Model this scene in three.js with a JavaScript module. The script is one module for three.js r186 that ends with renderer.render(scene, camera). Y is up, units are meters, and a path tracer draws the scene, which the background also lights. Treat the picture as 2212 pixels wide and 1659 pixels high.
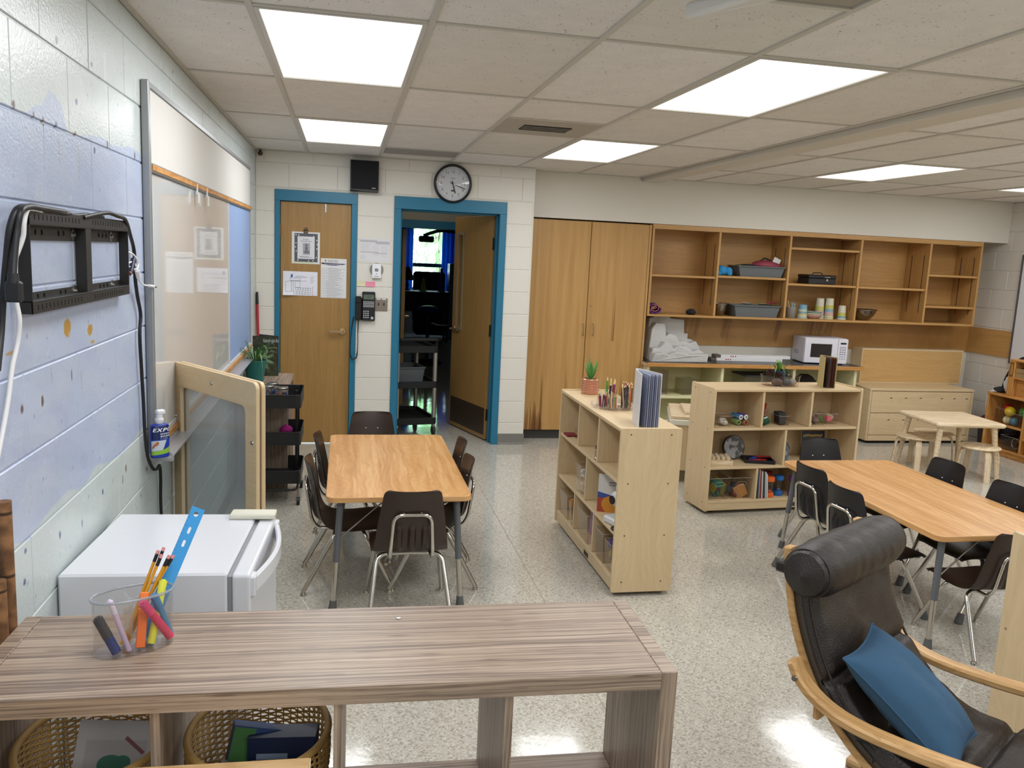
import * as THREE from 'three';
import { mergeGeometries } from 'three/addons/utils/BufferGeometryUtils.js';
import { RectAreaLightUniformsLib } from 'three/addons/lights/RectAreaLightUniformsLib.js';

// ------------------------------------------------------------------ camera, sky, lamps, exposure
const scene = new THREE.Scene();
const W = 2212, H = 1659, FOCAL = 1788.13;
const camera = new THREE.PerspectiveCamera(2 * Math.atan(H / 2 / FOCAL) * 180 / Math.PI, W / H, 0.05, 120);
camera.rotation.order = 'YXZ';
camera.position.set(0.75, 1.755, 0);
camera.rotation.set(-8.8295 * Math.PI / 180, -11.6777 * Math.PI / 180, 2.65146 * Math.PI / 180);
camera.updateMatrixWorld(true);
scene.background = new THREE.Color(0.62, 0.80, 1.0);      // open sky, seen only through the window of the far room
scene.backgroundIntensity = 9.0;
const renderer = new THREE.WebGLRenderer();
renderer.toneMapping = THREE.LinearToneMapping;
renderer.toneMappingExposure = 1.17;
renderer.shadowMap.enabled = true;
RectAreaLightUniformsLib.init();
const PANEL = 7.6;                                         // luminance of a ceiling panel
const PANEL_COLOR = new THREE.Color(0.965, 0.99, 1.02);
const CEIL = 2.537;
const panelSpots = [];                                     // [x0, x1, z0, z1] of every lit panel
for (const x of [0.425, 2.254, 4.65, 6.478]) for (const z of [1.852, -0.587, -3.025, -5.463]) panelSpots.push([x, x + 0.6096, z, z - 1.2192]);
for (const [x0, x1, z0, z1] of panelSpots) {
  const l = new THREE.RectAreaLight(PANEL_COLOR, PANEL, 0.545, 1.16);
  l.position.set((x0 + x1) / 2, CEIL - 0.004, (z0 + z1) / 2);
  l.rotation.x = -Math.PI / 2;
  l.name = 'ceiling_panel_light';
  scene.add(l);
}

// ------------------------------------------------------------------ helpers
function mulberry(a) { return () => { a |= 0; a = a + 0x6D2B79F5 | 0; let t = Math.imul(a ^ a >>> 15, 1 | a); t = t + Math.imul(t ^ t >>> 7, 61 | t) ^ t; return ((t ^ t >>> 14) >>> 0) / 4294967296; }; }
const rnd = mulberry(20240611);
const R = (a, b) => a + (b - a) * rnd();
const V3 = (x, y, z) => new THREE.Vector3(x, y, z);
const DEG = Math.PI / 180;
// a pixel of the photograph and the surface it lies on (x =, y = or z = a value) give a point
function PX(px, py, axis, val) {
  const d = V3((px - W / 2) / FOCAL, -(py - H / 2) / FOCAL, -1).applyEuler(camera.rotation);
  const t = (val - camera.position[axis]) / d[axis];
  return camera.position.clone().addScaledVector(d, t);
}
const taken = {};
function numbered(n) { if (!(n in taken)) { taken[n] = 0; return n; } taken[n]++; return n + '_' + String(taken[n]).padStart(3, '0'); }
function thing(name, label, category, pos = [0, 0, 0], turn = 0, group) {
  const o = new THREE.Group(); o.name = numbered(name); scene.add(o);
  o.position.set(...pos); o.rotation.y = turn; o.userData = { label, category };
  if (group) o.userData.group = group;
  return o;
}
function part(parent, name, geo, mat, label) {
  const g = Array.isArray(geo) ? merge(geo) : geo;
  const m = new THREE.Mesh(g, mat); m.name = name; m.castShadow = m.receiveShadow = true;
  if (label) m.userData.label = label;
  parent.add(m); return m;
}
function single(name, geo, mat, label, category, group, pos = [0, 0, 0], turn = 0) {
  const m = part(scene, numbered(name), geo, mat); m.position.set(...pos); m.rotation.y = turn;
  m.userData = { label, category }; if (group) m.userData.group = group; return m;
}
function struct(name, geo, mat, label) {
  const m = geo ? part(scene, name, geo, mat) : new THREE.Group();
  if (!geo) { m.name = name; scene.add(m); }
  m.userData = { kind: 'structure' }; if (label) m.userData.label = label; return m;
}
function copyOf(o, label, group) { const c = o.clone(); c.name = numbered(o.name.replace(/_\d{3}$/, '')); c.userData = { ...o.userData }; if (label) c.userData.label = label; if (group) c.userData.group = group; scene.add(c); return c; }
function flat(g) { return g.index ? g.toNonIndexed() : g; }
function merge(list) {
  const l = list.map(flat);
  for (const g of l) { for (const k of Object.keys(g.attributes)) if (!['position', 'normal', 'uv'].includes(k)) g.deleteAttribute(k); if (!g.attributes.uv) g.setAttribute('uv', new THREE.BufferAttribute(new Float32Array(g.attributes.position.count * 2), 2)); }
  return l.length === 1 ? l[0] : mergeGeometries(l);
}
// uv in metres by the way each face points; grain runs along the given axis
function boxUV(g, grain = 'x', du = 0, dv = 0) {
  g = flat(g); const p = g.attributes.position, n = p.count, uv = new Float32Array(n * 2);
  const a = V3(), b = V3(), c = V3(), ax = ['x', 'y', 'z'];
  for (let i = 0; i < n; i += 3) {
    a.fromBufferAttribute(p, i); b.fromBufferAttribute(p, i + 1); c.fromBufferAttribute(p, i + 2);
    const nn = b.clone().sub(a).cross(c.clone().sub(a)); const m = [Math.abs(nn.x), Math.abs(nn.y), Math.abs(nn.z)];
    const k = ax[m.indexOf(Math.max(...m))]; const rest = ax.filter(q => q !== k);
    let u = rest.includes(grain) ? grain : rest[0]; const v = rest.find(q => q !== u);
    [a, b, c].forEach((q, j) => { uv[(i + j) * 2] = q[u] + du; uv[(i + j) * 2 + 1] = q[v] + dv; });
  }
  g.setAttribute('uv', new THREE.BufferAttribute(uv, 2)); return g;
}
// a box from corner to corner with chamfered edges
function B(x0, y0, z0, x1, y1, z1, o = {}) {
  if (x0 > x1) [x0, x1] = [x1, x0]; if (y0 > y1) [y0, y1] = [y1, y0]; if (z0 > z1) [z0, z1] = [z1, z0];
  const X = (x1 - x0) / 2, Y = (y1 - y0) / 2, Z = (z1 - z0) / 2, c = Math.min(o.c ?? 0.002, X * .45, Y * .45, Z * .45);
  const P = {};
  for (const sx of [-1, 1]) for (const sy of [-1, 1]) for (const sz of [-1, 1]) P[[sx, sy, sz]] = [V3(sx * X, sy * (Y - c), sz * (Z - c)), V3(sx * (X - c), sy * Y, sz * (Z - c)), V3(sx * (X - c), sy * (Y - c), sz * Z)];
  const pos = [];
  const tri = (a, b, d) => { const n = b.clone().sub(a).cross(d.clone().sub(a)); if (n.dot(a.clone().add(b).add(d)) < 0) [b, d] = [d, b]; for (const q of [a, b, d]) pos.push(q.x, q.y, q.z); };
  const quad = (a, b, d, e) => { tri(a, b, d); tri(a, d, e); };
  for (const s of [-1, 1]) {
    quad(P[[s, -1, -1]][0], P[[s, 1, -1]][0], P[[s, 1, 1]][0], P[[s, -1, 1]][0]);
    quad(P[[-1, s, -1]][1], P[[1, s, -1]][1], P[[1, s, 1]][1], P[[-1, s, 1]][1]);
    quad(P[[-1, -1, s]][2], P[[1, -1, s]][2], P[[1, 1, s]][2], P[[-1, 1, s]][2]);
    for (const t of [-1, 1]) {
      quad(P[[s, t, -1]][0], P[[s, t, 1]][0], P[[s, t, 1]][1], P[[s, t, -1]][1]);
      quad(P[[s, -1, t]][0], P[[s, 1, t]][0], P[[s, 1, t]][2], P[[s, -1, t]][2]);
      quad(P[[-1, s, t]][1], P[[1, s, t]][1], P[[1, s, t]][2], P[[-1, s, t]][2]);
      for (const w of [-1, 1]) tri(P[[s, t, w]][0], P[[s, t, w]][1], P[[s, t, w]][2]);
    }
  }
  const g = new THREE.BufferGeometry(); g.setAttribute('position', new THREE.Float32BufferAttribute(pos, 3)); g.computeVertexNormals();
  g.translate((x0 + x1) / 2, (y0 + y1) / 2, (z0 + z1) / 2);
  return boxUV(g, o.g || 'x', o.du ?? R(0, 3), o.dv ?? R(0, 3));
}
const BC = (cx, cy, cz, w, h, d, o) => B(cx - w / 2, cy - h / 2, cz - d / 2, cx + w / 2, cy + h / 2, cz + d / 2, o);
function place(g, { x = 0, y = 0, z = 0, rx = 0, ry = 0, rz = 0, s = 1 } = {}) { g.applyMatrix4(new THREE.Matrix4().compose(V3(x, y, z), new THREE.Quaternion().setFromEuler(new THREE.Euler(rx, ry, rz, 'YXZ')), typeof s === 'number' ? V3(s, s, s) : V3(...s))); return g; }
function cyl(r0, r1, h, seg = 20, open = false) { return new THREE.CylinderGeometry(r1, r0, h, seg, 1, open).translate(0, h / 2, 0); }  // stands on y = 0
function rod(a, b, r, seg = 10, r2 = r) {
  const d = b.clone().sub(a), g = new THREE.CylinderGeometry(r2, r, d.length(), seg); g.translate(0, d.length() / 2, 0);
  g.applyQuaternion(new THREE.Quaternion().setFromUnitVectors(V3(0, 1, 0), d.clone().normalize())); return g.translate(a.x, a.y, a.z);
}
const lathe = (pts, seg = 28) => new THREE.LatheGeometry(pts.map(p => new THREE.Vector2(Math.max(p[0], 1e-5), p[1])), seg);
const ball = (r, x = 0, y = 0, z = 0, a = 18, b = 12) => new THREE.SphereGeometry(r, a, b).translate(x, y, z);
function fillet(pts, rad, n = 6) {
  const out = [pts[0].clone()];
  for (let i = 1; i < pts.length - 1; i++) {
    const p = pts[i], a = pts[i - 1].clone().sub(p), b = pts[i + 1].clone().sub(p), r = Math.min(rad, a.length() * .49, b.length() * .49);
    const s = p.clone().addScaledVector(a.normalize(), r), e = p.clone().addScaledVector(b.normalize(), r);
    for (let k = 0; k <= n; k++) { const t = k / n; out.push(s.clone().multiplyScalar((1 - t) * (1 - t)).addScaledVector(p, 2 * t * (1 - t)).addScaledVector(e, t * t)); }
  }
  out.push(pts[pts.length - 1].clone()); return out;
}
function smooth(pts, n = 40, closed = false) { return new THREE.CatmullRomCurve3(pts, closed, 'centripetal').getPoints(n); }
function sweep(pts, r, radial = 8, closed = false) {          // a round tube along points, with caps
  const n = pts.length, T = [], pos = [], nor = [], idx = [];
  for (let i = 0; i < n; i++) { const a = pts[closed ? (i - 1 + n) % n : Math.max(0, i - 1)], b = pts[closed ? (i + 1) % n : Math.min(n - 1, i + 1)]; T.push(b.clone().sub(a).normalize()); }
  let N = Math.abs(T[0].y) < .9 ? V3(0, 1, 0) : V3(1, 0, 0); N = N.sub(T[0].clone().multiplyScalar(N.dot(T[0]))).normalize();
  for (let i = 0; i < n; i++) {
    if (i) { const q = new THREE.Quaternion().setFromUnitVectors(T[i - 1], T[i]); N.applyQuaternion(q); N.sub(T[i].clone().multiplyScalar(N.dot(T[i]))).normalize(); }
    const Bn = T[i].clone().cross(N), rr = typeof r === 'function' ? r(i / (n - 1)) : r;
    for (let k = 0; k < radial; k++) { const a = k / radial * 2 * Math.PI, d = N.clone().multiplyScalar(Math.cos(a)).addScaledVector(Bn, Math.sin(a)); pos.push(pts[i].x + d.x * rr, pts[i].y + d.y * rr, pts[i].z + d.z * rr); nor.push(d.x, d.y, d.z); }
  }
  const m = closed ? n : n - 1;
  for (let i = 0; i < m; i++) for (let k = 0; k < radial; k++) { const a = i * radial + k, b = i * radial + (k + 1) % radial, c = ((i + 1) % n) * radial + k, d = ((i + 1) % n) * radial + (k + 1) % radial; idx.push(a, b, c, b, d, c); }
  if (!closed) for (const [i, s] of [[0, -1], [n - 1, 1]]) {
    const base = pos.length / 3, rr = typeof r === 'function' ? r(i / (n - 1)) : r; pos.push(pts[i].x, pts[i].y, pts[i].z); nor.push(T[i].x * s, T[i].y * s, T[i].z * s);
    for (let k = 0; k < radial; k++) { pos.push(pos[(i * radial + k) * 3], pos[(i * radial + k) * 3 + 1], pos[(i * radial + k) * 3 + 2]); nor.push(T[i].x * s, T[i].y * s, T[i].z * s); }
    for (let k = 0; k < radial; k++) { const a = base + 1 + k, b = base + 1 + (k + 1) % radial; s > 0 ? idx.push(base, a, b) : idx.push(base, b, a); }
  }
  const g = new THREE.BufferGeometry(); g.setAttribute('position', new THREE.Float32BufferAttribute(pos, 3)); g.setAttribute('normal', new THREE.Float32BufferAttribute(nor, 3)); g.setIndex(idx);
  return boxUV(g, 'y');
}
function rrect(x0, y0, x1, y1, r) {
  const s = new THREE.Shape(); s.moveTo(x0 + r, y0); s.lineTo(x1 - r, y0); s.absarc(x1 - r, y0 + r, r, -Math.PI / 2, 0); s.lineTo(x1, y1 - r); s.absarc(x1 - r, y1 - r, r, 0, Math.PI / 2);
  s.lineTo(x0 + r, y1); s.absarc(x0 + r, y1 - r, r, Math.PI / 2, Math.PI); s.lineTo(x0, y0 + r); s.absarc(x0 + r, y0 + r, r, Math.PI, 1.5 * Math.PI); return s;
}
const hole = (s, h) => { s.holes.push(new THREE.Path(h.getPoints(6))); return s; };
const circ = (x, y, r) => { const s = new THREE.Shape(); s.absarc(x, y, r, 0, 2 * Math.PI); return s; };
function ext(shape, depth, { bevel = 0, grain = 'x', seg = 8, bs = 1 } = {}) {
  const g = new THREE.ExtrudeGeometry(shape, { depth: depth - 2 * bevel, bevelEnabled: bevel > 0, bevelSize: bevel, bevelThickness: bevel, bevelOffset: -bevel, bevelSegments: bs, curveSegments: seg });
  g.translate(0, 0, bevel); return boxUV(g, grain, R(0, 3), R(0, 3));
}
// bent wood: a strip of thickness t along a path in the z-y plane, as wide as w along x (centred)
function bent(path, t, w, bevel = 0.004) {
  const l = [], r = [], n = path.length;
  for (let i = 0; i < n; i++) {
    const a = path[Math.max(0, i - 1)], b = path[Math.min(n - 1, i + 1)], dx = b[0] - a[0], dy = b[1] - a[1], L = Math.hypot(dx, dy) || 1;
    l.push(new THREE.Vector2(path[i][0] - dy / L * t / 2, path[i][1] + dx / L * t / 2)); r.push(new THREE.Vector2(path[i][0] + dy / L * t / 2, path[i][1] - dx / L * t / 2));
  }
  const g = ext(new THREE.Shape([...l, ...r.reverse()]), w, { bevel, grain: 'x' });
  g.translate(0, 0, -w / 2); g.rotateY(-Math.PI / 2); return g;   // shape x -> z
}
const curve2 = (pts, n = 40) => new THREE.SplineCurve(pts.map(p => new THREE.Vector2(...p))).getPoints(n).map(p => [p.x, p.y]);
function sheetXY(w, h, nx = 1, ny = 1, f) {                     // a thin sheet facing +z, uv 0..1, its bottom edge on y = 0
  const g = new THREE.PlaneGeometry(w, h, nx, ny).translate(0, h / 2, 0); if (f) { const p = g.attributes.position; for (let i = 0; i < p.count; i++) p.setZ(i, f(p.getX(i), p.getY(i))); g.computeVertexNormals(); } return g;
}
function paper(w, h, t = 0.0015, curl) {                        // paper with thickness: front face carries uv 0..1
  const f = sheetXY(w, h, 6, 6, curl), b = sheetXY(w, h, 6, 6, curl ? (x, y) => curl(-x, y) : undefined); b.rotateY(Math.PI); b.translate(0, 0, -t);
  const uv = b.attributes.uv; for (let i = 0; i < uv.count; i++) uv.setXY(i, .01, .01);
  return [f, b];
}

// ------------------------------------------------------------------ textures
function noiser(seed) {
  const r = mulberry(seed), P = new Uint8Array(512), G = new Float32Array(256);
  for (let i = 0; i < 256; i++) { P[i] = i; G[i] = r(); } for (let i = 255; i > 0; i--) { const j = r() * (i + 1) | 0;[P[i], P[j]] = [P[j], P[i]]; } for (let i = 0; i < 256; i++) P[i + 256] = P[i];
  const n = (x, y, px = 256, py = 256) => {
    const xf = Math.floor(x), yf = Math.floor(y); let fx = x - xf, fy = y - yf; const w = (a, p) => ((a % p) + p) % p & 255;
    const x0 = w(xf, px), x1 = w(xf + 1, px), y0 = w(yf, py), y1 = w(yf + 1, py); fx = fx * fx * (3 - 2 * fx); fy = fy * fy * (3 - 2 * fy);
    const a = G[P[P[x0] + y0]], b = G[P[P[x1] + y0]], c = G[P[P[x0] + y1]], d = G[P[P[x1] + y1]]; return a + (b - a) * fx + (c - a) * fy + (a - b - c + d) * fx * fy;
  };
  n.fbm = (x, y, o, px, py) => { let s = 0, a = .5, t = 0; for (let i = 0; i < o; i++) { s += a * n(x, y, px, py); t += a; x *= 2; y *= 2; px *= 2; py *= 2; a *= .5; } return s / t; };
  return n;
}
function dataTex(w, h, f, sizeU, sizeV, srgb = true) {          // f(u, v) in 0..1 -> [r, g, b] in 0..255; size in metres
  const d = new Uint8Array(w * h * 4);
  for (let j = 0; j < h; j++) for (let i = 0; i < w; i++) { const c = f(i / w, j / h); const k = (j * w + i) * 4; d[k] = c[0]; d[k + 1] = c[1]; d[k + 2] = c[2]; d[k + 3] = 255; }
  const t = new THREE.DataTexture(d, w, h); t.wrapS = t.wrapT = THREE.RepeatWrapping; t.magFilter = THREE.LinearFilter; t.minFilter = THREE.LinearMipmapLinearFilter; t.generateMipmaps = true;
  if (srgb) t.colorSpace = THREE.SRGBColorSpace; t.repeat.set(1 / sizeU, 1 / sizeV); t.needsUpdate = true; return t;
}
const clamp = x => x < 0 ? 0 : x > 255 ? 255 : x;
const hex = h => [parseInt(h.slice(1, 3), 16), parseInt(h.slice(3, 5), 16), parseInt(h.slice(5, 7), 16)];
const mixc = (a, b, t) => [a[0] + (b[0] - a[0]) * t, a[1] + (b[1] - a[1]) * t, a[2] + (b[2] - a[2]) * t];
// wood: long streaks along u, wavy cathedral figure, fine pores
function woodTex(seed, cols, { su = 1.6, sv = 0.5, streak = 1, fig = .5, pore = .3, w = 1024, h = 512, bands = 0, fu = 4, fv = 40, warp: wp = 6, pale = 0 } = {}) {
  const n = noiser(seed), [lo, mid, hi] = cols.map(hex);
  return dataTex(w, h, (u, v) => {
    const warp = n.fbm(u * 3, v * 4, 3, 3, 4) - .5;
    let s = n.fbm(u * fu, v * fv + warp * wp, 4, fu, fv);                       // long streaks
    const rings = .5 + .5 * Math.sin((v * 14 + warp * 9 + n(u * 2, v * 3, 2, 3) * 2) * 6.283); // cathedral figure
    let t = .5 + (s - .5) * 2.0 * streak + (rings - .5) * fig;
    if (bands) { const b = Math.floor(v * bands), e = n(b * 7.3 + .5, 3.5); t += (e - .5) * .9; }
    const p = n(u * 24, v * 256, 24, 256); t -= p > .72 ? (p - .72) * pore * 3 : 0;
    if (pale) { const q = n(u * 5, v * 44 + warp * 5, 5, 44); if (q > .84) t += (q - .84) * 5 * pale; }
    t = Math.max(0, Math.min(1, t)); const c = t < .5 ? mixc(lo, mid, t * 2) : mixc(mid, hi, t * 2 - 1); return c;
  }, su, sv);
}
function speckTex(seed, base, specks, { size = .6, w = 512, soft = .12, cell = 128 } = {}) {
  const n = noiser(seed), b = hex(base), S = specks.map(([c, th, f]) => [hex(c), th, f]);
  return dataTex(w, w, (u, v) => {
    let c = mixc(b, [b[0] * .9, b[1] * .9, b[2] * .9], (n.fbm(u * 6, v * 6, 4, 6, 6) - .3) * soft * 8);
    for (const [k, th, f] of S) { const q = n.fbm(u * f, v * f, 2, f, f); if (q > th) c = mixc(c, k, Math.min(1, (q - th) * 9)); }
    return c.map(clamp);
  }, size, size);
}
function canvasTex(w, h, draw) {
  const c = document.createElement('canvas'); c.width = w; c.height = h; const g = c.getContext('2d'); draw(g, w, h);
  const t = new THREE.CanvasTexture(c); t.colorSpace = THREE.SRGBColorSpace; t.anisotropy = 4; return t;
}
function bumpTex(seed, f = 64, oct = 4, size = .3, w = 256) { const n = noiser(seed); return dataTex(w, w, (u, v) => { const q = 255 * n.fbm(u * f, v * f, oct, f, f); return [q, q, q]; }, size, size, false); }

// ------------------------------------------------------------------ materials
const M = (color, roughness = .6, o = {}) => new THREE.MeshPhysicalMaterial({ color, roughness, ...o });
const plain = {};
const C = (color, roughness = .55, o = {}) => { const k = color + '|' + roughness + JSON.stringify(o); return plain[k] ||= M(color, roughness, o); };
const paintBump = bumpTex(5, 48, 4, .35);
const fineBump = bumpTex(6, 64, 3, .08);
const leatherBump = bumpTex(7, 40, 4, .12);
const woodMat = (tex, rough, o = {}) => new THREE.MeshPhysicalMaterial({ map: tex, roughness: rough, ...o });
const T = {};
T.walnut = woodTex(11, ['#6f5e53', '#94816f', '#ae9a88'], { su: 1.6, sv: .42, streak: .95, fig: .05, pore: .9, fu: 4, fv: 84, warp: 6, h: 1024 });
T.oak = woodTex(13, ['#bb8750', '#cb9860', '#d9ab74'], { su: 1.5, sv: .7, streak: .6, fig: .22, pore: .5, bands: 6, warp: 4, w: 1024, h: 1024, pale: 1 });
T.birch = woodTex(14, ['#c8af88', '#d1b992', '#d8c29d'], { su: 1.2, sv: .6, streak: .4, fig: .2, pore: .15, warp: 5 });
T.golden = woodTex(15, ['#ad8249', '#b98e55', '#c29860'], { su: 1.2, sv: .6, streak: .45, fig: .12, pore: .2, warp: 5 });
T.veneer = woodTex(16, ['#936f3b', '#9f7a44', '#a8844d'], { su: 1.2, sv: .5, streak: .45, fig: .1, pore: .3, warp: 4 });
T.pine = woodTex(17, ['#a87237', '#be8848', '#cc9a5c'], { su: 1.0, sv: .4, streak: .7, fig: .4, pore: .2 });
T.ash = woodTex(18, ['#c6ad88', '#d9c4a3', '#e5d4b8'], { su: 1.0, sv: .4, streak: .7, fig: .35, pore: .2 });
T.bentwood = woodTex(19, ['#ab8150', '#c09763', '#cda673'], { su: .8, sv: .3, streak: .7, fig: .3, pore: .3 });
T.floor = speckTex(21, '#b9b4a8', [['#a09a8d', .56, 60], ['#c9c5ba', .57, 76], ['#948e82', .68, 120]], { size: .5, w: 1024, soft: .03 });
T.tile = (() => { const n = noiser(22); return dataTex(512, 512, (u, v) => { let c = 226 + (n.fbm(u * 8, v * 8, 4, 8, 8) - .5) * 12; const q = n(u * 96, v * 96, 96, 96), m = n(u * 20, v * 20, 20, 20); if (q > .82 && m > .34) c -= (q - .82) * 560; const q2 = n(u * 180 + 9, v * 180, 180, 180); if (q2 > .9) c -= 26; return [clamp(c), clamp(c * .985), clamp(c * .965)]; }, .61, .61); })();
const mat = {
  walnut: woodMat(T.walnut, .42), oak: woodMat(T.oak, .33), birch: woodMat(T.birch, .45), golden: woodMat(T.golden, .42), veneer: woodMat(T.veneer, .4), pine: woodMat(T.pine, .5), ash: woodMat(T.ash, .5), bentwood: woodMat(T.bentwood, .45),
  floor: woodMat(T.floor, .1, { bumpMap: bumpTex(8, 14, 3, .6), bumpScale: .00022, ior: 1.52 }),
  tile: woodMat(T.tile, .95), grid: M('#c2beb4', .55), whiteWall: M('#dad6cc', .5, { bumpMap: paintBump, bumpScale: .0006 }), mortar: M('#d6d2c7', .7), drywall: M('#d8d3c8', .6, { bumpMap: paintBump, bumpScale: .0004 }),
  blue: M('#1f6f8e', .38), chrome: M('#c9c6c0', .16, { metalness: 1 }), steel: M('#a9a6a0', .32, { metalness: 1 }), nickel: M('#d3b993', .28, { metalness: 1 }), bronze: M('#4b3a2c', .45, { metalness: .7 }),
  black: M('#131316', .45), blackMetal: M('#17171a', .5), white: M('#e6e6ea', .35), clear: M('#ffffff', .04, { transmission: 1, thickness: 0, ior: 1.45 }), paper: M('#e4e3e0', .8),
  brownShell: M('#33251d', .36, { bumpMap: fineBump, bumpScale: .0002 }), blackShell: M('#14151a', .4, { bumpMap: fineBump, bumpScale: .0002 }), greyTube: M('#5f6266', .45), rubber: M('#5a5c5c', .7),
  leather: M('#221b18', .44, { bumpMap: leatherBump, bumpScale: .0012 }), cream: M('#d8d3a8', .55), leaf: M('#4f8a3c', .55, { transmission: .25, thickness: 0 }), soil: M('#2a2019', .95),
};
const clearTint = (c, r = .05) => M(c, r, { transmission: 1, thickness: 0, ior: 1.45 });
// ------------------------------------------------------------------ the room: floor, ceiling, walls
const ZB = -7.45, ZC = -7.66, ZA = -8.05, XR = 7.6, ZF = 3.6;    // block wall, cabinet fronts, alcove back, right wall, wall behind
const COURSE = 0.2032;
{
  const floor = struct('floor', null, null, 'speckled beige sheet vinyl floor');
  let x0 = -0.05;
  for (const x1 of [1.785, 3.614, 5.443, XR + .1]) { part(floor, 'vinyl_sheet', B(x0 + .0012, -.02, -8.2, x1 - .0012, 0, ZF, { c: .001, g: 'z', du: R(0, 1), dv: R(0, 1) }), mat.floor); part(floor, 'seam', B(x1 - .0016, -.02, -8.2, x1 + .0016, -.0006, ZF, { c: .0002 }), C('#8a8271', .5)); x0 = x1; }
  part(floor, 'subfloor', B(-.3, -.12, -18.3, XR + .3, -.0205, ZF + .2), C('#777166', .9));
}
{
  const ceil = struct('ceiling', null, null, 'suspended ceiling of speckled acoustic tiles in a metal grid');
  const cols = [0, .425, 1.0346, 1.6442, 2.2538, 2.8634, 3.473, 4.04, 4.65, 5.2596, 5.869, 6.478, 7.088, XR];
  const rows = [ZC, -6.682, -5.463, -4.244, -3.025, -1.806, -.587, .632, 1.852, 3.07, ZF];
  const isLamp = (x, z) => panelSpots.some(([a, b, c, d]) => x > a && x < b && z < c && z > d);
  const plainTile = M('#96928c', .8), plainPanel = M('#9e978b', .7);
  const tileMats = [mat.tile, M('#fbfaf8', .95, { map: T.tile }), M('#f5f4f0', .95, { map: T.tile })];
  for (let i = 0; i + 1 < cols.length; i++) for (let j = 0; j + 1 < rows.length; j++) {
    const x0 = cols[i], x1 = cols[i + 1], z0 = rows[j], z1 = rows[j + 1], cx = (x0 + x1) / 2, cz = (z0 + z1) / 2;
    const t = (a, b, c, d, m = tileMats[(i * 7 + j * 5) % 3], n = 'ceiling_tile') => part(ceil, n, B(a + .004, CEIL + .004, c + .004, b - .004, CEIL + .022, d - .004, { c: .0015, du: R(0, .6), dv: R(0, .6) }), m);
    if (isLamp(cx, cz)) continue;
    if (i === 3 && j === 2) { t(x0, x1, -4.854, z1); part(ceil, 'cross_bar', B(x0, CEIL - .002, -4.866, x1, CEIL + .012, -4.842, { c: .001 }), mat.grid); continue; }   // beside the air vent
    if (i === 3 && j === 4) { t(x0, x1, z0, -2.416); part(ceil, 'cross_bar', B(x0, CEIL - .002, -2.428, x1, CEIL + .012, -2.404, { c: .001 }), mat.grid); t(x0, x1, -2.404, z1, plainPanel, 'plain_panel'); continue; }
    if (i === 2 && j === 0) { part(ceil, 'cross_bar', B(x0, CEIL - .002, -7.13, x1, CEIL + .012, -7.106, { c: .001 }), mat.grid); t(x0, x1, z0, -7.118); t(x0, x1, -7.118, z1, plainTile, 'grey_panel'); continue; }
    t(x0, x1, z0, z1);
  }
  for (const x of cols.slice(1, -1)) part(ceil, 'main_runner', B(x - .012, CEIL - .003, ZC, x + .012, CEIL + .012, ZF, { c: .001 }), mat.grid);
  for (const z of rows.slice(1, -1)) for (let i = 0; i + 1 < cols.length; i++) part(ceil, 'cross_bar', B(cols[i] + .0121, CEIL - .002, z - .012, cols[i + 1] - .0121, CEIL + .012, z + .012, { c: .001 }), mat.grid);
  part(ceil, 'wall_angle', B(.0, CEIL - .004, ZB, .02, CEIL + .01, ZF, { c: .001 }), mat.grid);
  part(ceil, 'wall_angle', B(.02, CEIL - .004, ZB, 2.42, CEIL + .01, ZB + .02, { c: .001 }), mat.grid);
  part(ceil, 'wall_angle', B(2.42, CEIL - .004, ZC, XR, CEIL + .01, ZC + .02, { c: .001 }), mat.grid);
  part(ceil, 'deck_above', B(-.3, CEIL + .024, -8.3, XR + .3, CEIL + .2, ZF + .2), C('#8b8780', .9));
  const raceway = struct('trim_1', B(3.50, CEIL - .038, ZC, 3.665, CEIL + .003, ZF, { c: .004, g: 'z' }), M('#cbc5b8', .55), 'painted square duct along the ceiling');
  raceway.userData.kind = 'structure';
}
for (const [x0, x1, z0, z1] of panelSpots) {                       // lit panels
  const inView = z0 < -2 && !(x0 > 3 && z0 > -4);
  const t = thing('ceiling_light', 'flat white lit ceiling panel set in the tile grid', 'ceiling light', [(x0 + x1) / 2, CEIL, (z0 + z1) / 2], 0, 'lit panels in the ceiling grid');
  if (inView || true) {
    const s = hole(rrect(-.2926, -.597, .2926, .597, .002), rrect(-.274, -.582, .274, .582, .006));
    part(t, 'frame', place(ext(s, .014, { bevel: .001 }), { rx: Math.PI / 2, y: .009 }), M('#c9c6bf', .5));
    part(t, 'diffuser', B(-.274, .001, -.582, .274, .01, .582, { c: .001 }), new THREE.MeshStandardMaterial({ color: '#ffffff', roughness: .6, emissive: '#fffdf8', emissiveIntensity: 1.3 }));
  }
}
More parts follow.
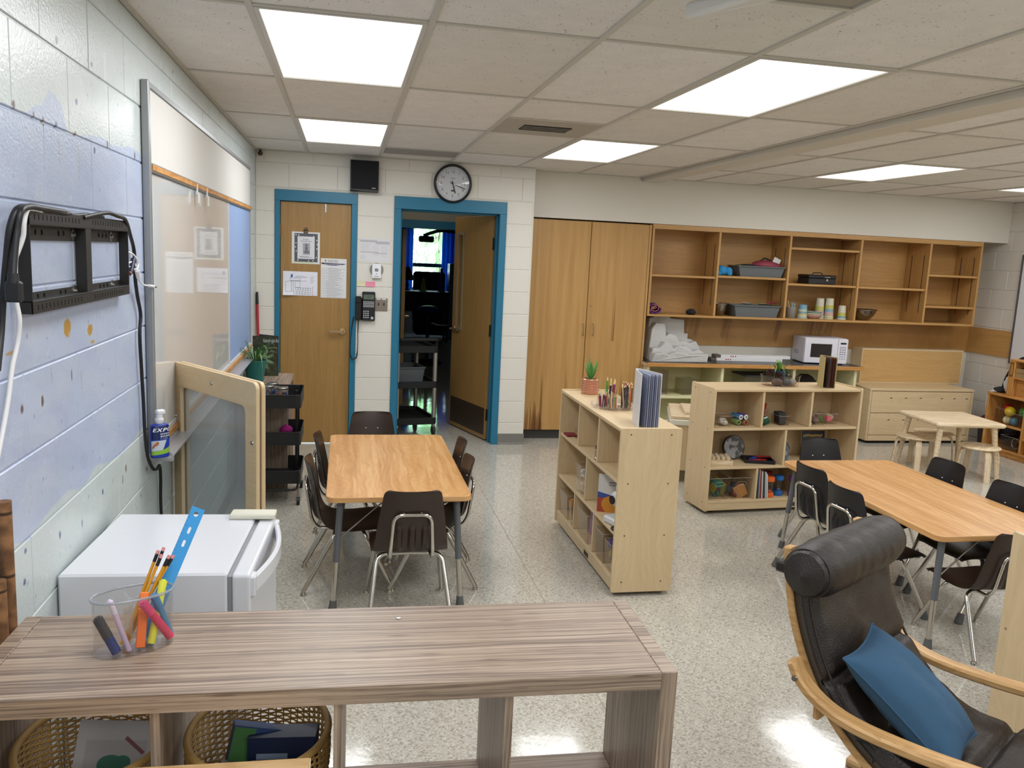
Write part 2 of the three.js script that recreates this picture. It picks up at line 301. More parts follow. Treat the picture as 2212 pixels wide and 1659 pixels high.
// block courses on a wall: put(u0, u1, y0, y1) makes one block
function courses(u0, u1, y0, y1, offset, put) {
  for (let k = Math.floor(y0 / COURSE); k * COURSE < y1 - .01; k++) {
    const a = Math.max(y0, k * COURSE), b = Math.min(y1, (k + 1) * COURSE); if (b - a < .015) continue;
    let s = u0 - ((u0 - offset + (k % 2) * COURSE) % .4064 + .4064) % .4064;
    for (; s < u1 - .002; s += .4064) { const p = Math.max(s, u0), q = Math.min(s + .4064, u1); if (q - p > .012) put(p, q, a, b, k); }
  }
}
const J = .0026;                                                   // half a joint
const wallTexture = canvasTex(2048, 788, (g, w, h) => {           // paint of the left wall: v up, u from near to far
  const r = mulberry(77), n = noiser(78), X = z => (-z - .85) / 6.6 * w, Y = y => h - y / 2.54 * h;
  g.fillStyle = '#c7d0d0'; g.fillRect(0, 0, w, h);
  for (let i = 0; i < 900; i++) { g.fillStyle = `rgba(${r() < .5 ? '226,230,224' : '172,186,186'},${.05 + r() * .08})`; g.beginPath(); g.ellipse(r() * w, r() * h, 8 + r() * 50, 4 + r() * 22, 0, 0, 7); g.fill(); }
  // the old blue paint left where panels hung
  g.fillStyle = '#b3bfd8'; g.beginPath(); g.moveTo(X(-.85), Y(2.03));
  for (let z = -.85; z > -3.42; z -= .05) g.lineTo(X(z), Y(2.05 + (n(z * 9 + 90, 2) - .5) * .05 + (z < -2.35 && z > -2.5 ? .05 : 0)));
  g.lineTo(X(-3.42), Y(1.02)); for (let z = -3.4; z < -1.9; z += .05) g.lineTo(X(z), Y(1.03 + (n(z * 7 + 60, 5) - .5) * .04)); g.lineTo(X(-1.95), Y(1.13)); g.lineTo(X(-1.7), Y(1.06)); g.lineTo(X(-.85), Y(1.04)); g.closePath(); g.fill();
  for (let i = 0; i < 520; i++) { const z = -1 - r() * 2.4, y = 1.05 + r() * .97; g.fillStyle = `rgba(${r() < .55 ? '200,207,222' : '160,172,200'},${.06 + r() * .12})`; g.beginPath(); g.ellipse(X(z), Y(y), 5 + r() * 46, 3 + r() * 14, r() * .4, 0, 7); g.fill(); }
  // bare glue spots, rust runs, chips and scuffs
  const spot = (z, y, a, b, c) => { g.fillStyle = c; g.beginPath(); for (let k = 0; k < 24; k++) { const t = k / 24 * 6.283, q = .82 + r() * .3; g.lineTo(X(z) + Math.cos(t) * a * q, Y(y) + Math.sin(t) * b * q); } g.fill(); };
  let p = PX(145, 708, 'x', 0); spot(p.z, p.y, 9, 8.5, '#b98f45'); p = PX(194, 712, 'x', 0); spot(p.z, p.y, 8, 5.5, '#b98f45'); p = PX(200, 738, 'x', 0); spot(p.z, p.y, 7, 1.6, '#b99a62'); p = PX(25, 762, 'x', 0); spot(p.z, p.y, 11, 1.4, '#b99a62');
  g.strokeStyle = 'rgba(170,140,110,.35)'; for (const [x, y, l] of [[168, 310, 90], [125, 290, 60], [175, 800, 50], [110, 790, 40]]) { const q = PX(x, y, 'x', 0); g.lineWidth = 2; g.beginPath(); g.moveTo(X(q.z), Y(q.y)); g.lineTo(X(q.z) + 1, Y(q.y) + l * .35); g.stroke(); }
  for (const [x, y] of [[29, 226], [72, 250], [121, 272], [93, 262], [165, 220], [163, 290], [123, 86], [198, 140], [373, 155], [155, 810], [92, 866], [48, 884], [222, 1062], [265, 1036], [272, 1012], [130, 1155], [53, 1257], [55, 1190], [178, 1130], [280, 1150], [305, 1070], [318, 1012], [232, 312], [204, 325], [291, 337]]) { const q = PX(x, y, 'x', 0); spot(q.z, q.y, 1.2 + r() * 2.2, 2 + r() * 3.2, r() < .4 ? '#51618c' : '#6d5d57'); }
  for (let i = 0; i < 2600; i++) { const v = 150 + r() * 90; g.fillStyle = `rgba(${v},${v + 6},${v + 14},${.18 + r() * .2})`; g.fillRect(X(-1 - r() * 6), Y(r() * 2.5), 1 + r() * 5, 1 + r() * 4); }
  for (let i = 0; i < 260; i++) { g.fillStyle = `rgba(70,80,110,${.15 + r() * .3})`; g.fillRect(X(-1 - r() * 2.5), Y(.3 + r() * 2.1), 1 + r() * 2, 1 + r() * 2.5); }
  g.fillStyle = 'rgba(240,244,240,.75)'; for (const [x, y, l] of [[226, 150, 40], [292, 190, 30], [344, 190, 18], [442, 280, 16], [466, 300, 14]]) { const q = PX(x, y, 'x', 0); g.fillRect(X(q.z), Y(q.y) - l * .4, 2, l * .9); }
});
wallTexture.wrapS = wallTexture.wrapT = THREE.ClampToEdgeWrapping;
const leftPaint = new THREE.MeshPhysicalMaterial({ map: wallTexture, roughness: .33, bumpMap: paintBump, bumpScale: .0008 });
{
  const wl = struct('wall_left', null, null, 'painted concrete block wall with a worn blue patch');
  const uvWall = g => { const p = g.attributes.position, uv = g.attributes.uv; for (let i = 0; i < p.count; i++) uv.setXY(i, (-p.getZ(i) - .85) / 6.6, p.getY(i) / 2.54); return g; };
  leftPaint.bumpMap = paintBump.clone(); leftPaint.bumpMap.repeat.set(22, 9); leftPaint.bumpMap.needsUpdate = true;
  part(wl, 'mortar', uvWall(B(-.2, 0, -7.65, -.0045, CEIL + .02, ZF, { c: .0005 })), leftPaint);
  courses(1.0, 7.45, 0, CEIL, .12, (a, b, y0, y1) => {
    if (-b > -6.8 && -a < -3.5 && y0 > 1.0 && y1 < 2.3) return;   // wholly behind the whiteboard
    const d = R(-.0006, .0006);
    part(wl, 'block', uvWall(B(-.03, y0 + J, -b + J * .3, d, y1 - J, -a - J * .3, { c: .0026 })), leftPaint);
  });
  part(wl, 'plain_wall', B(-.03, 0, -1.0, 0, CEIL, ZF, { c: .0005 }), C('#c7d0d0', .4));
}
const wb = struct('wall_back', null, null, 'cream painted concrete block wall with two door openings');
{
  const doors = [[.161, .852], [1.17, 2.171]];
  const back = (x0, x1, y0, y1) => part(wb, 'mortar', B(x0, y0, -7.65, x1, y1, ZB - .004, { c: .0005 }), mat.mortar);
  back(-.2, .161, 0, 2.22); back(.852, 1.17, 0, 2.22); back(2.171, 2.42, 0, 2.22); back(-.2, 2.42, 2.22, CEIL + .02);
  const blk = (x0, x1, y0, y1) => part(wb, 'block', B(x0 + J * .6, y0 + J, ZB - .03, x1 - J * .6, y1 - J, ZB + R(-.0004, .0005), { c: .0026 }), mat.whiteWall);
  for (const [a, b] of [[.002, .161], [.852, 1.17]]) for (let k = 0; k < 11; k++) blk(a, b, k * COURSE, Math.min((k + 1) * COURSE, 2.222));
  for (let k = 0; k < 11; k++) {                                     // the end of the wall: bull-nosed corner blocks
    const s = new THREE.Shape(); const x0 = 2.173, x1 = 2.42, z0 = 0, z1 = .2, r = .025; s.moveTo(x0, z0); s.lineTo(x1 - r, z0); s.absarc(x1 - r, z0 + r, r, -Math.PI / 2, 0); s.lineTo(x1, z1); s.lineTo(x0, z1);
    part(wb, 'block', place(ext(s, COURSE - 2 * J, { bevel: .003 }), { rx: -Math.PI / 2, y: 0 }).translate(0, k * COURSE + J, 0).applyMatrix4(new THREE.Matrix4().makeScale(1, 1, 1)).translate(0, 0, ZB), mat.whiteWall);
  }
  courses(.002, 2.42, 2.222, CEIL, .07, (a, b, y0, y1) => blk(a, b, y0, y1));
  const base = M('#77756f', .5);
  const cove = (name, x0, x1) => { const s = new THREE.Shape([[0, 0], [.022, 0], [.02, .006], [.008, .012], [.005, .02], [.005, .1], [0, .102]].map(p => new THREE.Vector2(...p))); const m = struct(name, place(ext(s, x1 - x0, {}), { ry: -Math.PI / 2 }).translate(x1, 0, ZB), base, 'grey vinyl cove base'); return m; };
  cove('baseboard_back', 2.175, 2.425); cove('baseboard_middle', .855, 1.168);
  struct('baseboard_left', B(0, 0, ZB, .006, .1, -1, { c: .002 }), base, 'grey vinyl cove base along the left wall');
}
{ // soffit over the cabinets, alcove, right wall, wall behind
  struct('wall_soffit', B(2.42, 2.117, ZA, XR, CEIL + .02, ZC, { c: .002 }), mat.drywall, 'plain plaster soffit above the built-in cabinets');
  struct('wall_alcove', B(2.3, 0, ZA - .15, XR + .15, 2.12, ZA, { c: .001 }), mat.drywall, 'plain painted wall behind the counter');
  const wr = struct('wall_right', null, null, 'grey white concrete block wall beside the shelving');
  part(wr, 'mortar', B(XR + .006, 0, ZA, XR + .2, CEIL + .02, ZF, { c: .0005 }), C('#d9d5cb', .7));
  const paint = M('#d0cbc1', .5, { bumpMap: paintBump, bumpScale: .001 });
  courses(6.3, 8.05, 0, CEIL, .29, (a, b, y0, y1) => { if (y0 > .95 && y1 < 1.2) return; part(wr, 'block', B(XR + R(0, .001), y0 + J, -b + J, XR + .03, y1 - J, -a - J, { c: .003 }), paint); });
  part(wr, 'plain_wall', B(XR, 0, -6.3, XR + .03, CEIL, ZF, { c: .0005 }), paint);
  struct('trim_2', B(XR - .012, .925, ZA, XR + .006, 1.205, -7.425, { c: .002, g: 'z' }), mat.golden, 'varnished plywood band on the block wall');
  struct('wall_behind', B(-.2, 0, ZF, XR + .2, CEIL + .02, ZF + .2, { c: .001 }), C('#cfcabf', .7), 'plain wall behind');
  const wbR = thing('whiteboard', 'white board in a dark thin frame on the grey block wall beyond the orange shelf', 'whiteboard', [XR - .03, .88, -7.41]);
  part(wbR, 'panel', B(0, .02, .02, .02, 1.1, 1.3, { c: .001 }), M('#d4d4d6', .25));
  for (const [n, g] of [['frame_rail', B(-.006, 0, 0, .026, .022, 1.32, { c: .002 })], ['frame_rail', B(-.006, 1.098, 0, .026, 1.12, 1.32, { c: .002 })], ['frame_stile', B(-.006, .022, 0, .026, 1.098, .016, { c: .002 })], ['frame_stile', B(-.006, .022, 1.304, .026, 1.098, 1.32, { c: .002 })]]) part(wbR, n, g, C('#4a4a4e', .5));
}
// ------------------------------------------------------------------ doors
function frame(name, x0, x1, ix0, ix1, ytop, iy, label) {
  const f = struct(name, null, null, label);
  part(f, 'jamb', [B(x0, 0, -7.665, ix0, iy, ZB + .012, { c: .002 }), B(ix0, 0, -7.62, ix0 + .014, iy, -7.52, { c: .002 })], mat.blue);
  part(f, 'jamb', [B(ix1, 0, -7.665, x1, iy, ZB + .012, { c: .002 }), B(ix1 - .014, 0, -7.62, ix1, iy, -7.52, { c: .002 })], mat.blue);
  part(f, 'header', [B(x0, iy, -7.665, x1, ytop, ZB + .012, { c: .002 }), B(ix0, iy - .014, -7.62, ix1, iy, -7.52, { c: .002 })], mat.blue);
  return f;
}
frame('trim_3', .161, .852, .203, .803, 2.22, 2.127, 'teal blue painted steel frame of the closed door');
frame('trim_4', 1.17, 2.171, 1.229, 2.108, 2.22, 2.113, 'teal blue painted steel frame of the open doorway');
function lever(parent, x, y, z, dir, m) {
  const h = part(parent, 'handle', [place(cyl(.034, .03, .012, 24), { rx: Math.PI / 2, x, y, z }), place(cyl(.011, .011, .045, 14), { rx: Math.PI / 2, x, y, z }), B(x - .012 * dir, y - .013, z + .038, x + .115 * dir, y + .011, z + .054, { c: .004 })], m, 'brushed brass lever handle');
  return h;
}
{
  const d = struct('door_1', null, null, 'closed flush wood veneer door with papers taped on it');
  part(d, 'leaf', B(.206, .012, -7.515, .80, 2.124, -7.472, { c: .002, g: 'y' }), mat.veneer);
  lever(d, .735, 1.022, -7.472, -1, mat.nickel);
  for (const y of [1.88, 1.22, .25]) part(d, 'hinge', [place(cyl(.008, .008, .1, 10), { x: .204, y: y - .05, z: -7.466 }), B(.203, y - .05, -7.472, .213, y + .05, -7.468, { c: .001 })], C('#7a5b3a', .4, { metalness: .6 }));
  part(d, 'hook_plate', B(.575, 2.045, -7.473, .59, 2.12, -7.466, { c: .002 }), mat.steel);
  part(d, 'latch_strike', B(.797, 1.0, -7.473, .801, 1.06, -7.466, { c: .001 }), C('#4f3f2c', .5));
}
{
  // leaf swung outwards; hinged on the right jamb
  const d = struct('door_2', null, null, 'open wood veneer door with a narrow glass light and a brown kick plate');
  d.position.set(2.094, 0, -7.60); d.rotation.y = 108.0 * DEG;          // local +x runs from hinge to free edge
  const L = .80, s = hole(rrect(0, .012, L, 2.105, .002), rrect(.60, 1.02, .70, 1.93, .002));
  const leaf = part(d, 'leaf', place(ext(s, .044, { bevel: .0015, grain: 'y' }), { z: -.022 }), mat.veneer);
  const fr = hole(rrect(.575, .995, .725, 1.955, .002), rrect(.602, 1.022, .698, 1.928, .002));
  for (const z of [.022, -.03]) part(d, 'light_frame', place(ext(fr, .008, { bevel: .001 }), { z }), C('#8b7f66', .5));
  part(d, 'light_glass', B(.6, 1.02, -.003, .70, 1.93, .003, { c: .0005 }), mat.clear);
  for (const z of [.022, -.0235]) part(d, 'kick_plate', B(.02, .05, z, L - .03, .31, z + .0015, { c: .0005 }), C('#3d3027', .35));
  for (const s2 of [1, -1]) part(d, 'handle', [place(cyl(.034, .03, .012, 20), { rx: s2 * Math.PI / 2, x: L - .06, y: 1.0, z: s2 * .022 }), place(cyl(.011, .011, .05, 12), { rx: s2 * Math.PI / 2, x: L - .06, y: 1.0, z: s2 * .022 }), B(L - .07, .988, s2 * .06 - .008, L - .2, 1.012, s2 * .06 + .008, { c: .004 })], mat.nickel, 'brushed brass lever handle');
  for (const y of [1.85, 1.05, .25]) part(d, 'hinge', B(-.006, y - .055, -.02, .001, y + .055, .02, { c: .001 }), mat.bronze);
  part(d, 'floor_sweep', B(.05, .004, .022, .55, .022, .03, { c: .002 }), C('#2c2520', .7));
}
// ------------------------------------------------------------------ the passage and the dark room beyond the open door
{
  const beige = C('#a89f8c', .7), dim = C('#cfcabf', .8);
  const ps = struct('wall_passage', null, null, 'plain walls of the short passage');
  part(ps, 'side_wall', B(.9, 0, -9.2, 1.08, 2.55, -7.65, { c: .001 }), beige); part(ps, 'side_wall', B(2.34, 0, -9.2, 2.422, 2.55, -7.665, { c: .001 }), beige);
  part(ps, 'end_wall', B(1.08, 2.085, -9.35, 2.6, 2.55, -9.2, { c: .001 }), beige); part(ps, 'end_wall', B(.9, 0, -9.35, 1.24, 2.085, -9.2, { c: .001 }), beige); part(ps, 'end_wall', B(2.1, 0, -9.35, 2.6, 2.085, -9.2, { c: .001 }), beige);
  struct('ceiling_passage', B(.9, 2.55, -9.35, 2.6, 2.65, -7.65, { c: .001 }), C('#b5afa2', .8), 'ceiling of the passage');
  const fl = struct('floor_passage', B(-1.2, -.02, -18.1, 4.9, 0, -8.2, { c: .001, g: 'z' }), woodMat(T.floor, .05, { bumpMap: bumpTex(9, 12, 3, .8), bumpScale: .0004 }), 'polished vinyl floor of the passage and far room');
  const f2 = struct('trim_5', null, null, 'teal blue frame of the far doorway');
  part(f2, 'jamb', B(1.24, 0, -9.37, 1.3, 2.0, -9.18, { c: .002 }), mat.blue); part(f2, 'jamb', B(2.04, 0, -9.37, 2.1, 2.0, -9.18, { c: .002 }), mat.blue); part(f2, 'header', B(1.24, 2.0, -9.37, 2.1, 2.085, -9.18, { c: .002 }), mat.blue);
  const d3 = struct('door_3', null, null, 'open wood door leaf of the far room');
  part(d3, 'leaf', B(1.375, .01, -10.2, 1.418, 1.99, -9.38, { c: .002, g: 'y' }), mat.veneer);
  part(d3, 'handle', [place(cyl(.03, .026, .012, 16), { rz: -Math.PI / 2, x: 1.418, y: 1.02, z: -9.46 }), place(cyl(.01, .01, .05, 10), { rz: -Math.PI / 2, x: 1.418, y: 1.02, z: -9.46 }), B(1.46, 1.01, -9.47, 1.475, 1.03, -9.57, { c: .004 })], mat.nickel, 'brass lever handle');
  const wf = struct('wall_far_room', null, null, 'dark walls of the far room');
  for (const [a, b, c, e] of [[-1.2, 2.03, 0, 2.9], [2.94, 4.9, 0, 2.9], [2.03, 2.94, 0, .95], [2.03, 2.94, 2.28, 2.9]]) part(wf, 'window_wall', B(a, c, -18.2, b, e, -18, { c: .001 }), dim);
  part(wf, 'side_wall', B(-1.3, 0, -18.2, -1.2, 2.9, -9.35, { c: .001 }), dim); part(wf, 'side_wall', B(4.9, 0, -18.2, 5, 2.9, -9.35, { c: .001 }), dim);
  part(wf, 'near_wall', B(-1.3, 0, -9.36, .9, 2.9, -9.2, { c: .001 }), dim); part(wf, 'near_wall', B(2.6, 0, -9.36, 5, 2.9, -9.2, { c: .001 }), dim); part(wf, 'near_wall', B(.9, 2.56, -9.36, 2.6, 2.9, -9.2, { c: .001 }), dim);
  struct('ceiling_far_room', B(-1.3, 2.9, -18.2, 5, 3.0, -9.2, { c: .001 }), dim, 'ceiling of the far room');
  const w1 = struct('window_1', null, null, 'window of the far room');
  part(w1, 'window_frame', [B(2.03, .95, -18.08, 2.06, 2.28, -18.02, { c: .002 }), B(2.91, .95, -18.08, 2.94, 2.28, -18.02, { c: .002 }), B(2.03, 2.25, -18.08, 2.94, 2.28, -18.02, { c: .002 }), B(2.03, .95, -18.08, 2.94, .98, -18.02, { c: .002 }), B(2.03, 1.42, -18.09, 2.94, 1.50, -18.01, { c: .002 })], C('#2c4254', .5));
  part(w1, 'pane', B(2.06, 1.5, -18.055, 2.91, 2.25, -18.045, { c: .0005 }), mat.clear); part(w1, 'pane', B(2.06, .98, -18.055, 2.91, 1.42, -18.045, { c: .0005 }), mat.clear);
}
{ // the passage has a small ceiling panel of its own
  const l = new THREE.RectAreaLight(PANEL_COLOR, 1.6, 0.55, 0.5); l.position.set(1.62, 2.54, -8.35); l.rotation.x = -Math.PI / 2; l.name = 'passage_panel_light'; scene.add(l);
  const t = thing('ceiling_light', 'dim lit panel in the ceiling of the passage behind the open door', 'ceiling light', [1.62, 2.549, -8.35]); part(t, 'frame', place(ext(hole(rrect(-.3, -.28, .3, .28, .002), rrect(-.276, -.256, .276, .256, .004)), .012, { bevel: .001 }), { rx: Math.PI / 2, y: .0 }), M('#c9c6bf', .5)); part(t, 'diffuser', B(-.276, -.008, -.256, .276, -.001, .256, { c: .001 }), new THREE.MeshStandardMaterial({ color: '#ffffff', roughness: .6, emissive: '#fffdf8', emissiveIntensity: .7 }));
}

{ const t = thing('corner_knob', 'small dark brown knob in the ceiling corner above the white blocks', 'knob', [.045, CEIL - .035, ZB + .03]); part(t, 'stem', rod(V3(0, .0, 0), V3(0, .03, 0), .01, 10), C('#3a2622', .6)); part(t, 'head', ball(.02, 0, 0, 0, 14, 10), C('#47302a', .6)); }
// ------------------------------------------------------------------ built-in cabinets of the alcove
const stained = (seed, marks, wm, hm) => canvasTex(512, 896, (g, w, h) => {      // varnished plywood with water stains that run up from below
  const n = noiser(seed), r = mulberry(seed), img = g.createImageData(w, h), lo = hex('#af844b'), hi = hex('#bf965c');
  for (let j = 0; j < h; j++) for (let i = 0; i < w; i++) { const q = n.fbm(i / w * 22, j / h * 3 + n(i / 60, j / 90) * .6, 4, 22, 3), b = mixc(lo, hi, Math.max(0, Math.min(1, .5 + (q - .5) * 1.5))), k = (j * w + i) * 4; img.data[k] = b[0]; img.data[k + 1] = b[1]; img.data[k + 2] = b[2]; img.data[k + 3] = 255; }
  g.putImageData(img, 0, 0);
  for (const [x, y0, y1, wd] of marks) for (let s = 0; s < 7; s++) {
    const cx = (x + (r() - .5) * wd) * w, top = (1 - y1 + (r()) * (y1 - y0) * .45) * h, bot = (1 - y0) * h, ww = (2 + r() * 7) * (wd * 14);
    g.fillStyle = `rgba(92,52,14,${.22 + r() * .25})`; g.beginPath(); g.moveTo(cx, top); g.quadraticCurveTo(cx + ww, (top + bot) / 2, cx + ww * .9, bot); g.lineTo(cx - ww * .7, bot); g.quadraticCurveTo(cx - ww * .4, (top + bot) / 2, cx, top); g.fill();
  }
});
const fit01 = (g, x0, y0, x1, y1) => { const p = g.attributes.position, uv = g.attributes.uv; for (let i = 0; i < p.count; i++) uv.setXY(i, (p.getX(i) - x0) / (x1 - x0), (p.getY(i) - y0) / (y1 - y0)); return g; };
{
  const t = thing('storage_cabinet', 'tall golden plywood cabinet with two doors streaked by dark water stains', 'cabinet', [2.43, 0, ZC]);
  part(t, 'body', [B(0, .09, -.36, 1.205, 2.105, -.022, { c: .002, g: 'y' }), B(0, .09, -.022, .022, 2.105, -.002, { c: .001, g: 'y' }), B(1.183, .09, -.022, 1.205, 2.105, -.002, { c: .001, g: 'y' })], mat.golden);
  part(t, 'plinth', B(.0, 0, -.34, 1.205, .09, -.045, { c: .002 }), C('#3c3b38', .6));
  const marks = [[[.28, 0, .42, .06], [.72, 0, .42, .06], [.12, 0, .18, .2], [.3, 0, .1, .25]], [[.22, .02, .42, .05], [.68, .02, .42, .05], [.47, .44, .72, .05], [.85, 0, .1, .2]]];
  for (let k = 0; k < 2; k++) {
    const x0 = .026 + k * .58, x1 = x0 + .573;
    const m = new THREE.MeshPhysicalMaterial({ map: stained(31 + k, marks[k], 1, 1), roughness: .4 });
    const d = part(t, 'door', fit01(B(x0, .095, -.02, x1, 2.098, .0, { c: .0015, g: 'y' }), x0, .095, x1, 2.098), m);
    const hx = k ? .672 : .573;
    part(d, 'handle', sweep(fillet([V3(hx, 1.03, 0), V3(hx, 1.03, .028), V3(hx, 1.135, .028), V3(hx, 1.135, 0)], .012), .0045, 8), mat.steel, 'slim steel bow handle');
    if (k) part(d, 'lock', place(cyl(.008, .008, .006, 14), { rx: Math.PI / 2, x: .64, y: 1.31, z: 0 }), mat.steel);
  }
}
const shelfX = [0, .70, 1.46, 2.25, 3.05, 3.665];                   // fronts of the uprights, from x = 3.645
{
  const t = thing('wall_shelf', 'golden plywood wall shelving of five open bays above the counter', 'shelf', [3.645, 1.23, ZC]);
  const D = -.37, Hh = .885, th = .022;
  part(t, 'back_panel', B(0, 0, D, 3.665, Hh, D + .008, { c: .001, g: 'x' }), mat.golden);
  part(t, 'top_rail', B(0, Hh - .045, -.03, 3.665, Hh, 0, { c: .002 }), mat.golden); part(t, 'top', B(0, Hh - .02, D + .01, 3.665, Hh - .002, -.03, { c: .001 }), mat.golden);
  part(t, 'bottom', B(0, 0, D + .01, 3.665, th, 0, { c: .002 }), mat.golden);
  shelfX.forEach((x, i) => part(t, 'upright', B(i === 5 ? x - th : x - (i ? th / 2 : 0), th, D + .01, i === 5 ? x : x + (i ? th / 2 : th), Hh - .045, -.001, { c: .002, g: 'y' }), mat.golden));
  const shelf = (bay, y) => part(t, 'shelf', B(shelfX[bay] + .012, y - th, D + .01, shelfX[bay + 1] - .012, y, -.012, { c: .002 }), mat.golden);
  shelf(0, 1.638 - 1.23); shelf(1, 1.652 - 1.23); shelf(2, 1.962 - 1.23); shelf(2, 1.605 - 1.23); shelf(3, 1.603 - 1.23); shelf(4, 1.758 - 1.23); shelf(4, 1.432 - 1.23);
  for (let i = 1; i < 6; i++) for (const z of [-.08, -.27]) part(t, 'shelf_standard', B(shelfX[i] - .014 - (i === 5 ? th / 2 : 0), .12, z - .004, shelfX[i] - .0105 - (i === 5 ? th / 2 : 0), .72, z + .004, { c: .0005 }), C('#40352a', .5));
}
{
  const bs = canvasTex(1024, 128, (g, w, h) => {
    const n = noiser(41), r = mulberry(41), img = g.createImageData(w, h), lo = hex('#a3763e'), hi = hex('#b48a4f');
    for (let j = 0; j < h; j++) for (let i = 0; i < w; i++) { const q = n.fbm(i / w * 30, j / h * 2, 4, 30, 2), b = mixc(lo, hi, Math.max(0, Math.min(1, .55 + (q - .5) * 1.6))), k = (j * w + i) * 4; img.data[k] = b[0]; img.data[k + 1] = b[1]; img.data[k + 2] = b[2]; img.data[k + 3] = 255; }
    g.putImageData(img, 0, 0);
    for (const [x, k] of [[.14, 5], [.17, 5], [.26, 5], [.41, 4], [.5, 5], [.53, 4], [.56, 5]]) for (let s = 0; s < k; s++) { const cx = (x + (r() - .5) * .02) * w; g.fillStyle = `rgba(92,54,18,${.12 + r() * .16})`; g.beginPath(); g.moveTo(cx, 0); g.lineTo(cx + 5 + r() * 8, 0); g.lineTo(cx + 1 - r() * 9, h * (.5 + r() * .5)); g.lineTo(cx - 4 - r() * 9, h * (.4 + r() * .4)); g.fill(); }
  });
  struct('trim_6', fit01(B(3.64, .92, ZA, XR - .013, 1.236, ZA + .012, { c: .001 }), 3.64, .92, XR, 1.236), new THREE.MeshPhysicalMaterial({ map: bs, roughness: .42 }), 'stained golden plywood splashback behind the counter');
}
{
  const cab = thing('counter_cabinet', 'low cream painted open cubby cabinet under the dark counter', 'cabinet', [3.64, 0, -7.55]);
  const D = -.48, Wd = 2.28, Hh = .752;
  part(cab, 'back_panel', B(0, .04, D, Wd, Hh, D + .01, { c: .001 }), mat.cream); part(cab, 'bottom', B(0, .04, D + .011, Wd, .065, 0, { c: .002 }), mat.cream); part(cab, 'plinth', B(0, 0, D, Wd, .04, -.05, { c: .001 }), C('#3c3b38', .6));
  for (const x of [0, .78, 1.56, Wd - .03]) part(cab, 'upright', B(x, .066, D + .011, x + .03, Hh, 0, { c: .002 }), mat.cream);
  for (const [a, b] of [[.031, .779], [.811, 1.559], [1.591, Wd - .031]]) part(cab, 'shelf', B(a, .435, D + .011, b, .46, -.01, { c: .002 }), mat.cream);
  const top = thing('countertop', 'dark grey laminate countertop with a worn wooden front edge', 'countertop', [3.625, .753, -7.51]);
  part(top, 'core', B(0, 0, -.54, 2.35, .034, -.016, { c: .001 }), mat.birch); part(top, 'laminate', B(0, .0345, -.54, 2.35, .038, -.016, { c: .0005 }), C('#3f3d3c', .3)); part(top, 'front_edge', B(0, 0, -.0155, 2.35, .038, 0, { c: .003 }), mat.pine, 'worn pine edging');
}
{
  const t = thing('plywood_cabinet', 'low pale plywood cabinet with flip panels and finger slots, below the hutch', 'cabinet', [6.045, 0, -7.475]);
  const m = mat.birch;
  part(t, 'body', [B(0, .03, -.56, .022, .575, 0, { c: .003, g: 'z' }), B(1.2, .03, -.56, 1.222, .575, 0, { c: .003, g: 'z' }), B(.022, .03, -.56, 1.2, .05, 0, { c: .002 }), B(.022, .05, -.56, 1.2, .55, -.54, { c: .002 })], m);
  part(t, 'top', B(-.002, .553, -.562, 1.224, .578, .004, { c: .004 }), m);
  part(t, 'kick_board', B(.023, .03, -.012, 1.199, .085, .003, { c: .002 }), m);
  for (const [y0, y1] of [[.09, .318], [.325, .548]]) {
    const s = rrect(.026, y0, 1.196, y1, .003); for (const fx of [.2, .35, .5, .72, .85, .98]) hole(s, rrect(.02 + fx * 1.15 - .014, y1 - .075, .02 + fx * 1.15 + .014, y1 - .064, .005));
    part(t, 'panel', place(ext(s, .014, { bevel: .002 }), { z: -.016 }), m);
  }
  part(t, 'inner_board', B(.023, .088, -.03, 1.199, .55, -.022, { c: .001 }), mat.birch);
  part(t, 'base', B(.03, 0, -.52, 1.19, .03, -.03, { c: .002 }), C('#1c1a18', .8));
  const h = thing('hutch', 'tall plain plywood hutch back standing on the low plywood cabinet', 'cabinet', [6.165, .5785, -7.86]);
  part(h, 'panel', B(.012, .012, -.016, 1.226, .352, -.002, { c: .001 }), woodMat(T.birch, .45, { color: '#f2ddb8' })); part(h, 'frame_stile', B(0, 0, -.18, .012, .372, 0, { c: .002, g: 'y' }), m); part(h, 'frame_stile', B(1.226, 0, -.18, 1.24, .372, 0, { c: .002, g: 'y' }), m); part(h, 'frame_rail', B(.012, .352, -.18, 1.226, .372, 0, { c: .002 }), m); part(h, 'frame_rail', B(.012, 0, -.18, 1.226, .012, 0, { c: .001 }), m);
}
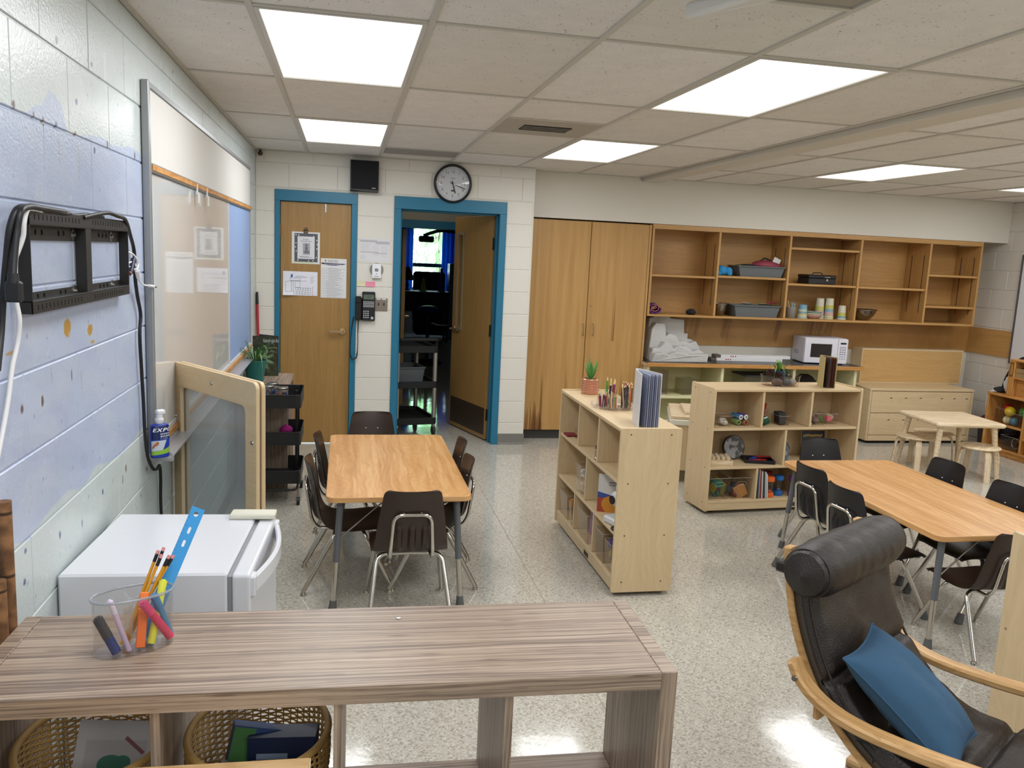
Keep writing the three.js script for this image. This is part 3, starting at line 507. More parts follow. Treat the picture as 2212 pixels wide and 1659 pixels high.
// ------------------------------------------------------------------ things on the counter and in the wall shelving
function bin(name, label, pos, w, d, h, m, turn = 0, group) {         // a tapered tote with a rolled rim, open above
  const t = thing(name, label, 'bin', pos, turn, group); const k = .88, th = .004;
  const shell = (w0, d0, w1, d1, y0, y1) => { const p = [], q = (a, b, c, e) => p.push(...a, ...b, ...c, ...a, ...c, ...e); const lo = [[-w0, y0, -d0], [w0, y0, -d0], [w0, y0, d0], [-w0, y0, d0]], hi = [[-w1, y1, -d1], [w1, y1, -d1], [w1, y1, d1], [-w1, y1, d1]]; for (let i = 0; i < 4; i++) { const j = (i + 1) % 4; q(lo[j], lo[i], hi[i], hi[j]); } return [p, lo, hi]; };
  const [po, lo] = shell(w / 2 * k, d / 2 * k, w / 2, d / 2, 0, h), [pi] = shell(w / 2 * k - th, d / 2 * k - th, w / 2 - th, d / 2 - th, th, h);
  const fl = [...po]; for (let i = 0; i < pi.length; i += 9) fl.push(...pi.slice(i, i + 3), ...pi.slice(i + 6, i + 9), ...pi.slice(i + 3, i + 6));
  const sq = (y, a, b, up) => { const c = [[-a, y, -b], [a, y, -b], [a, y, b], [-a, y, b]]; up ? fl.push(...c[0], ...c[2], ...c[1], ...c[0], ...c[3], ...c[2]) : fl.push(...c[0], ...c[1], ...c[2], ...c[0], ...c[2], ...c[3]); };
  sq(0, w / 2 * k, d / 2 * k, false); sq(th, w / 2 * k - th, d / 2 * k - th, true);
  const g = new THREE.BufferGeometry(); g.setAttribute('position', new THREE.Float32BufferAttribute(fl, 3)); g.computeVertexNormals(); g.setAttribute('uv', new THREE.Float32BufferAttribute(new Float32Array(fl.length / 3 * 2), 2));
  part(t, 'tub', g, m);
  part(t, 'rim', place(ext(hole(rrect(-w / 2 - .012, -d / 2 - .012, w / 2 + .012, d / 2 + .012, .02), rrect(-w / 2 + .003, -d / 2 + .003, w / 2 - .003, d / 2 - .003, .014)), .014, { bevel: .004 }), { rx: -Math.PI / 2, y: h - .012 }), m);
  return t;
}
const binGrey = M('#5f6467', .5);
bin('storage_bin', 'grey plastic tote heaped with a red zip pouch, on the upper shelf', [4.825, 1.653, -7.80], .50, .24, .105, binGrey);
bin('storage_bin', 'grey plastic tote holding small plates, beside the steel mixing bowl', [4.815, 1.2525, -7.80], .50, .24, .115, binGrey);
function lump(rx, ry, rz, seed, amp = .18, seg = 22) {               // a soft crumpled mass
  const g = new THREE.SphereGeometry(1, seg, Math.round(seg * .7)), n = noiser(seed), p = g.attributes.position, v = V3();
  for (let i = 0; i < p.count; i++) { v.fromBufferAttribute(p, i); const a = 1 + (n.fbm(v.x * 2 + 20, v.y * 2 + v.z * 1.7 + 20, 3, 256, 256) - .5) * 2 * amp; p.setXYZ(i, v.x * a * rx, v.y * a * ry, v.z * a * rz); }
  g.computeVertexNormals(); return g;
}
{
  const t = thing('zip_pouch', 'dark red zip pouch with a white card, lying in the upper grey tote', 'pouch', [4.93, 1.74, -7.78]);
  part(t, 'pouch', place(lump(.16, .05, .08, 51, .15), { y: .03, rz: -.08 }), C('#8b3647', .6)); part(t, 'card', place(B(-.04, 0, -.001, .04, .06, .001), { x: .09, y: .05, rz: -.4 }), mat.paper); part(t, 'strap', sweep(smooth([V3(-.1, .06, .02), V3(-.04, .1, .01), V3(.02, .085, 0), V3(.05, .075, 0)]), .008, 6), mat.black);
  const s = thing('folded_cloth', 'dark folded cloth lying in the upper grey tote beside the red pouch', 'cloth', [4.72, 1.745, -7.80]); part(s, 'cloth', place(lump(.12, .02, .09, 52, .2), { y: .012 }), C('#23262c', .8)); part(s, 'green_edge', place(lump(.03, .012, .05, 53), { x: -.08, y: .014 }), C('#5f6f2c', .7));
  const u = thing('plush_toy', 'bright blue plush toy on the shelf next to the upper grey tote', 'toy', [4.425, 1.653, -7.74]); const pm = M('#2f8cc6', .9, { sheen: .5 });
  part(u, 'body', place(lump(.06, .05, .055, 54, .12), { y: .05 }), pm); part(u, 'head', place(lump(.045, .04, .045, 55, .1), { x: .055, y: .045, z: .02 }), pm); for (const [x, z] of [[-.045, .03], [.06, .055], [.09, .0]]) part(u, 'paw', place(lump(.025, .022, .025, 56, .1), { x, y: .022, z }), pm);
  const p = thing('rolled_blanket', 'rolled purple and pink blanket on the empty lower left shelf', 'blanket', [3.745, 1.2525, -7.76]);
  const sp = []; for (let i = 0; i <= 60; i++) { const a = i / 60 * 4 * Math.PI, r = .015 + .037 * i / 60; sp.push([Math.cos(a) * r * 1.25, .056 + Math.sin(a) * r]); }
  part(p, 'roll', place(bent(sp, .012, .22, .002), { ry: Math.PI / 2 - .3 }), C('#5b2f6d', .9)); part(p, 'inner_layer', place(bent(sp.slice(0, 40), .005, .226, .001), { ry: Math.PI / 2 - .3 }), C('#c06a4e', .9), 'pink and yellow lining'); 
  const b = single('crumpled_cloth', place(lump(.05, .03, .04, 58, .25), { y: .028 }), C('#16171a', .8), 'small crumpled black cloth on the lower left shelf', 'cloth', undefined, [4.13, 1.2525, -7.74]);
}
function bowl(name, label, x, y, z, r, h, m) { const t = thing(name, label, 'bowl', [x, y, z]); part(t, 'bowl', lathe([[0, .004], [r * .42, .002], [r * .5, .006], [r * .8, h * .45], [r * .97, h * .9], [r, h], [r + .006, h], [r + .005, h - .004], [r * .95, h * .86], [r * .78, h * .42], [r * .46, .003], [0, 0]].reverse().map(p => p), 40), m); return t; }
bowl('mixing_bowl', 'small tall stainless steel mixing bowl beside a grey tote', 4.452, 1.2525, -7.78, .088, .125, M('#8d857a', .22, { metalness: 1 })); bowl('mixing_bowl', 'wide stainless steel mixing bowl alone in its bay', 6.07, 1.2525, -7.80, .145, .115, M('#8d857a', .22, { metalness: 1 }));
{
  const pl = (label, x, z, m, r = .06) => single('small_plate', lathe([[0, .003], [r * .6, .003], [r, .014], [r + .002, .013], [r * .62, 0], [0, 0]].reverse(), 28), m, label, 'plate', undefined, [x, 1.372, z]);
  pl('white saucer on the rim of the lower grey tote', 4.75, -7.79, C('#d5d2c8', .4)); pl('pale green saucer lying in the lower grey tote', 4.93, -7.78, C('#a6b88a', .4)); single('red_ribbon', sweep(smooth([V3(-.05, 0, 0), V3(0, .02, .01), V3(.05, .015, 0), V3(.07, .03, .01)]), .007, 6), C('#96283c', .6), 'dark red ribbon spilling over the lower grey tote', 'ribbon', undefined, [5.0, 1.385, -7.77]);
  const c = thing('cash_box', 'black metal cash box with a carrying handle on the shelf', 'box', [5.51, 1.6055, -7.80], .06); part(c, 'body', B(-.16, 0, -.1, .16, .06, .1, { c: .006 }), mat.blackMetal); part(c, 'lid', B(-.162, .0605, -.102, .162, .095, .102, { c: .008 }), mat.blackMetal); part(c, 'handle', sweep(fillet([V3(-.06, .094, 0), V3(-.05, .115, 0), V3(.05, .115, 0), V3(.06, .094, 0)], .02), .005, 8), mat.black); part(c, 'lock', place(cyl(.011, .011, .004, 16), { rx: Math.PI / 2, x: .05, y: .045, z: .1 }), mat.chrome); part(c, 'name_plate', B(.02, .068, .102, .085, .076, .104, { c: .0005 }), mat.steel);
}
const band = (cols, w = 8, h = 64) => canvasTex(w, h, (g) => { cols.forEach((c, i) => { g.fillStyle = c; g.fillRect(0, Math.floor(i * h / cols.length), w, Math.ceil(h / cols.length)); }); });
function cup(label, x, z, n, r, h, map) {        // a nested stack of plastic tumblers upside down
  const t = thing('tumbler_stack', label, 'cups', [x, 1.2525, z]); const m = M('#e2dfd6', .4, { map });
  const one = h;
  for (let k = 0; k < n; k++) { const y0 = k === 0 ? 0 : 0, e = (n - 1 - k) * .02; const g = lathe([[r * 1.03, e * 0], [r, .004], [r * (1 - .22 * (one - e) / one), one - .004 - e], [r * .74, one - e], [0, one - e]], 26); const uv = g.attributes.uv, p = g.attributes.position; for (let i = 0; i < uv.count; i++) uv.setY(i, p.getY(i) / h); if (k === n - 1 || n === 1) part(t, 'tumbler', g, m); else part(t, 'tumbler', place(lathe([[r * 1.05, 0], [r * 1.06, .003], [r * 1.0, .014]], 26), { y: k * .018 }), m); }
}
cup('stack of blue and striped pastel tumblers beside the straws', 5.365, -7.77, 2, .052, .14, band(['#7fb2d6', '#7fb2d6', '#c9d9c9', '#8fb0b8', '#d8d3a8', '#dcd8c4'])); cup('tall stack of white, yellow and pink striped tumblers', 5.665, -7.77, 3, .048, .215, band(['#e3e0d2', '#e3e0d2', '#cfd06a', '#8fb6d0', '#dcb6bb', '#cfd06a'])); cup('tall stack of white tumblers behind the short stack', 5.575, -7.80, 3, .048, .21, band(['#e3e0d2', '#e0ddd0', '#cfd06a', '#dcb6bb', '#8fb6d0'])); cup('short stack of white and yellow tumblers at the bay end', 5.815, -7.77, 2, .046, .145, band(['#e5e2d5', '#e5e2d5', '#cfd06a', '#8fb6d0'])); cup('grey plastic tumbler stack half hidden behind the striped stacks', 5.70, -7.87, 2, .05, .205, band(['#8c9198', '#858a92']));
{
  const s = thing('bowl_stack', 'low stack of pastel plastic bowls between the tumblers', 'bowls', [5.49, 1.2525, -7.77]); ['#d0a7a0', '#d9d5bd', '#8aa79a'].forEach((c, k) => part(s, 'bowl', place(lathe([[0, 0], [.05, 0], [.085, .032], [.088, .04], [.084, .04], [.05, .005], [0, .005]], 28), { y: k * .017 }), C(c, .4)));
  const j = thing('straw_jar', 'grey jar of pastel cutlery at the end of the bay', 'jar', [5.235, 1.2525, -7.77]); part(j, 'jar', lathe([[0, 0], [.045, 0], [.05, .1], [.05, .11], [.045, .11], [.04, .006], [0, .006]].reverse(), 24), C('#85837d', .4)); ['#9fb9a6', '#86b0c8', '#cfcfa0', '#a9c4b5', '#7ba6c4', '#c9b27f'].forEach((c, k) => part(j, 'handle', rod(V3(Math.cos(k) * .02, .02, Math.sin(k) * .02), V3(Math.cos(k * 1.9) * .04, .15 + k % 3 * .01, Math.sin(k * 1.9) * .03), .005, 8), C(c, .4)));
}
{ // microwave
  const t = thing('microwave_oven', 'small white microwave oven with a dark window on the counter', 'microwave', [5.64, .8, -7.83], -.16); const w = M('#dcdbe4', .35);
  part(t, 'body', B(-.225, 0, -.17, .225, .26, .15, { c: .006 }), w); const door = part(t, 'door', ext(hole(rrect(-.224, .004, .12, .256, .008), rrect(-.16, .06, .06, .2, .006)), .02, { bevel: .003 }).translate(0, 0, .1505), w); part(door, 'window', B(-.16, .06, .152, .06, .2, .158, { c: .001 }), C('#241d1c', .15));
  const cp = part(t, 'control_panel', B(.123, .004, .1505, .224, .256, .17, { c: .003 }), w); part(cp, 'display', B(.145, .205, .17, .205, .222, .172, { c: .0005 }), C('#141418', .3)); for (let r = 0; r < 6; r++) for (let c = 0; c < 3; c++) part(cp, 'button', B(.142 + c * .023, .05 + r * .023, .17, .158 + c * .023, .062 + r * .023, .1715, { c: .0005 }), C(r < 2 ? '#a9b2c6' : '#8c8c96', .5));
  for (let k = 0; k < 5; k++) for (let r = 0; r < 5; r++) part(t, 'vent_slot', B(-.2258, .075 + r * .009, .0 - k * .028, -.2245, .08 + r * .009, .016 - k * .028, { c: .0002 }), C('#5d5a62', .6)); for (const [x, z] of [[-.19, .12], [.19, .12], [-.19, -.14], [.19, -.14]]) part(t, 'foot', place(cyl(.014, .014, .009, 12), { x, y: -.009, z }), mat.black);
}
{ // crumpled white foam or paper rock: stacked tilted slabs
  const t = thing('paper_iceberg', 'big crumpled white paper iceberg on the counter beside the tall cabinet', 'sculpture', [4.0, .7915, -7.78]); const m = M('#c6c6c4', .8, { bumpMap: paintBump, bumpScale: .004 });
  const slab = (pts, z0, z1, k) => { const s = new THREE.Shape(pts.map(p => new THREE.Vector2(...p))); const g = ext(s, z1 - z0, { bevel: .012, bs: 2 }); g.translate(0, 0, z0); const n = noiser(60 + k), p = g.attributes.position; for (let i = 0; i < p.count; i++) { const x = p.getX(i), y = p.getY(i), z = p.getZ(i), q = n.fbm(x * 14 + 50, y * 14 + z * 9 + 50, 3, 256, 256) - .5; p.setXYZ(i, x + q * .03, Math.max(0, y + q * .02), z + q * .03); } g.computeVertexNormals(); part(t, 'layer', g, m); };
  slab([[-.27, 0], [.29, 0], [.29, .16], [.24, .2], [.19, .21], [.18, .26], [.14, .26], [.13, .4], [-.02, .41], [-.03, .43], [-.08, .43], [-.09, .45], [-.17, .45], [-.2, .42], [-.24, .41]], -.22, -.1, 1);
  slab([[-.27, 0], [.29, 0], [.285, .13], [.23, .19], [.17, .17], [.12, .19], [.05, .19], [.02, .25], [-.06, .26], [-.1, .23], [-.12, .36], [-.2, .37], [-.25, .3]], -.11, -.0, 2);
  slab([[-.28, 0], [.29, 0], [.285, .09], [.22, .12], [.16, .1], [.1, .15], [0, .15], [-.04, .12], [-.08, .18], [-.14, .19], [-.18, .13], [-.26, .12]], -.01, .1, 3);
  slab([[-.29, 0], [.28, 0], [.28, .085], [.15, .08], [.08, .07], [0, .1], [-.07, .1], [-.12, .07], [-.2, .09], [-.28, .08]], .09, .2, 4);
}
{
  const label = canvasTex(512, 32, (g, w, h) => { g.fillStyle = '#dedde0'; g.fillRect(0, 0, w, h); g.fillStyle = '#555'; g.font = 'bold 13px sans-serif'; g.fillText('— — — — —', 120, 20); g.fillStyle = '#b04040'; for (const x of [70, 86]) { g.beginPath(); g.arc(x, 15, 7, 0, 7); g.fill(); } g.fillStyle = '#333'; g.fillRect(100, 8, 8, 14); });
  const mk = (x, y, z, len, lb) => { const t = thing('long_box', lb, 'box', [x, y, z], -.03); part(t, 'carton', B(0, 0, -.05, len, .03, .05, { c: .002 }), mat.paper); const s = part(t, 'label_strip', place(sheetXY(len * .98, .027), { x: len / 2, y: .0015, z: .0508 }), M('#ffffff', .6, { map: label })); part(t, 'end_cap', B(-.06, 0, -.05, -.001, .03, .05, { c: .002 }), C('#5d534f', .5)); };
  mk(4.47, .7915, -7.83, .72, 'long flat white carton lying lowest on the counter'); mk(4.52, .822, -7.84, .76, 'long flat white carton on top of another carton on the counter');
}
// ------------------------------------------------------------------ things in the counter cubbies
{
  const box = (name, lb, x, y, z, w, h, d, m, base) => { const t = thing(name, lb, 'container', [x, y, z], R(-.2, .2)); part(t, 'front', B(-w / 2, .0, d / 2 - .003, w / 2, h, d / 2, { c: .0005 }), m); part(t, 'back', B(-w / 2, 0, -d / 2, w / 2, h, -d / 2 + .003, { c: .0005 }), m); part(t, 'side', B(-w / 2, 0, -d / 2 + .004, -w / 2 + .003, h, d / 2 - .004, { c: .0005 }), m); part(t, 'side', B(w / 2 - .003, 0, -d / 2 + .004, w / 2, h, d / 2 - .004, { c: .0005 }), m); part(t, 'bottom', B(-w / 2, 0, -d / 2, w / 2, .004, d / 2, { c: .0005 }), base || m); return t; };
  box('acrylic_tank', 'clear acrylic tank on a white base in the cream cubby', 3.79, .4605, -7.68, .2, .24, .16, clearTint('#eeeae2'), C('#e9e7dd', .5)); box('clear_box', 'frosted clear box at the end of the cream cubby shelf', 4.13, .4605, -7.72, .16, .16, .16, clearTint('#efeee6', .3)); box('clear_tote', 'frosted clear storage tote with a dark lid in the second cream cubby', 4.95, .4605, -7.72, .5, .2, .3, clearTint('#eeede4', .35)); single('tote_lid', B(-.26, 0, -.16, .26, .015, .16, { c: .004 }), C('#2b2c2e', .5), 'dark lid on the frosted clear tote', 'lid', undefined, [4.95, .662, -7.72]);
  const m = thing('label_printer', 'small white label printer with a blue screen on the cabinet floor', 'printer', [4.02, .066, -7.63], .25); part(m, 'body', B(-.11, 0, -.1, .11, .13, .1, { c: .02 }), mat.white); part(m, 'display', place(B(-.04, 0, 0, .03, .03, .003, { c: .001 }), { x: .02, y: .075, z: .1 }), C('#3d4d78', .3));
  const k = thing('backpack', 'dark brown backpack stuffed into the last cream cubby', 'bag', [5.45, .066, -7.76]); part(k, 'body', place(lump(.2, .3, .16, 61, .12), { y: .3 }), C('#1d1512', .85)); part(k, 'pocket', place(lump(.13, .13, .06, 62, .1), { y: .2, z: .14 }), C('#221813', .85));
  single('dark_coat', place(lump(.1, .22, .16, 63, .2), { y: .23 }), C('#3a3532', .9), 'crumpled grey coat beside the dark backpack', 'coat', undefined, [5.75, .066, -7.76]);
}
// ------------------------------------------------------------------ things on the back wall
{
  const s = thing('wall_speaker', 'black square wall speaker above the closed door', 'speaker', [.905, 2.235, ZB + .002]); const sl = new THREE.Shape([[0, 0], [.11, .01], [.085, .26], [0, .26]].map(p => new THREE.Vector2(...p)));
  part(s, 'cabinet', place(ext(sl, .24, { bevel: .002 }), { ry: -Math.PI / 2, x: .12 }), mat.black); part(s, 'grille', place(B(-.113, .006, 0, .113, .248, .004, { c: .001 }), { z: .109, y: .01, rx: -.1 }), M('#0c0d12', .85, { bumpMap: fineBump, bumpScale: .001 })); part(s, 'badge', place(B(.062, .016, .004, .095, .024, .006, { c: .0005 }), { z: .109, y: .01, rx: -.1 }), C('#8b8b90', .4));
}
{
  const face = canvasTex(512, 512, (g, w) => { g.fillStyle = '#c9ccd1'; g.fillRect(0, 0, w, w); g.translate(256, 256); g.fillStyle = '#1b1b20'; g.font = '52px sans-serif'; g.textAlign = 'center'; g.textBaseline = 'middle'; for (let i = 1; i <= 12; i++) { const a = i * Math.PI / 6; g.fillText(String(i), Math.sin(a) * 178, -Math.cos(a) * 178); } for (let i = 0; i < 60; i++) { g.save(); g.rotate(i * Math.PI / 30); g.fillRect(-1.5, -232, i % 5 ? 2.5 : 5, i % 5 ? 10 : 16); g.restore(); } g.font = 'italic bold 18px sans-serif'; g.fillText('Simplex', 0, -82); });
  const c = thing('wall_clock', 'round white wall clock with a black rim above the open doorway', 'clock', [1.672, 2.352, ZB + .002]);
  part(c, 'rim', place(lathe([[.150, 0], [.168, 0], [.168, .03], [.16, .042], [.15, .042], [.147, .03], [.147, .02], [.15, .004]].reverse(), 64), { rx: Math.PI / 2 }), M('#0f1014', .3)); part(c, 'face', place(new THREE.CircleGeometry(.15, 64), { z: .016 }), M('#ffffff', .5, { map: face })); part(c, 'back', place(cyl(.15, .15, .014, 48), { rx: Math.PI / 2 }), mat.black);
  const hand = (a, l, w, z, n) => part(c, n, place(B(-w / 2, -.025, 0, w / 2, l, .0015, { c: .0004 }), { z, rz: -a }), C('#1a1518', .5)); hand((5 + 17 / 60) * Math.PI / 6 + .1, .085, .009, .02, 'hour_hand'); hand(18.4 * 6 * DEG, .118, .006, .023, 'minute_hand'); part(c, 'hub', place(cyl(.007, .007, .012, 14), { rx: Math.PI / 2, z: .016 }), C('#1a1518', .5)); part(c, 'label_plate', B(-.014, -.066, .0165, .016, -.053, .018, { c: .0003 }), C('#2a2a36', .5)); part(c, 'glass', place(lathe([[0, .046], [.06, .0445], [.12, .038], [.148, .031]], 48), { rx: Math.PI / 2 }), mat.clear);
}
const lines = (g, x, y, w, n, step, col = '#8d8d92', hgt = 2) => { g.fillStyle = col; const r = mulberry(n * 31 + (y | 0)); for (let i = 0; i < n; i++) g.fillRect(x, y + i * step, w * (.55 + r() * .45), hgt); };
function sheetOn(name, label, x0, y0, x1, y1, z, draw, px = 256, curl, tilt = 0) {
  const w = x1 - x0, h = y1 - y0, tex = canvasTex(px, Math.round(px * h / w), draw); const m = M('#ffffff', .7, { map: tex });
  const g = merge(paper(w, h, .0012, curl)); place(g, { x: (x0 + x1) / 2, y: y0, z: z + .0015, rz: tilt }); return single(name, g, m, label, 'paper');
}
sheetOn('paper_chart', 'faint typed chart taped above the thermostat on the white blocks', .873, 1.645, 1.139, 1.845, ZB, (g, w, h) => { g.fillStyle = '#d7d6d8'; g.fillRect(0, 0, w, h); g.fillStyle = '#b4b4ba'; g.fillRect(6, 14, w * .55, 18); g.fillRect(w * .52, 22, w * .46, 24); g.fillRect(8, h * .58, w * .6, 9); g.fillRect(w * .5, h * .62, w * .4, 8); lines(g, 10, 40, 90, 10, 7, '#bcbcc2'); lines(g, 110, 60, 60, 12, 7, '#bfbfc5'); lines(g, 180, 60, 60, 14, 7, '#c4c4ca'); lines(g, 10, h * .72, 60, 6, 6, '#bdbdc4'); });
{
  const c = thing('clipboard_poster', 'laminated page with a dark patterned border hanging from a clip on the door', 'poster', [.418, 1.6, -7.471]);
  const tex = canvasTex(256, 300, (g, w, h) => { g.fillStyle = '#dcdbd9'; g.fillRect(0, 0, w, h); g.fillStyle = '#55565c'; g.fillRect(24, 14, 212, 268); g.fillStyle = '#eee'; for (const [x, y] of [[34, 24], [60, 26], [196, 34], [222, 70], [226, 108], [224, 150], [34, 100], [30, 138], [36, 176], [220, 232], [52, 262], [150, 266], [190, 264]]) g.fillRect(x, y, 8, 11); g.fillStyle = '#d8d8dc'; g.fillRect(52, 42, 156, 212); g.fillStyle = '#6d6d74'; g.font = 'bold 15px serif'; g.fillText('Energy', 98, 74); g.fillText('Benchmarks', 84, 92); g.fillStyle = '#a6a6ac'; g.fillRect(100, 104, 66, 110); g.fillStyle = '#70707a'; g.beginPath(); g.arc(133, 124, 12, 0, 7); g.fill(); g.fillRect(121, 138, 26, 36); g.fillRect(112, 176, 48, 26); g.fillStyle = '#7b7b82'; g.font = '9px sans-serif'; lines(g, 70, 228, 120, 2, 10, '#7b7b82', 4); g.fillStyle = '#c7cf9c'; g.fillRect(6, 284, 190, 10); });
  part(c, 'page', merge(paper(.236, .272, .003)), M('#ffffff', .45, { map: tex })); part(c, 'back_board', B(-.126, -.004, -.004, .118, .276, -.0032, { c: .0003 }), C('#b9b7b0', .6)); part(c, 'clip', [B(-.018, .262, 0, .018, .285, .012, { c: .003 }), place(cyl(.006, .006, .036, 10), { rz: Math.PI / 2, x: .018, y: .29, z: .006 }), B(-.012, .29, .004, .012, .31, .008, { c: .002 })], C('#6b5b49', .35, { metalness: .8 }));
}
sheetOn('floor_plan', 'white building floor plan sheet taped on the door', .228, 1.325, .519, 1.532, -7.471, (g, w, h) => { g.fillStyle = '#e2e2ea'; g.fillRect(0, 0, w, h); g.fillStyle = '#3a62a8'; g.fillRect(58, 22, 14, 18); g.fillRect(54, 38, 18, 8); g.fillStyle = '#8c93ac'; lines(g, 90, 34, 90, 3, 5, '#8c93ac'); lines(g, 200, 36, 36, 9, 6, '#a9b0b9'); g.strokeStyle = '#4d4d58'; g.lineWidth = 1.6; const r = (a, b, c, d) => g.strokeRect(a, b, c, d); r(20, 78, 42, 76); r(52, 52, 76, 18); r(62, 76, 14, 72); r(90, 76, 36, 46); for (let i = 0; i < 6; i++) { r(92 + i * 19, 124, 18, 18); r(80 + i * 21, 154, 20, 18); } g.beginPath(); g.moveTo(52, 72); g.lineTo(178, 72); g.stroke(); g.strokeStyle = '#c03c3c'; g.lineWidth = 2; g.beginPath(); g.moveTo(228, 118); g.lineTo(218, 118); g.lineTo(218, 176); g.lineTo(228, 176); g.stroke(); }, 256, (x, y) => Math.max(0, .05 - y) * Math.max(0, -x) * 4);
sheetOn('response_manual', 'stack of white typed response manual tabs taped on the door', .546, 1.312, .766, 1.655, -7.471, (g, w, h) => { g.fillStyle = '#dcdcdc'; g.fillRect(0, 0, w, h); g.fillStyle = '#2f3048'; g.beginPath(); g.moveTo(4, 44); g.lineTo(w - 4, 50); g.quadraticCurveTo(w / 2, 88, 6, 56); g.fill(); g.fillStyle = '#3a3a32'; g.font = 'bold 13px sans-serif'; g.fillText('Grande Prairie &', 68, 24); g.fillText('Catholic Schools', 68, 38); g.fillStyle = '#d7d8e6'; g.font = 'bold 14px sans-serif'; g.fillText('CRISIS RESPONSE MANUAL', 30, 64); g.fillStyle = '#a08a3a'; g.beginPath(); g.arc(46, 24, 10, 0, 7); g.fill(); const r = mulberry(9); for (let y = 92; y < h - 12; y += 17) { g.fillStyle = '#8f8f93'; g.fillRect(6, y + 10, w - 12 - r() * 60, 2.5); g.fillStyle = '#a9a9b0'; g.fillRect(40 + r() * 40, y + 2, 90 + r() * 60, 4); } }, 256);
{
  const t = thing('thermostat', 'white room sensor on a round grey wall plate', 'sensor', [1.025, 1.50, ZB + .002]); part(t, 'plate', place(cyl(.06, .058, .008, 32), { rx: Math.PI / 2, y: .075, x: 0 }), C('#8a857c', .5)); part(t, 'case', B(-.04, 0, .008, .04, .128, .032, { c: .005 }), mat.white); part(t, 'screen', B(-.016, .06, .032, .014, .086, .0335, { c: .0005 }), C('#7d828a', .3)); part(t, 'brand_strip', B(-.02, .014, .032, .02, .022, .0328, { c: .0002 }), C('#a5adba', .5)); part(t, 'button', B(-.005, .036, .032, .006, .044, .034, { c: .0005 }), C('#9aa2ae', .5));
  sheetOn('sticky_note', 'pink sticky note on the block wall above the phone', .932, 1.424, 1.016, 1.468, ZB, (g, w, h) => { g.fillStyle = '#e68ba4'; g.fillRect(0, 0, w, h); }, 64, (x, y) => Math.max(0, .02 - y) * .2); sheetOn('sticky_note', 'pale yellow sticky note beside the pink one', .858, 1.426, .928, 1.474, ZB, (g, w, h) => { g.fillStyle = '#d8d3ad'; g.fillRect(0, 0, w, h); }, 64, (x, y) => Math.max(0, .02 - y) * .2);
  const s = thing('light_switch', 'double toggle light switch on a brushed metal plate', 'switch', [1.071, 1.214, ZB + .002]); part(s, 'plate', B(-.056, 0, 0, .056, .112, .006, { c: .003 }), M('#8b8176', .4, { metalness: .6 })); for (const x of [-.024, .024]) { part(s, 'toggle', place(B(-.005, -.01, 0, .005, .012, .02, { c: .001 }), { x, y: .056, rx: -.5 }), mat.black); part(s, 'screw', [place(cyl(.0025, .0025, .002, 8), { rx: Math.PI / 2, x, y: .02, z: .006 }), place(cyl(.0025, .0025, .002, 8), { rx: Math.PI / 2, x, y: .09, z: .006 })], mat.steel); part(s, 'tag', B(x - .018, .1, .006, x + .018, .109, .0068, { c: .0002 }), mat.paper); }
}
{
  const t = thing('wall_phone', 'black desk phone mounted on the wall with a coiled cord', 'telephone', [.845, 1.125, ZB + .002]); const b = M('#16171b', .4);
  part(t, 'body', B(.06, 0, 0, .172, .255, .04, { c: .006 }), b); part(t, 'cradle', B(0, .005, 0, .06, .2, .03, { c: .005 }), b); part(t, 'handset', [B(.002, .005, .031, .052, .215, .056, { c: .012 }), B(.002, .16, .05, .052, .215, .07, { c: .012 }), B(.002, .005, .05, .052, .06, .07, { c: .012 })], M('#0f1013', .35));
  const tex = canvasTex(128, 48, (g, w, h) => { g.fillStyle = '#5b6a58'; g.fillRect(0, 0, w, h); g.fillStyle = '#3c463c'; g.fillRect(34, 14, 60, 6); g.fillRect(44, 28, 40, 6); }); part(t, 'screen', place(sheetXY(.09, .04), { x: .117, y: .19, z: .0408 }), M('#fff', .3, { map: tex }));
  for (let i = 0; i < 4; i++) part(t, 'line_key', B(.068, .122 + i * .014, .04, .164, .128 + i * .014, .043, { c: .0005 }), C('#b9bac0', .5)); for (let r = 0; r < 4; r++) for (let c = 0; c < 3; c++) part(t, 'key', place(cyl(.006, .005, .004, 10), { rx: Math.PI / 2, x: .076 + c * .018, y: .03 + r * .018, z: .04 }), C('#c3c4c8', .5)); part(t, 'navigation_pad', place(cyl(.013, .012, .004, 20), { rx: Math.PI / 2, x: .148, y: .026, z: .04 }), C('#aeb0b6', .4));
  const pts = []; const path = smooth([V3(.028, .005, .035), V3(.026, -.1, .03), V3(.024, -.28, .03), V3(.012, -.335, .03), V3(-.014, -.345, .03), V3(-.034, -.31, .03), V3(-.03, -.1, .03), V3(-.012, .03, .02)], 260); path.forEach((p, i) => { const a = i * 1.5; pts.push(p.clone().add(V3(Math.cos(a) * .0042, 0, Math.sin(a) * .0042))); }); part(t, 'coiled_cord', sweep(pts, .0034, 5), mat.black);
}
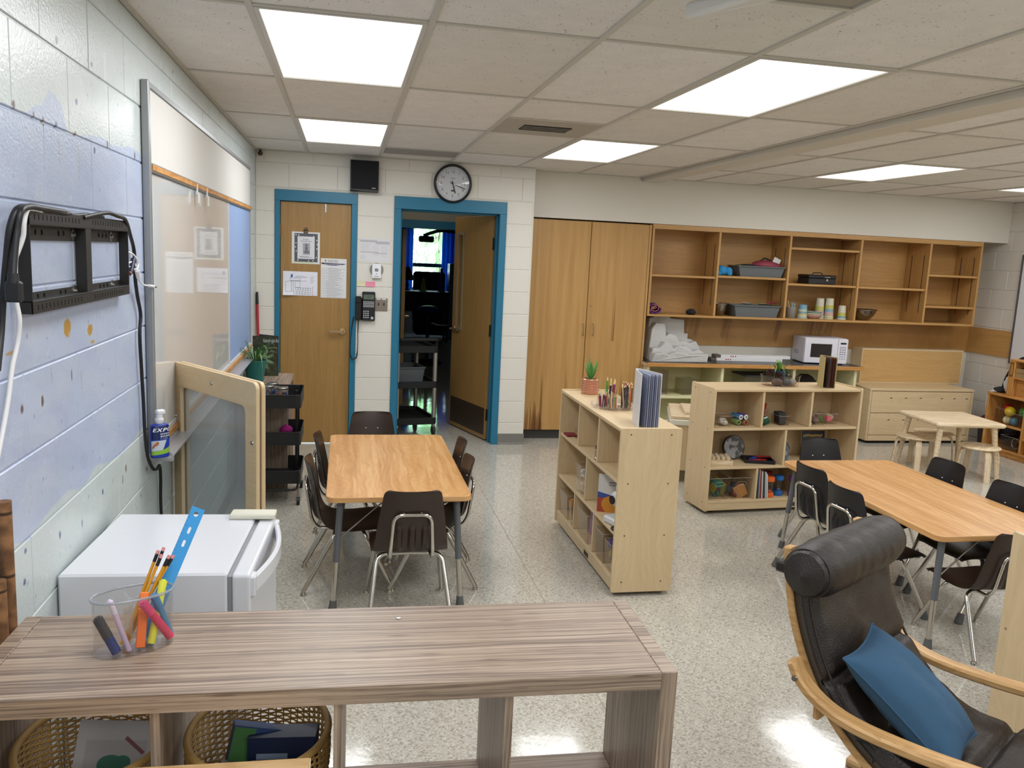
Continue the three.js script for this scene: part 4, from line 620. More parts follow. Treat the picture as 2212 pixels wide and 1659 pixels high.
// ------------------------------------------------------------------ left wall: whiteboard, bracket, cables
{
  const t = thing('whiteboard', 'large glossy white board with a blue end panel on the left wall', 'whiteboard', [0.002, .905, -3.395]);
  const L = 3.475, al = M('#9fa1a3', .4, { metalness: .7 });            // local -z runs towards the far end
  part(t, 'backing', B(.001, 0, -L, .012, 1.425, 0, { c: .001 }), C('#8d8d8d', .7));
  part(t, 'writing_panel', B(.0125, .07, -2.22, .018, 1.098, -.03, { c: .001 }), M('#d2d0cd', .035, { ior: 1.55 }));
  part(t, 'blue_panel', B(.0125, .07, -L + .02, .0165, 1.098, -2.222, { c: .001 }), M('#8fa9d4', .45));
  part(t, 'joint_strip', B(.0185, .07, -2.235, .021, 1.098, -2.205, { c: .0008, g: 'y' }), C('#d9d9da', .4));
  part(t, 'tack_strip', B(.0125, 1.135, -L + .02, .019, 1.405, -.03, { c: .001, g: 'z' }), C('#cfcdc8', .7));
  const rail = part(t, 'map_rail', B(.0125, 1.099, -L + .02, .03, 1.134, -.02, { c: .003, g: 'z' }), al); part(rail, 'cork_insert', B(.0301, 1.106, -L + .024, .033, 1.128, -.024, { c: .001, g: 'z' }), woodMat(T.pine, .8));
  for (const z of [-1.0, -1.3]) part(t, 'rail_hook', [B(.03, 1.075, z - .014, .034, 1.125, z + .014, { c: .002 }), B(.034, 1.03, z - .01, .042, 1.085, z + .01, { c: .003 })], C('#d9d7d0', .4));
  part(t, 'frame_stile', B(.0, -.02, -.03, .028, 1.43, 0, { c: .003, g: 'y' }), al); part(t, 'frame_stile', B(0, 0, -L, .022, 1.43, -L + .019, { c: .003, g: 'y' }), al); part(t, 'frame_rail', B(0, 1.406, -L + .02, .024, 1.43, -.031, { c: .003, g: 'z' }), al); part(t, 'bottom_rail', B(.0125, .02, -L + .02, .024, .069, -.031, { c: .002, g: 'z' }), C('#d2d0cc', .4));
  const ts = new THREE.Shape([[0, 0], [.075, 0], [.085, .004], [.088, .014], [.084, .014], [.08, .008], [.02, .008], [.012, .02], [0, .02]].map(p => new THREE.Vector2(...p)));
  const tray = part(t, 'tray', place(ext(ts, L + .03, {}), { rx: 0 }).translate(0, 0, -L).translate(.012, 0, .01), C('#bdbdc0', .35, { metalness: .4 })); part(tray, 'wood_strip', B(.0245, .024, -L + .02, .034, .05, -.04, { c: .002, g: 'z' }), woodMat(T.pine, .6)); part(tray, 'end_plate', place(ext(rrect(0, -.014, .088, .022, .012), .003, { bevel: .001 }), { x: .012, z: .04 - .02 }), C('#b5b5b8', .4, { metalness: .4 }));
}
{ // spray bottle
  const p = PX(345, 1001, 'x', .055); const t = thing('spray_bottle', 'blue whiteboard cleaner spray bottle with a white pump on the board tray', 'bottle', [.058, .92, p.z + .005], .6);
  const tex = canvasTex(512, 512, (g, w, h) => {
    g.fillStyle = '#1c3aa6'; g.fillRect(0, 0, w, h); g.fillStyle = '#14245c'; g.fillRect(150, 20, 212, 210); g.save(); g.translate(158, 112); g.transform(1, 0, -.25, 1, 0, 0); g.fillStyle = '#f2f4fa'; g.font = 'bold 76px sans-serif'; g.fillText('EXPO', 6, 0); g.restore(); g.fillStyle = '#e8ecf6'; g.font = 'bold 34px sans-serif'; g.fillText('WHITE', 240, 158); g.fillText('BOARD', 240, 194); g.fillStyle = '#9fb3de'; g.font = '34px sans-serif'; g.fillText('CARE', 240, 230);
    g.fillStyle = '#c7d3de'; g.beginPath(); g.moveTo(150, 252); g.lineTo(300, 240); g.lineTo(262, 390); g.lineTo(150, 410); g.fill(); g.fillStyle = '#b96f4c'; g.beginPath(); g.moveTo(160, 350); g.quadraticCurveTo(210, 240, 226, 262); g.quadraticCurveTo(240, 310, 200, 330); g.lineTo(170, 372); g.fill(); g.fillStyle = '#8fc13e'; g.beginPath(); g.moveTo(150, 410); g.quadraticCurveTo(280, 400, 362, 330); g.lineTo(362, 440); g.lineTo(150, 470); g.fill();
  });
  const sec = (r, y0, y1, m) => new THREE.CylinderGeometry(r, r, y1 - y0, 40, 1).translate(0, (y0 + y1) / 2, 0).scale(1.25, 1, .72);
  const body = new THREE.LatheGeometry([[0, 0], [.028, 0], [.031, .004], [.031, .118], [.028, .128], [.018, .132], [0, .132]].map(q => new THREE.Vector2(...q)), 40); body.rotateY(Math.PI); const uv = body.attributes.uv, ps = body.attributes.position; for (let i = 0; i < uv.count; i++) uv.setY(i, ps.getY(i) / .132); body.scale(1.18, 1, .72);
  part(t, 'body', body, M('#ffffff', .3, { map: tex })); part(t, 'collar', lathe([[0, .132], [.016, .132], [.016, .152], [.012, .154], [0, .154]].slice().reverse().reverse(), 24), mat.white); part(t, 'pump', [place(cyl(.012, .012, .014, 20), { y: .154 }), B(-.012, .168, -.012, .02, .186, .012, { c: .004 })], mat.white);
}
{ // television bracket
  const t = thing('tv_bracket', 'black slotted steel television wall bracket with an empty frame', 'bracket', [0.001, 1.566, -2.13]); const m = M('#1d1b19', .5), L = .9, X = .03;
  const strip = (y0, y1, x, slots, r) => { const s = rrect(0, y0, L, y1, .001); for (const [u, v, w, h] of slots) hole(s, rrect(u - w / 2, v - h / 2, u + w / 2, v + h / 2, Math.min(w, h) * .48)); return place(ext(s, .003, {}), { ry: Math.PI / 2, x }); };
  const slotRow = v => [...Array(13).keys()].map(k => [.035 + k * .028, v, .006, .014]).concat([...Array(13).keys()].map(k => [.5 + k * .0265, v, .006, .014]));
  const holes = v => [.03, .075, .12, .165, .29, .33, .5, .54, .66, .7, .74, .78].map(u => [u, v, .015, .015]);
  // ext() puts the strip along +x; turned by 90 degrees it runs along -z
  part(t, 'top_lip', strip(.21, .243, X, slotRow(.227)), m); part(t, 'bottom_lip', strip(0, .028, X, slotRow(.014)), m); part(t, 'top_web', B(.003, .208, -L, X + .003, .211, 0, { c: .0005 }), m); part(t, 'bottom_web', B(.003, .027, -L, X + .003, .03, 0, { c: .0005 }), m);
  part(t, 'wall_rail', strip(.172, .215, .002, holes(.192)), m); part(t, 'wall_rail', strip(.006, .046, .002, holes(.034)), m);
  part(t, 'side_plate', B(.003, 0, -.003, X + .003, .243, 0, { c: .0008 }), m); part(t, 'side_plate', B(.003, 0, -L, X + .003, .243, -L + .003, { c: .0008 }), m); part(t, 'center_post', [B(.003, .03, -.435, X, .21, -.432, { c: .0008 }), B(X - .001, .03, -.482, X + .002, .21, -.432, { c: .0008 })], m);
  for (const [z, y] of [[-.405, .19], [-.405, .034], [-.79, .19], [-.79, .034]]) { const b = part(t, 'bolt', [place(cyl(.0165, .0165, .002, 24), { rz: -Math.PI / 2, x: .005, y, z }), place(cyl(.007, .006, .006, 6), { rz: -Math.PI / 2, x: .007, y, z })], mat.steel); }
}
function cable(name, label, pts, r, m, extra) { const t = thing(name, label, 'cable'); part(t, 'cord', sweep(smooth(pts.map(([x, y, d]) => PX(x, y, 'x', d)), 90), r, 7), m); if (extra) extra(t); }
cable('power_cable', 'thick black power cable hanging off the left end of the bracket', [[150, 462, 0.028], [85, 452, 0.033], [55, 447, 0.044], [35, 455, 0.047], [22, 490, 0.039], [14, 560, 0.028], [7, 640, 0.019], [2, 720, 0.014], [-6, 800, 0.020]], .0075, mat.black);
cable('power_cable', 'black power cable ending in a socket plug beside the bracket', [[140, 458, 0.030], [90, 450, 0.039], [60, 447, 0.050], [44, 458, 0.055], [36, 500, 0.050], [30, 560, 0.047], [28, 592, 0.047]], .0075, mat.black, t => { const a = PX(28, 590, 'x', .047), b = PX(29, 612, 'x', .047), c = PX(31, 648, 'x', .047); part(t, 'strain_relief', rod(a, b, .011, 12, .013), mat.black); part(t, 'plug', place(BC(0, 0, 0, .034, .046, .024, { c: .005 }), { x: c.x, y: (b.y + c.y) / 2, z: c.z }), mat.black); });
cable('white_cable', 'white cable looping over the bracket and down the blue wall', [[95, 458, 0.028], [75, 452, 0.039], [58, 455, 0.047], [52, 480, 0.047], [50, 510, 0.044], [38, 545, 0.033], [34, 556, 0.028], [33, 600, 0.017], [35, 650, 0.014], [42, 690, 0.020], [38, 740, 0.015], [27, 790, 0.012], [18, 860, 0.012], [6, 930, 0.012], [-6, 990, 0.012]], .0055, C('#dcdcdc', .5));
cable('power_cable', 'black power cord running from the bracket down to the tray and floor', [[180, 470, 0.033], [215, 462, 0.041], [235, 460, 0.044], [255, 467, 0.044], [270, 474, 0.039], [282, 510, 0.022], [290, 545, 0.014], [292, 600, 0.020], [297, 640, 0.015], [304, 680, 0.014], [302, 720, 0.014], [306, 800, 0.014], [310, 870, 0.014], [313, 930, 0.017], [319, 985, 0.022], [330, 1012, 0.028], [339, 1013, 0.028], [345, 1006, 0.022], [347, 1030, 0.017], [347, 1080, 0.014], [349, 1125, 0.014], [352, 1200, 0.020]], .0065, mat.black);
cable('looped_cable', 'looped black cord lying along the top of the bracket', [[95, 460, 0.028], [115, 457, 0.033], [135, 460, 0.033], [160, 466, 0.025], [185, 464, 0.030], [205, 468, 0.028], [222, 470, 0.025]], .006, mat.black);
cable('usb_cable', 'short white cable with a metal plug hanging beside the bracket', [[270, 542, 0.017], [288, 550, 0.028], [299, 568, 0.033], [296, 580, 0.033], [282, 578, 0.028], [274, 572, 0.019], [284, 566, 0.028], [293, 572, 0.033], [297, 586, 0.033], [300, 603, 0.033], [308, 614, 0.033], [320, 617, 0.033], [334, 619, 0.033]], .0032, C('#e8e8ea', .4), t => { part(t, 'ferrite', rod(PX(296, 584, 'x', .035), PX(300, 600, 'x', .035), .0085, 12), C('#e8e8ea', .4)); part(t, 'plug_grip', rod(PX(322, 617, 'x', .035), PX(332, 619, 'x', .035), .0055, 10), C('#e8e8ea', .4)); part(t, 'plug_tip', rod(PX(332, 619, 'x', .035), PX(337, 620, 'x', .035), .0042, 8), mat.steel); });
{ const a = PX(288, 560, 'x', .03), b = PX(282, 588, 'x', .03); const t = thing('video_plug', 'small dark blue video plug hanging behind the bracket', 'plug'); part(t, 'shell', rod(a, b, .009, 8), C('#1b2340', .4)); part(t, 'tip', rod(b, PX(280, 592, 'x', .03), .007, 8), C('#7a4a36', .5)); }
// ------------------------------------------------------------------ small refrigerator
{
  const t = thing('mini_fridge', 'small white refrigerator with a grey seal and curved handle against the block wall', 'refrigerator', [.018, 0, -2.575], -3.2 * DEG); const w = M('#d9dbe0', .28), Hh = .85;
  part(t, 'body', B(0, .03, -.265, .44, Hh, .265, { c: .006 }), w); part(t, 'gasket', B(.4405, .05, -.258, .452, Hh - .012, .258, { c: .001 }), C('#8d9094', .6));
  const ds = rrect(-.264, .04, .264, Hh - .004, .012); const door = part(t, 'door', place(ext(ds, .05, { bevel: .008, bs: 3 }), { ry: Math.PI / 2, x: .4525 }), w);
  // a bow handle across the top of the door front
  const hp = []; for (let i = 0; i <= 24; i++) { const u = i / 24; hp.push([-.24 + .48 * u, .505 + Math.sin(u * Math.PI) * .034]); }
  part(door, 'handle', place(bent(hp, .016, .05, .005), { rz: -Math.PI / 2, y: Hh - .045 }), w);
  part(door, 'handle_mount', [B(.495, Hh - .075, .21, .515, Hh - .015, .255, { c: .004 }), B(.495, Hh - .075, -.255, .515, Hh - .015, -.21, { c: .004 })], w); part(door, 'lock', [place(cyl(.012, .011, .004, 20), { rz: -Math.PI / 2, x: .5025, y: .66, z: .2 })], mat.steel); part(t, 'hinge_cover', B(.36, Hh + .0005, -.262, .505, Hh + .018, -.2, { c: .006 }), C('#d8d5c4', .4)); for (const [x, z] of [[.04, -.23], [.04, .23], [.4, -.23], [.4, .23]]) part(t, 'foot', place(cyl(.018, .016, .031, 12), { x, z }), mat.black);
}
// ------------------------------------------------------------------ plywood and acrylic painting easel
{
  const a = V3(.02, 0, -3.885), b = V3(.437, 0, -3.30), L = a.distanceTo(b), ang = Math.atan2(-(b.z - a.z), b.x - a.x);
  const t = thing('painting_easel', 'upright plywood frame easel with a scratched clear acrylic sheet', 'easel', [a.x, 0, a.z], ang); const Hh = 1.222;
  const s = () => hole(rrect(0, .06, L, Hh, .028), rrect(.075, .2, L - .085, Hh - .105, .03));
  part(t, 'frame_panel', place(ext(s(), .017, { bevel: .003, bs: 2, grain: 'x' }), { z: .003 }), mat.birch); part(t, 'frame_panel', place(ext(s(), .017, { bevel: .003, bs: 2, grain: 'x' }), { z: -.022 }), mat.birch);
  const scr = canvasTex(512, 768, (g, w, h) => { const r = mulberry(5); g.fillStyle = '#d5dadc'; g.fillRect(0, 0, w, h); for (let i = 0; i < 240; i++) { g.fillStyle = `rgba(215,222,226,${r() * .12})`; g.save(); g.translate(r() * w, r() * h); g.rotate(.5 + r() * .5); g.fillRect(0, 0, 10 + r() * 70, 2 + r() * 7); g.restore(); } for (let i = 0; i < 60; i++) { g.fillStyle = `rgba(240,244,246,${.15 + r() * .3})`; g.save(); g.translate(w * (.55 + r() * .4), h * (.02 + r() * .4)); g.rotate(.4 + r() * .5); g.fillRect(0, 0, 6 + r() * 26, 1.5 + r() * 3); g.restore(); } });
  const pg = B(.06, .18, -.0045, L - .07, Hh - .09, .0025, { c: .0005 }); part(t, 'acrylic_sheet', fit01(pg, .06, .18, L - .07, Hh - .09), M('#ffffff', .22, { map: scr, transmission: .8, thickness: 0, ior: 1.45 }), 'clear acrylic, scratched and smeared with paint');
  for (const [x, y] of [[.36, Hh - .05], [.03, .98], [L - .03, .98], [.03, .5], [L - .03, .5]]) part(t, 'bolt', place(cyl(.009, .007, .004, 14), { rx: Math.PI / 2, x, y, z: .02 }), mat.steel);
  for (const x of [.06, L - .06]) part(t, 'foot', B(x - .02, 0, -.2, x + .02, .06, .2, { c: .006, g: 'z' }), mat.birch);
}
// ------------------------------------------------------------------ red broom in the corner
{ const t = thing('broom', 'broom with a red handle and black grip leaning in the corner', 'broom', [.03, 0, -7.405]); part(t, 'handle', rod(V3(.02, .12, .05), V3(-.012, 1.24, -.02), .0115, 12), C('#a8222c', .4)); part(t, 'grip', rod(V3(-.012, 1.24, -.02), V3(-.0145, 1.345, -.026), .0125, 12, .0095), mat.black); part(t, 'brush_block', B(-.02, .1, -.0, .1, .14, .1, { c: .01 }), C('#a8222c', .4)); part(t, 'bristles', B(-.018, 0, .005, .098, .1, .095, { c: .01 }), C('#22242a', .9)); }
// ------------------------------------------------------------------ walnut side unit with plant and book, behind the black cart
{
  const t = thing('side_cabinet', 'small grey brown wood cabinet behind the black cart', 'cabinet', [0.01, 0, -6.72]);
  part(t, 'top', B(0, .715, 0, .355, .75, .68, { c: .002, g: 'z' }), woodMat(T.walnut, .5)); part(t, 'side_panel', B(0, 0, 0, .355, .714, .02, { c: .002, g: 'y' }), mat.walnut); part(t, 'side_panel', B(0, 0, .66, .355, .714, .68, { c: .002, g: 'y' }), mat.walnut); part(t, 'back_panel', B(0, 0, .021, .012, .714, .659, { c: .002, g: 'y' }), mat.walnut); part(t, 'shelf', B(.013, .34, .021, .35, .36, .659, { c: .002, g: 'z' }), mat.walnut);
  for (const z of [.23, .45]) part(t, 'divider', B(.013, .0, z - .008, .35, .714, z + .008, { c: .001, g: 'y' }), mat.walnut);
  const tex = canvasTex(256, 400, (g, w, h) => { g.fillStyle = '#25261e'; g.fillRect(0, 0, w, h); const r = mulberry(3); for (let i = 0; i < 80; i++) { g.fillStyle = `rgba(${60 + r() * 40},${70 + r() * 40},50,${.1 + r() * .2})`; g.beginPath(); g.ellipse(r() * w, r() * h, 12 + r() * 36, 8 + r() * 20, r() * 3, 0, 7); g.fill(); } g.fillStyle = '#c9ccc2'; g.font = '46px sans-serif'; g.save(); g.translate(104, 64); g.scale(.56, 1); g.fillText('Raindrops Roll', 0, 0); g.restore(); g.fillStyle = '#8b9a4e'; g.font = '15px serif'; for (let q = 0; q < 9; q++) g.fillRect(146 + q * 11, 112 + (q % 3) * 2, 8, 9 - (q % 2) * 3); g.translate(100, 230); for (let k = 0; k < 8; k++) { g.save(); g.rotate(-2.6 + k * .74); g.fillStyle = k % 2 ? '#5f7752' : '#6d8660'; g.beginPath(); g.ellipse(62, 0, 52, 15, 0, 0, 7); g.fill(); for (let q = 0; q < 9; q++) { g.fillStyle = '#aab8a4'; g.beginPath(); g.arc(30 + r() * 70, (r() - .5) * 18, 2.4, 0, 7); g.fill(); } g.restore(); } });
  const bk = thing('picture_book', 'picture book about raindrops standing open with a dark leaf cover', 'book', [.165, .7505, -6.55], .12); const cover = M('#ffffff', .35, { map: tex });
  const fw = .19, fh = .31; part(bk, 'front_cover', merge(paper(fw, fh, .003)), cover); part(bk, 'back_cover', place(B(-fw, 0, -.002, 0, fh, .0, { c: .0005 }), { x: fw / 2, ry: -.75, z: -.003 }), C('#3a3430', .5)); part(bk, 'pages', place(B(-fw + .01, .005, -.006, 0, fh - .006, -.001, { c: .0005 }), { x: fw / 2, ry: -.12, z: -.006 }), mat.paper);
  const pl = thing('spider_plant', 'spider plant in a teal pot beside the picture book', 'plant', [.115, .7505, -6.28]); part(pl, 'pot', lathe([[0, 0], [.055, 0], [.058, .004], [.082, .155], [.084, .16], [.078, .16], [.054, .01], [0, .01]].reverse(), 32), C('#1c6660', .45)); part(pl, 'soil', place(cyl(.075, .075, .01, 24), { y: .13 }), mat.soil);
  blades(pl, 30, .15, .2, .3, 71);
}
function leafStrip(p0, dir, len, wid, droop, lift, seg = 8) {            // an arching blade
  const side = V3(-dir.z, 0, dir.x), pos = [], idx = [];
  for (let i = 0; i <= seg; i++) { const t = i / seg, x = len * t * (1 - .25 * droop * t), y = lift * t * len - droop * len * t * t, w = wid * Math.sin(Math.min(1, t * 1.15 + .12) * Math.PI) * .5 + .0006; const c = p0.clone().addScaledVector(dir, x).add(V3(0, y, 0)); for (const s of [-1, 0, 1]) { const q = c.clone().addScaledVector(side, s * w); pos.push(q.x, q.y + (s ? 0 : -w * .35), q.z); } }
  for (let i = 0; i < seg; i++) for (const s of [0, 1]) { const a = i * 3 + s, b = a + 1, c = a + 3, d = a + 4; idx.push(a, b, c, b, d, c); }
  const g = new THREE.BufferGeometry(); g.setAttribute('position', new THREE.Float32BufferAttribute(pos, 3)); g.setIndex(idx); g.computeVertexNormals(); g.setAttribute('uv', new THREE.Float32BufferAttribute(new Float32Array(pos.length / 3 * 2), 2)); return g;
}
function blades(t, n, y, l0, l1, seed) { const r = mulberry(seed), ms = [C('#4c7a38', .5, { transmission: .2, thickness: 0 }), C('#7f9e58', .5, { transmission: .2, thickness: 0 }), C('#35602e', .5, { transmission: .2, thickness: 0 })]; for (let i = 0; i < n; i++) { const a = i * 2.4 + r(), d = V3(Math.cos(a), 0, Math.sin(a)); part(t, 'leaf', leafStrip(V3(d.x * .02, y, d.z * .02), d, l0 + r() * (l1 - l0), .011 + r() * .006, 1.0 + r() * 1.0, .9 + r() * 1.0), ms[i % 3]); } }
// ------------------------------------------------------------------ black three-tier cart
{
  const t = thing('utility_cart', 'black metal three tier rolling cart beside the plywood easel', 'cart', [.30, 0, -5.86]); const m = M('#101114', .45), w = .175, d = .22;
  const tray = (y, h) => { const g = [], s = hole(rrect(-w, -d, w, d, .035), rrect(-w + .004, -d + .004, w - .004, d - .004, .031)); g.push(place(ext(s, h, { seg: 5 }), { rx: -Math.PI / 2, y })); g.push(place(ext(rrect(-w + .004, -d + .004, w - .004, d - .004, .031), .004, { seg: 5 }), { rx: -Math.PI / 2, y })); const p = part(t, 'tray', g, m); part(p, 'rim', place(ext(hole(rrect(-w - .003, -d - .003, w + .003, d + .003, .038), rrect(-w + .003, -d + .003, w - .003, d - .003, .032)), .008, { bevel: .002, seg: 5 }), { rx: -Math.PI / 2, y: y + h - .006 }), m); };
  tray(.672, .09); tray(.418, .09); tray(.15, .09);
  for (const [x, z] of [[.135, -.222], [.135, .0], [-.135, -.222], [-.135, .222]]) part(t, 'post', B(x - .009, .1, z - .007, x + .009, .76, z + .007, { c: .002 }), m);
  part(t, 'base_frame', [sweep(fillet([V3(-.15, .1, .2), V3(.15, .1, .2), V3(.15, .1, -.2), V3(-.15, .1, -.2)], .05), .008, 8)], m);
  for (const [x, z] of [[.16, .21], [.16, -.21], [-.16, .21], [-.16, -.21]]) { const c = part(t, 'caster', [place(cyl(.006, .006, .04, 8), { x, y: .06, z }), B(x - .016, .03, z - .012, x - .012, .066, z + .012, { c: .001 }), B(x + .012, .03, z - .012, x + .016, .066, z + .012, { c: .001 })], mat.steel); part(c, 'wheel', place(cyl(.027, .027, .02, 20), { rz: Math.PI / 2, x: x + .01, y: .027, z }), mat.black); }
  const jar = (label, x, y, z, r, h, col) => { const j = thing('glass_jar', label, 'jar', [x, y, z]); part(j, 'glass', lathe([[0, 0], [r, 0], [r, h * .8], [r * .8, h * .9], [r * .8, h]], 24), clearTint('#f4f7f5', .03)); part(j, 'lid', place(lathe([[0, .014], [r * .82, .014], [r * .86, .01], [r * .86, 0], [r * .8, 0]].reverse(), 24), { y: h * .93 }), mat.steel); const r2 = mulberry(x * 1e4 | 0); for (let k = 0; k < 26; k++) { const a = r2() * 6.28, q = Math.sqrt(r2()) * (r - .012); part(j, 'bead', ball(.008, Math.cos(a) * q, .01 + (k / 26) * h * .6, Math.sin(a) * q, 8, 6), C(col[k % col.length], .3)); } };
  jar('glass jar of red and blue beads with a steel lid on the cart', .345, .6765, -5.78, .042, .11, ['#9c2b23', '#2b4a9c', '#8a3d2a']); jar('glass jar of mixed beads with a steel lid beside the red bead jar', .25, .6765, -5.80, .045, .12, ['#3a4f8c', '#9a8c8a', '#6b3b2e', '#c9b25a']); jar('low glass jar of green and yellow beads at the cart edge', .235, .6765, -5.69, .04, .07, ['#5f8f5a', '#c9b640', '#9fc4c0']); jar('glass jar of blue beads at the back of the cart', .27, .6765, -5.92, .045, .12, ['#28439a', '#7a86a8']);
  single('pink_sponge', place(lump(.045, .036, .04, 81, .15), { y: .036 }), C('#a51c7c', .8), 'bright pink sponge in the middle tray of the cart', 'sponge', undefined, [.36, .4225, -5.95]); single('green_string', sweep(smooth([V3(-.06, .008, 0), V3(-.02, .012, .03), V3(.03, .008, 0), V3(.06, .012, .02)]), .005, 6), C('#5d8c46', .7), 'green string in the middle tray of the cart', 'string', undefined, [.24, .4225, -5.72]);
}
// ------------------------------------------------------------------ service cart in the doorway and things in the dark room
{
  const t = thing('service_cart', 'black plastic service cart with metal posts standing in the doorway', 'cart', [1.37, 0, -8.12], .22); const m = M('#0b0c0f', .7), w = .21, d = .32;
  for (const y of [.105, .46, .80]) { const s = part(t, 'shelf', [place(ext(hole(rrect(-w, -d, w, d, .03), rrect(-w + .02, -d + .02, w - .02, d - .02, .02)), .065, { bevel: .004 }), { rx: -Math.PI / 2, y }), place(ext(rrect(-w + .015, -d + .015, w - .015, d - .015, .02), .02, {}), { rx: -Math.PI / 2, y: y + .01 })], m); }
  for (const [x, z] of [[-w + .025, d - .025], [w - .025, d - .025], [-w + .025, -d + .025], [w - .025, -d + .025]]) { for (const [a, b] of [[.17, .46], [.525, .80]]) part(t, 'post', place(cyl(.021, .021, b - a, 18), { x, y: a, z }), M('#b3b0a8', .35, { metalness: .8 })); const c = part(t, 'caster', B(x - .014, .05, z - .016, x + .014, .105, z + .016, { c: .003 }), mat.steel); part(c, 'wheel', place(cyl(.042, .042, .024, 20), { rz: Math.PI / 2, x: x + .012, y: .042, z }), C('#33302e', .7)); }
  part(t, 'push_handle', sweep(fillet([V3(w - .02, .865, d - .02), V3(w - .02, .91, d - .02), V3(w - .02, .93, d + .03), V3(-w + .02, .93, d + .03), V3(-w + .02, .91, d - .02), V3(-w + .02, .865, d - .02)], .03), .016, 10), m);
  bin('storage_bin', 'grey plastic tub on the middle shelf of the service cart', [1.36, .491, -8.12], .27, .34, .15, binGrey, .22);
}
{
  const p = thing('projector', 'black projector hanging from an arm before the far window', 'projector', [2.17, 1.97, -15]); part(p, 'body', B(-.13, -.055, -.1, .13, .055, .1, { c: .02 }), mat.black); part(p, 'arm', sweep(smooth([V3(-.05, .055, 0), V3(.05, .1, 0), V3(.25, .16, 0), V3(.55, .14, 0), V3(.9, .12, 0)], 30), .03, 8), mat.black); part(p, 'ceiling_post', rod(V3(.9, .12, 0), V3(.9, .925, 0), .025, 10), mat.black);
  const cur = (lb, x0, x1) => { const pts = [], n = 40; for (let i = 0; i <= n; i++) pts.push([x0 + (x1 - x0) * i / n, Math.sin(i * .95) * .03]); const s = thing('curtain', lb, 'curtain', [0, 0, -17.85]); const l = pts.map(q => new THREE.Vector2(q[0], q[1])), r = pts.map(q => new THREE.Vector2(q[0], q[1] + .003)).reverse(); part(s, 'cloth', place(ext(new THREE.Shape([...l, ...r]), 1.45, {}), { rx: -Math.PI / 2, y: .92 }), M('#3f7fc8', .9, { transmission: .6, thickness: 0 })); part(s, 'rod', rod(V3(x0 - .03, 2.39, 0), V3(x1 + .03, 2.39, 0), .012, 8), mat.black); };
  cur('sheer blue curtain hanging at the far window on the lamp side', 1.6, 2.17); cur('sheer blue curtain hanging at the far window on the cabinet side', 2.78, 3.3);
  const so = thing('sofa', 'dark high backed sofa under the far window', 'sofa', [2.47, 0, -17.2]); part(so, 'back', B(-.33, .3, -.2, .33, 1.34, .0, { c: .06 }), C('#1a1b1f', .9)); part(so, 'seat', B(-.33, .08, .0, .33, .5, .5, { c: .05 }), C('#1a1b1f', .9));
  const tb = thing('side_table', 'dark counter carrying the lamp and the cones in the far room', 'table', [2.2, 0, -16.35]); part(tb, 'top', B(-.5, .955, -.28, .56, .985, .28, { c: .004 }), C('#2a231e', .5)); part(tb, 'apron', B(-.48, .6, -.26, .54, .954, .26, { c: .004 }), C('#241e1a', .6)); for (const [x, z] of [[-.46, .22], [.52, .22], [-.46, -.22], [.52, -.22]]) part(tb, 'leg', B(x - .02, 0, z - .02, x + .02, .6, z + .02, { c: .003 }), C('#2a231e', .5));
  const la = thing('table_lamp', 'dark table lamp with a cone shade beside the far curtain', 'lamp', [1.95, .9855, -16.4]); part(la, 'base', lathe([[0, 0], [.06, 0], [.07, .015], [.02, .04], [.04, .1], [.02, .16], [.01, .26], [0, .26]], 20), C('#2b3138', .4)); part(la, 'shade', lathe([[.15, .2], [.15, .205], [.05, .45], [.048, .45], [.145, .2]], 24), C('#28313c', .8));
  const cone = (lb, x, c, h) => { const k = thing('toy_cone', lb, 'cone', [x, .9855, -16.3]); part(k, 'cone', lathe([[0, h], [.016, h], [.06, .02], [.06, .015], [0, .015]].reverse(), 20), C(c, .5)); part(k, 'base', B(-.085, 0, -.085, .085, .015, .085, { c: .003 }), C(c, .5)); }; cone('green cone standing on the far counter', 2.26, '#9aa640', .25); cone('tall blue cone standing on the far counter', 2.61, '#1d3c8c', .46);
  const ch = thing('lounge_chair', 'blue cushioned chair in the dark far room', 'chair', [2.04, 0, -13]); part(ch, 'cushion', place(lump(.17, .06, .2, 91, .05), { y: .86 }), C('#1e3b8f', .4)); part(ch, 'post', rod(V3(0, .05, 0), V3(0, .82, 0), .03, 12), mat.black); part(ch, 'foot_ring', place(lathe([[.2, 0], [.24, 0], [.24, .04], [.2, .05]].reverse(), 28), {}), mat.black); part(ch, 'armrest', sweep(smooth([V3(.05, .655, .1), V3(.15, .63, .12), V3(.3, .62, .1), V3(.4, .64, 0)]), .014, 8), mat.chrome);
  const fc = thing('filing_cabinet', 'tall blue grey cabinet beside the far window', 'cabinet', [2.82, 0, -16.9]); part(fc, 'body', B(0, 0, -.2, .42, 1.53, .2, { c: .005 }), C('#5d7f96', .5)); for (let k = 0; k < 4; k++) { const dr = part(fc, 'drawer', B(.02, .04 + k * .37, .2005, .4, .39 + k * .37, .215, { c: .003 }), C('#6587a0', .5)); part(dr, 'pull', B(.15, .2 + k * .37, .2155, .27, .22 + k * .37, .225, { c: .002 }), mat.steel); }
}
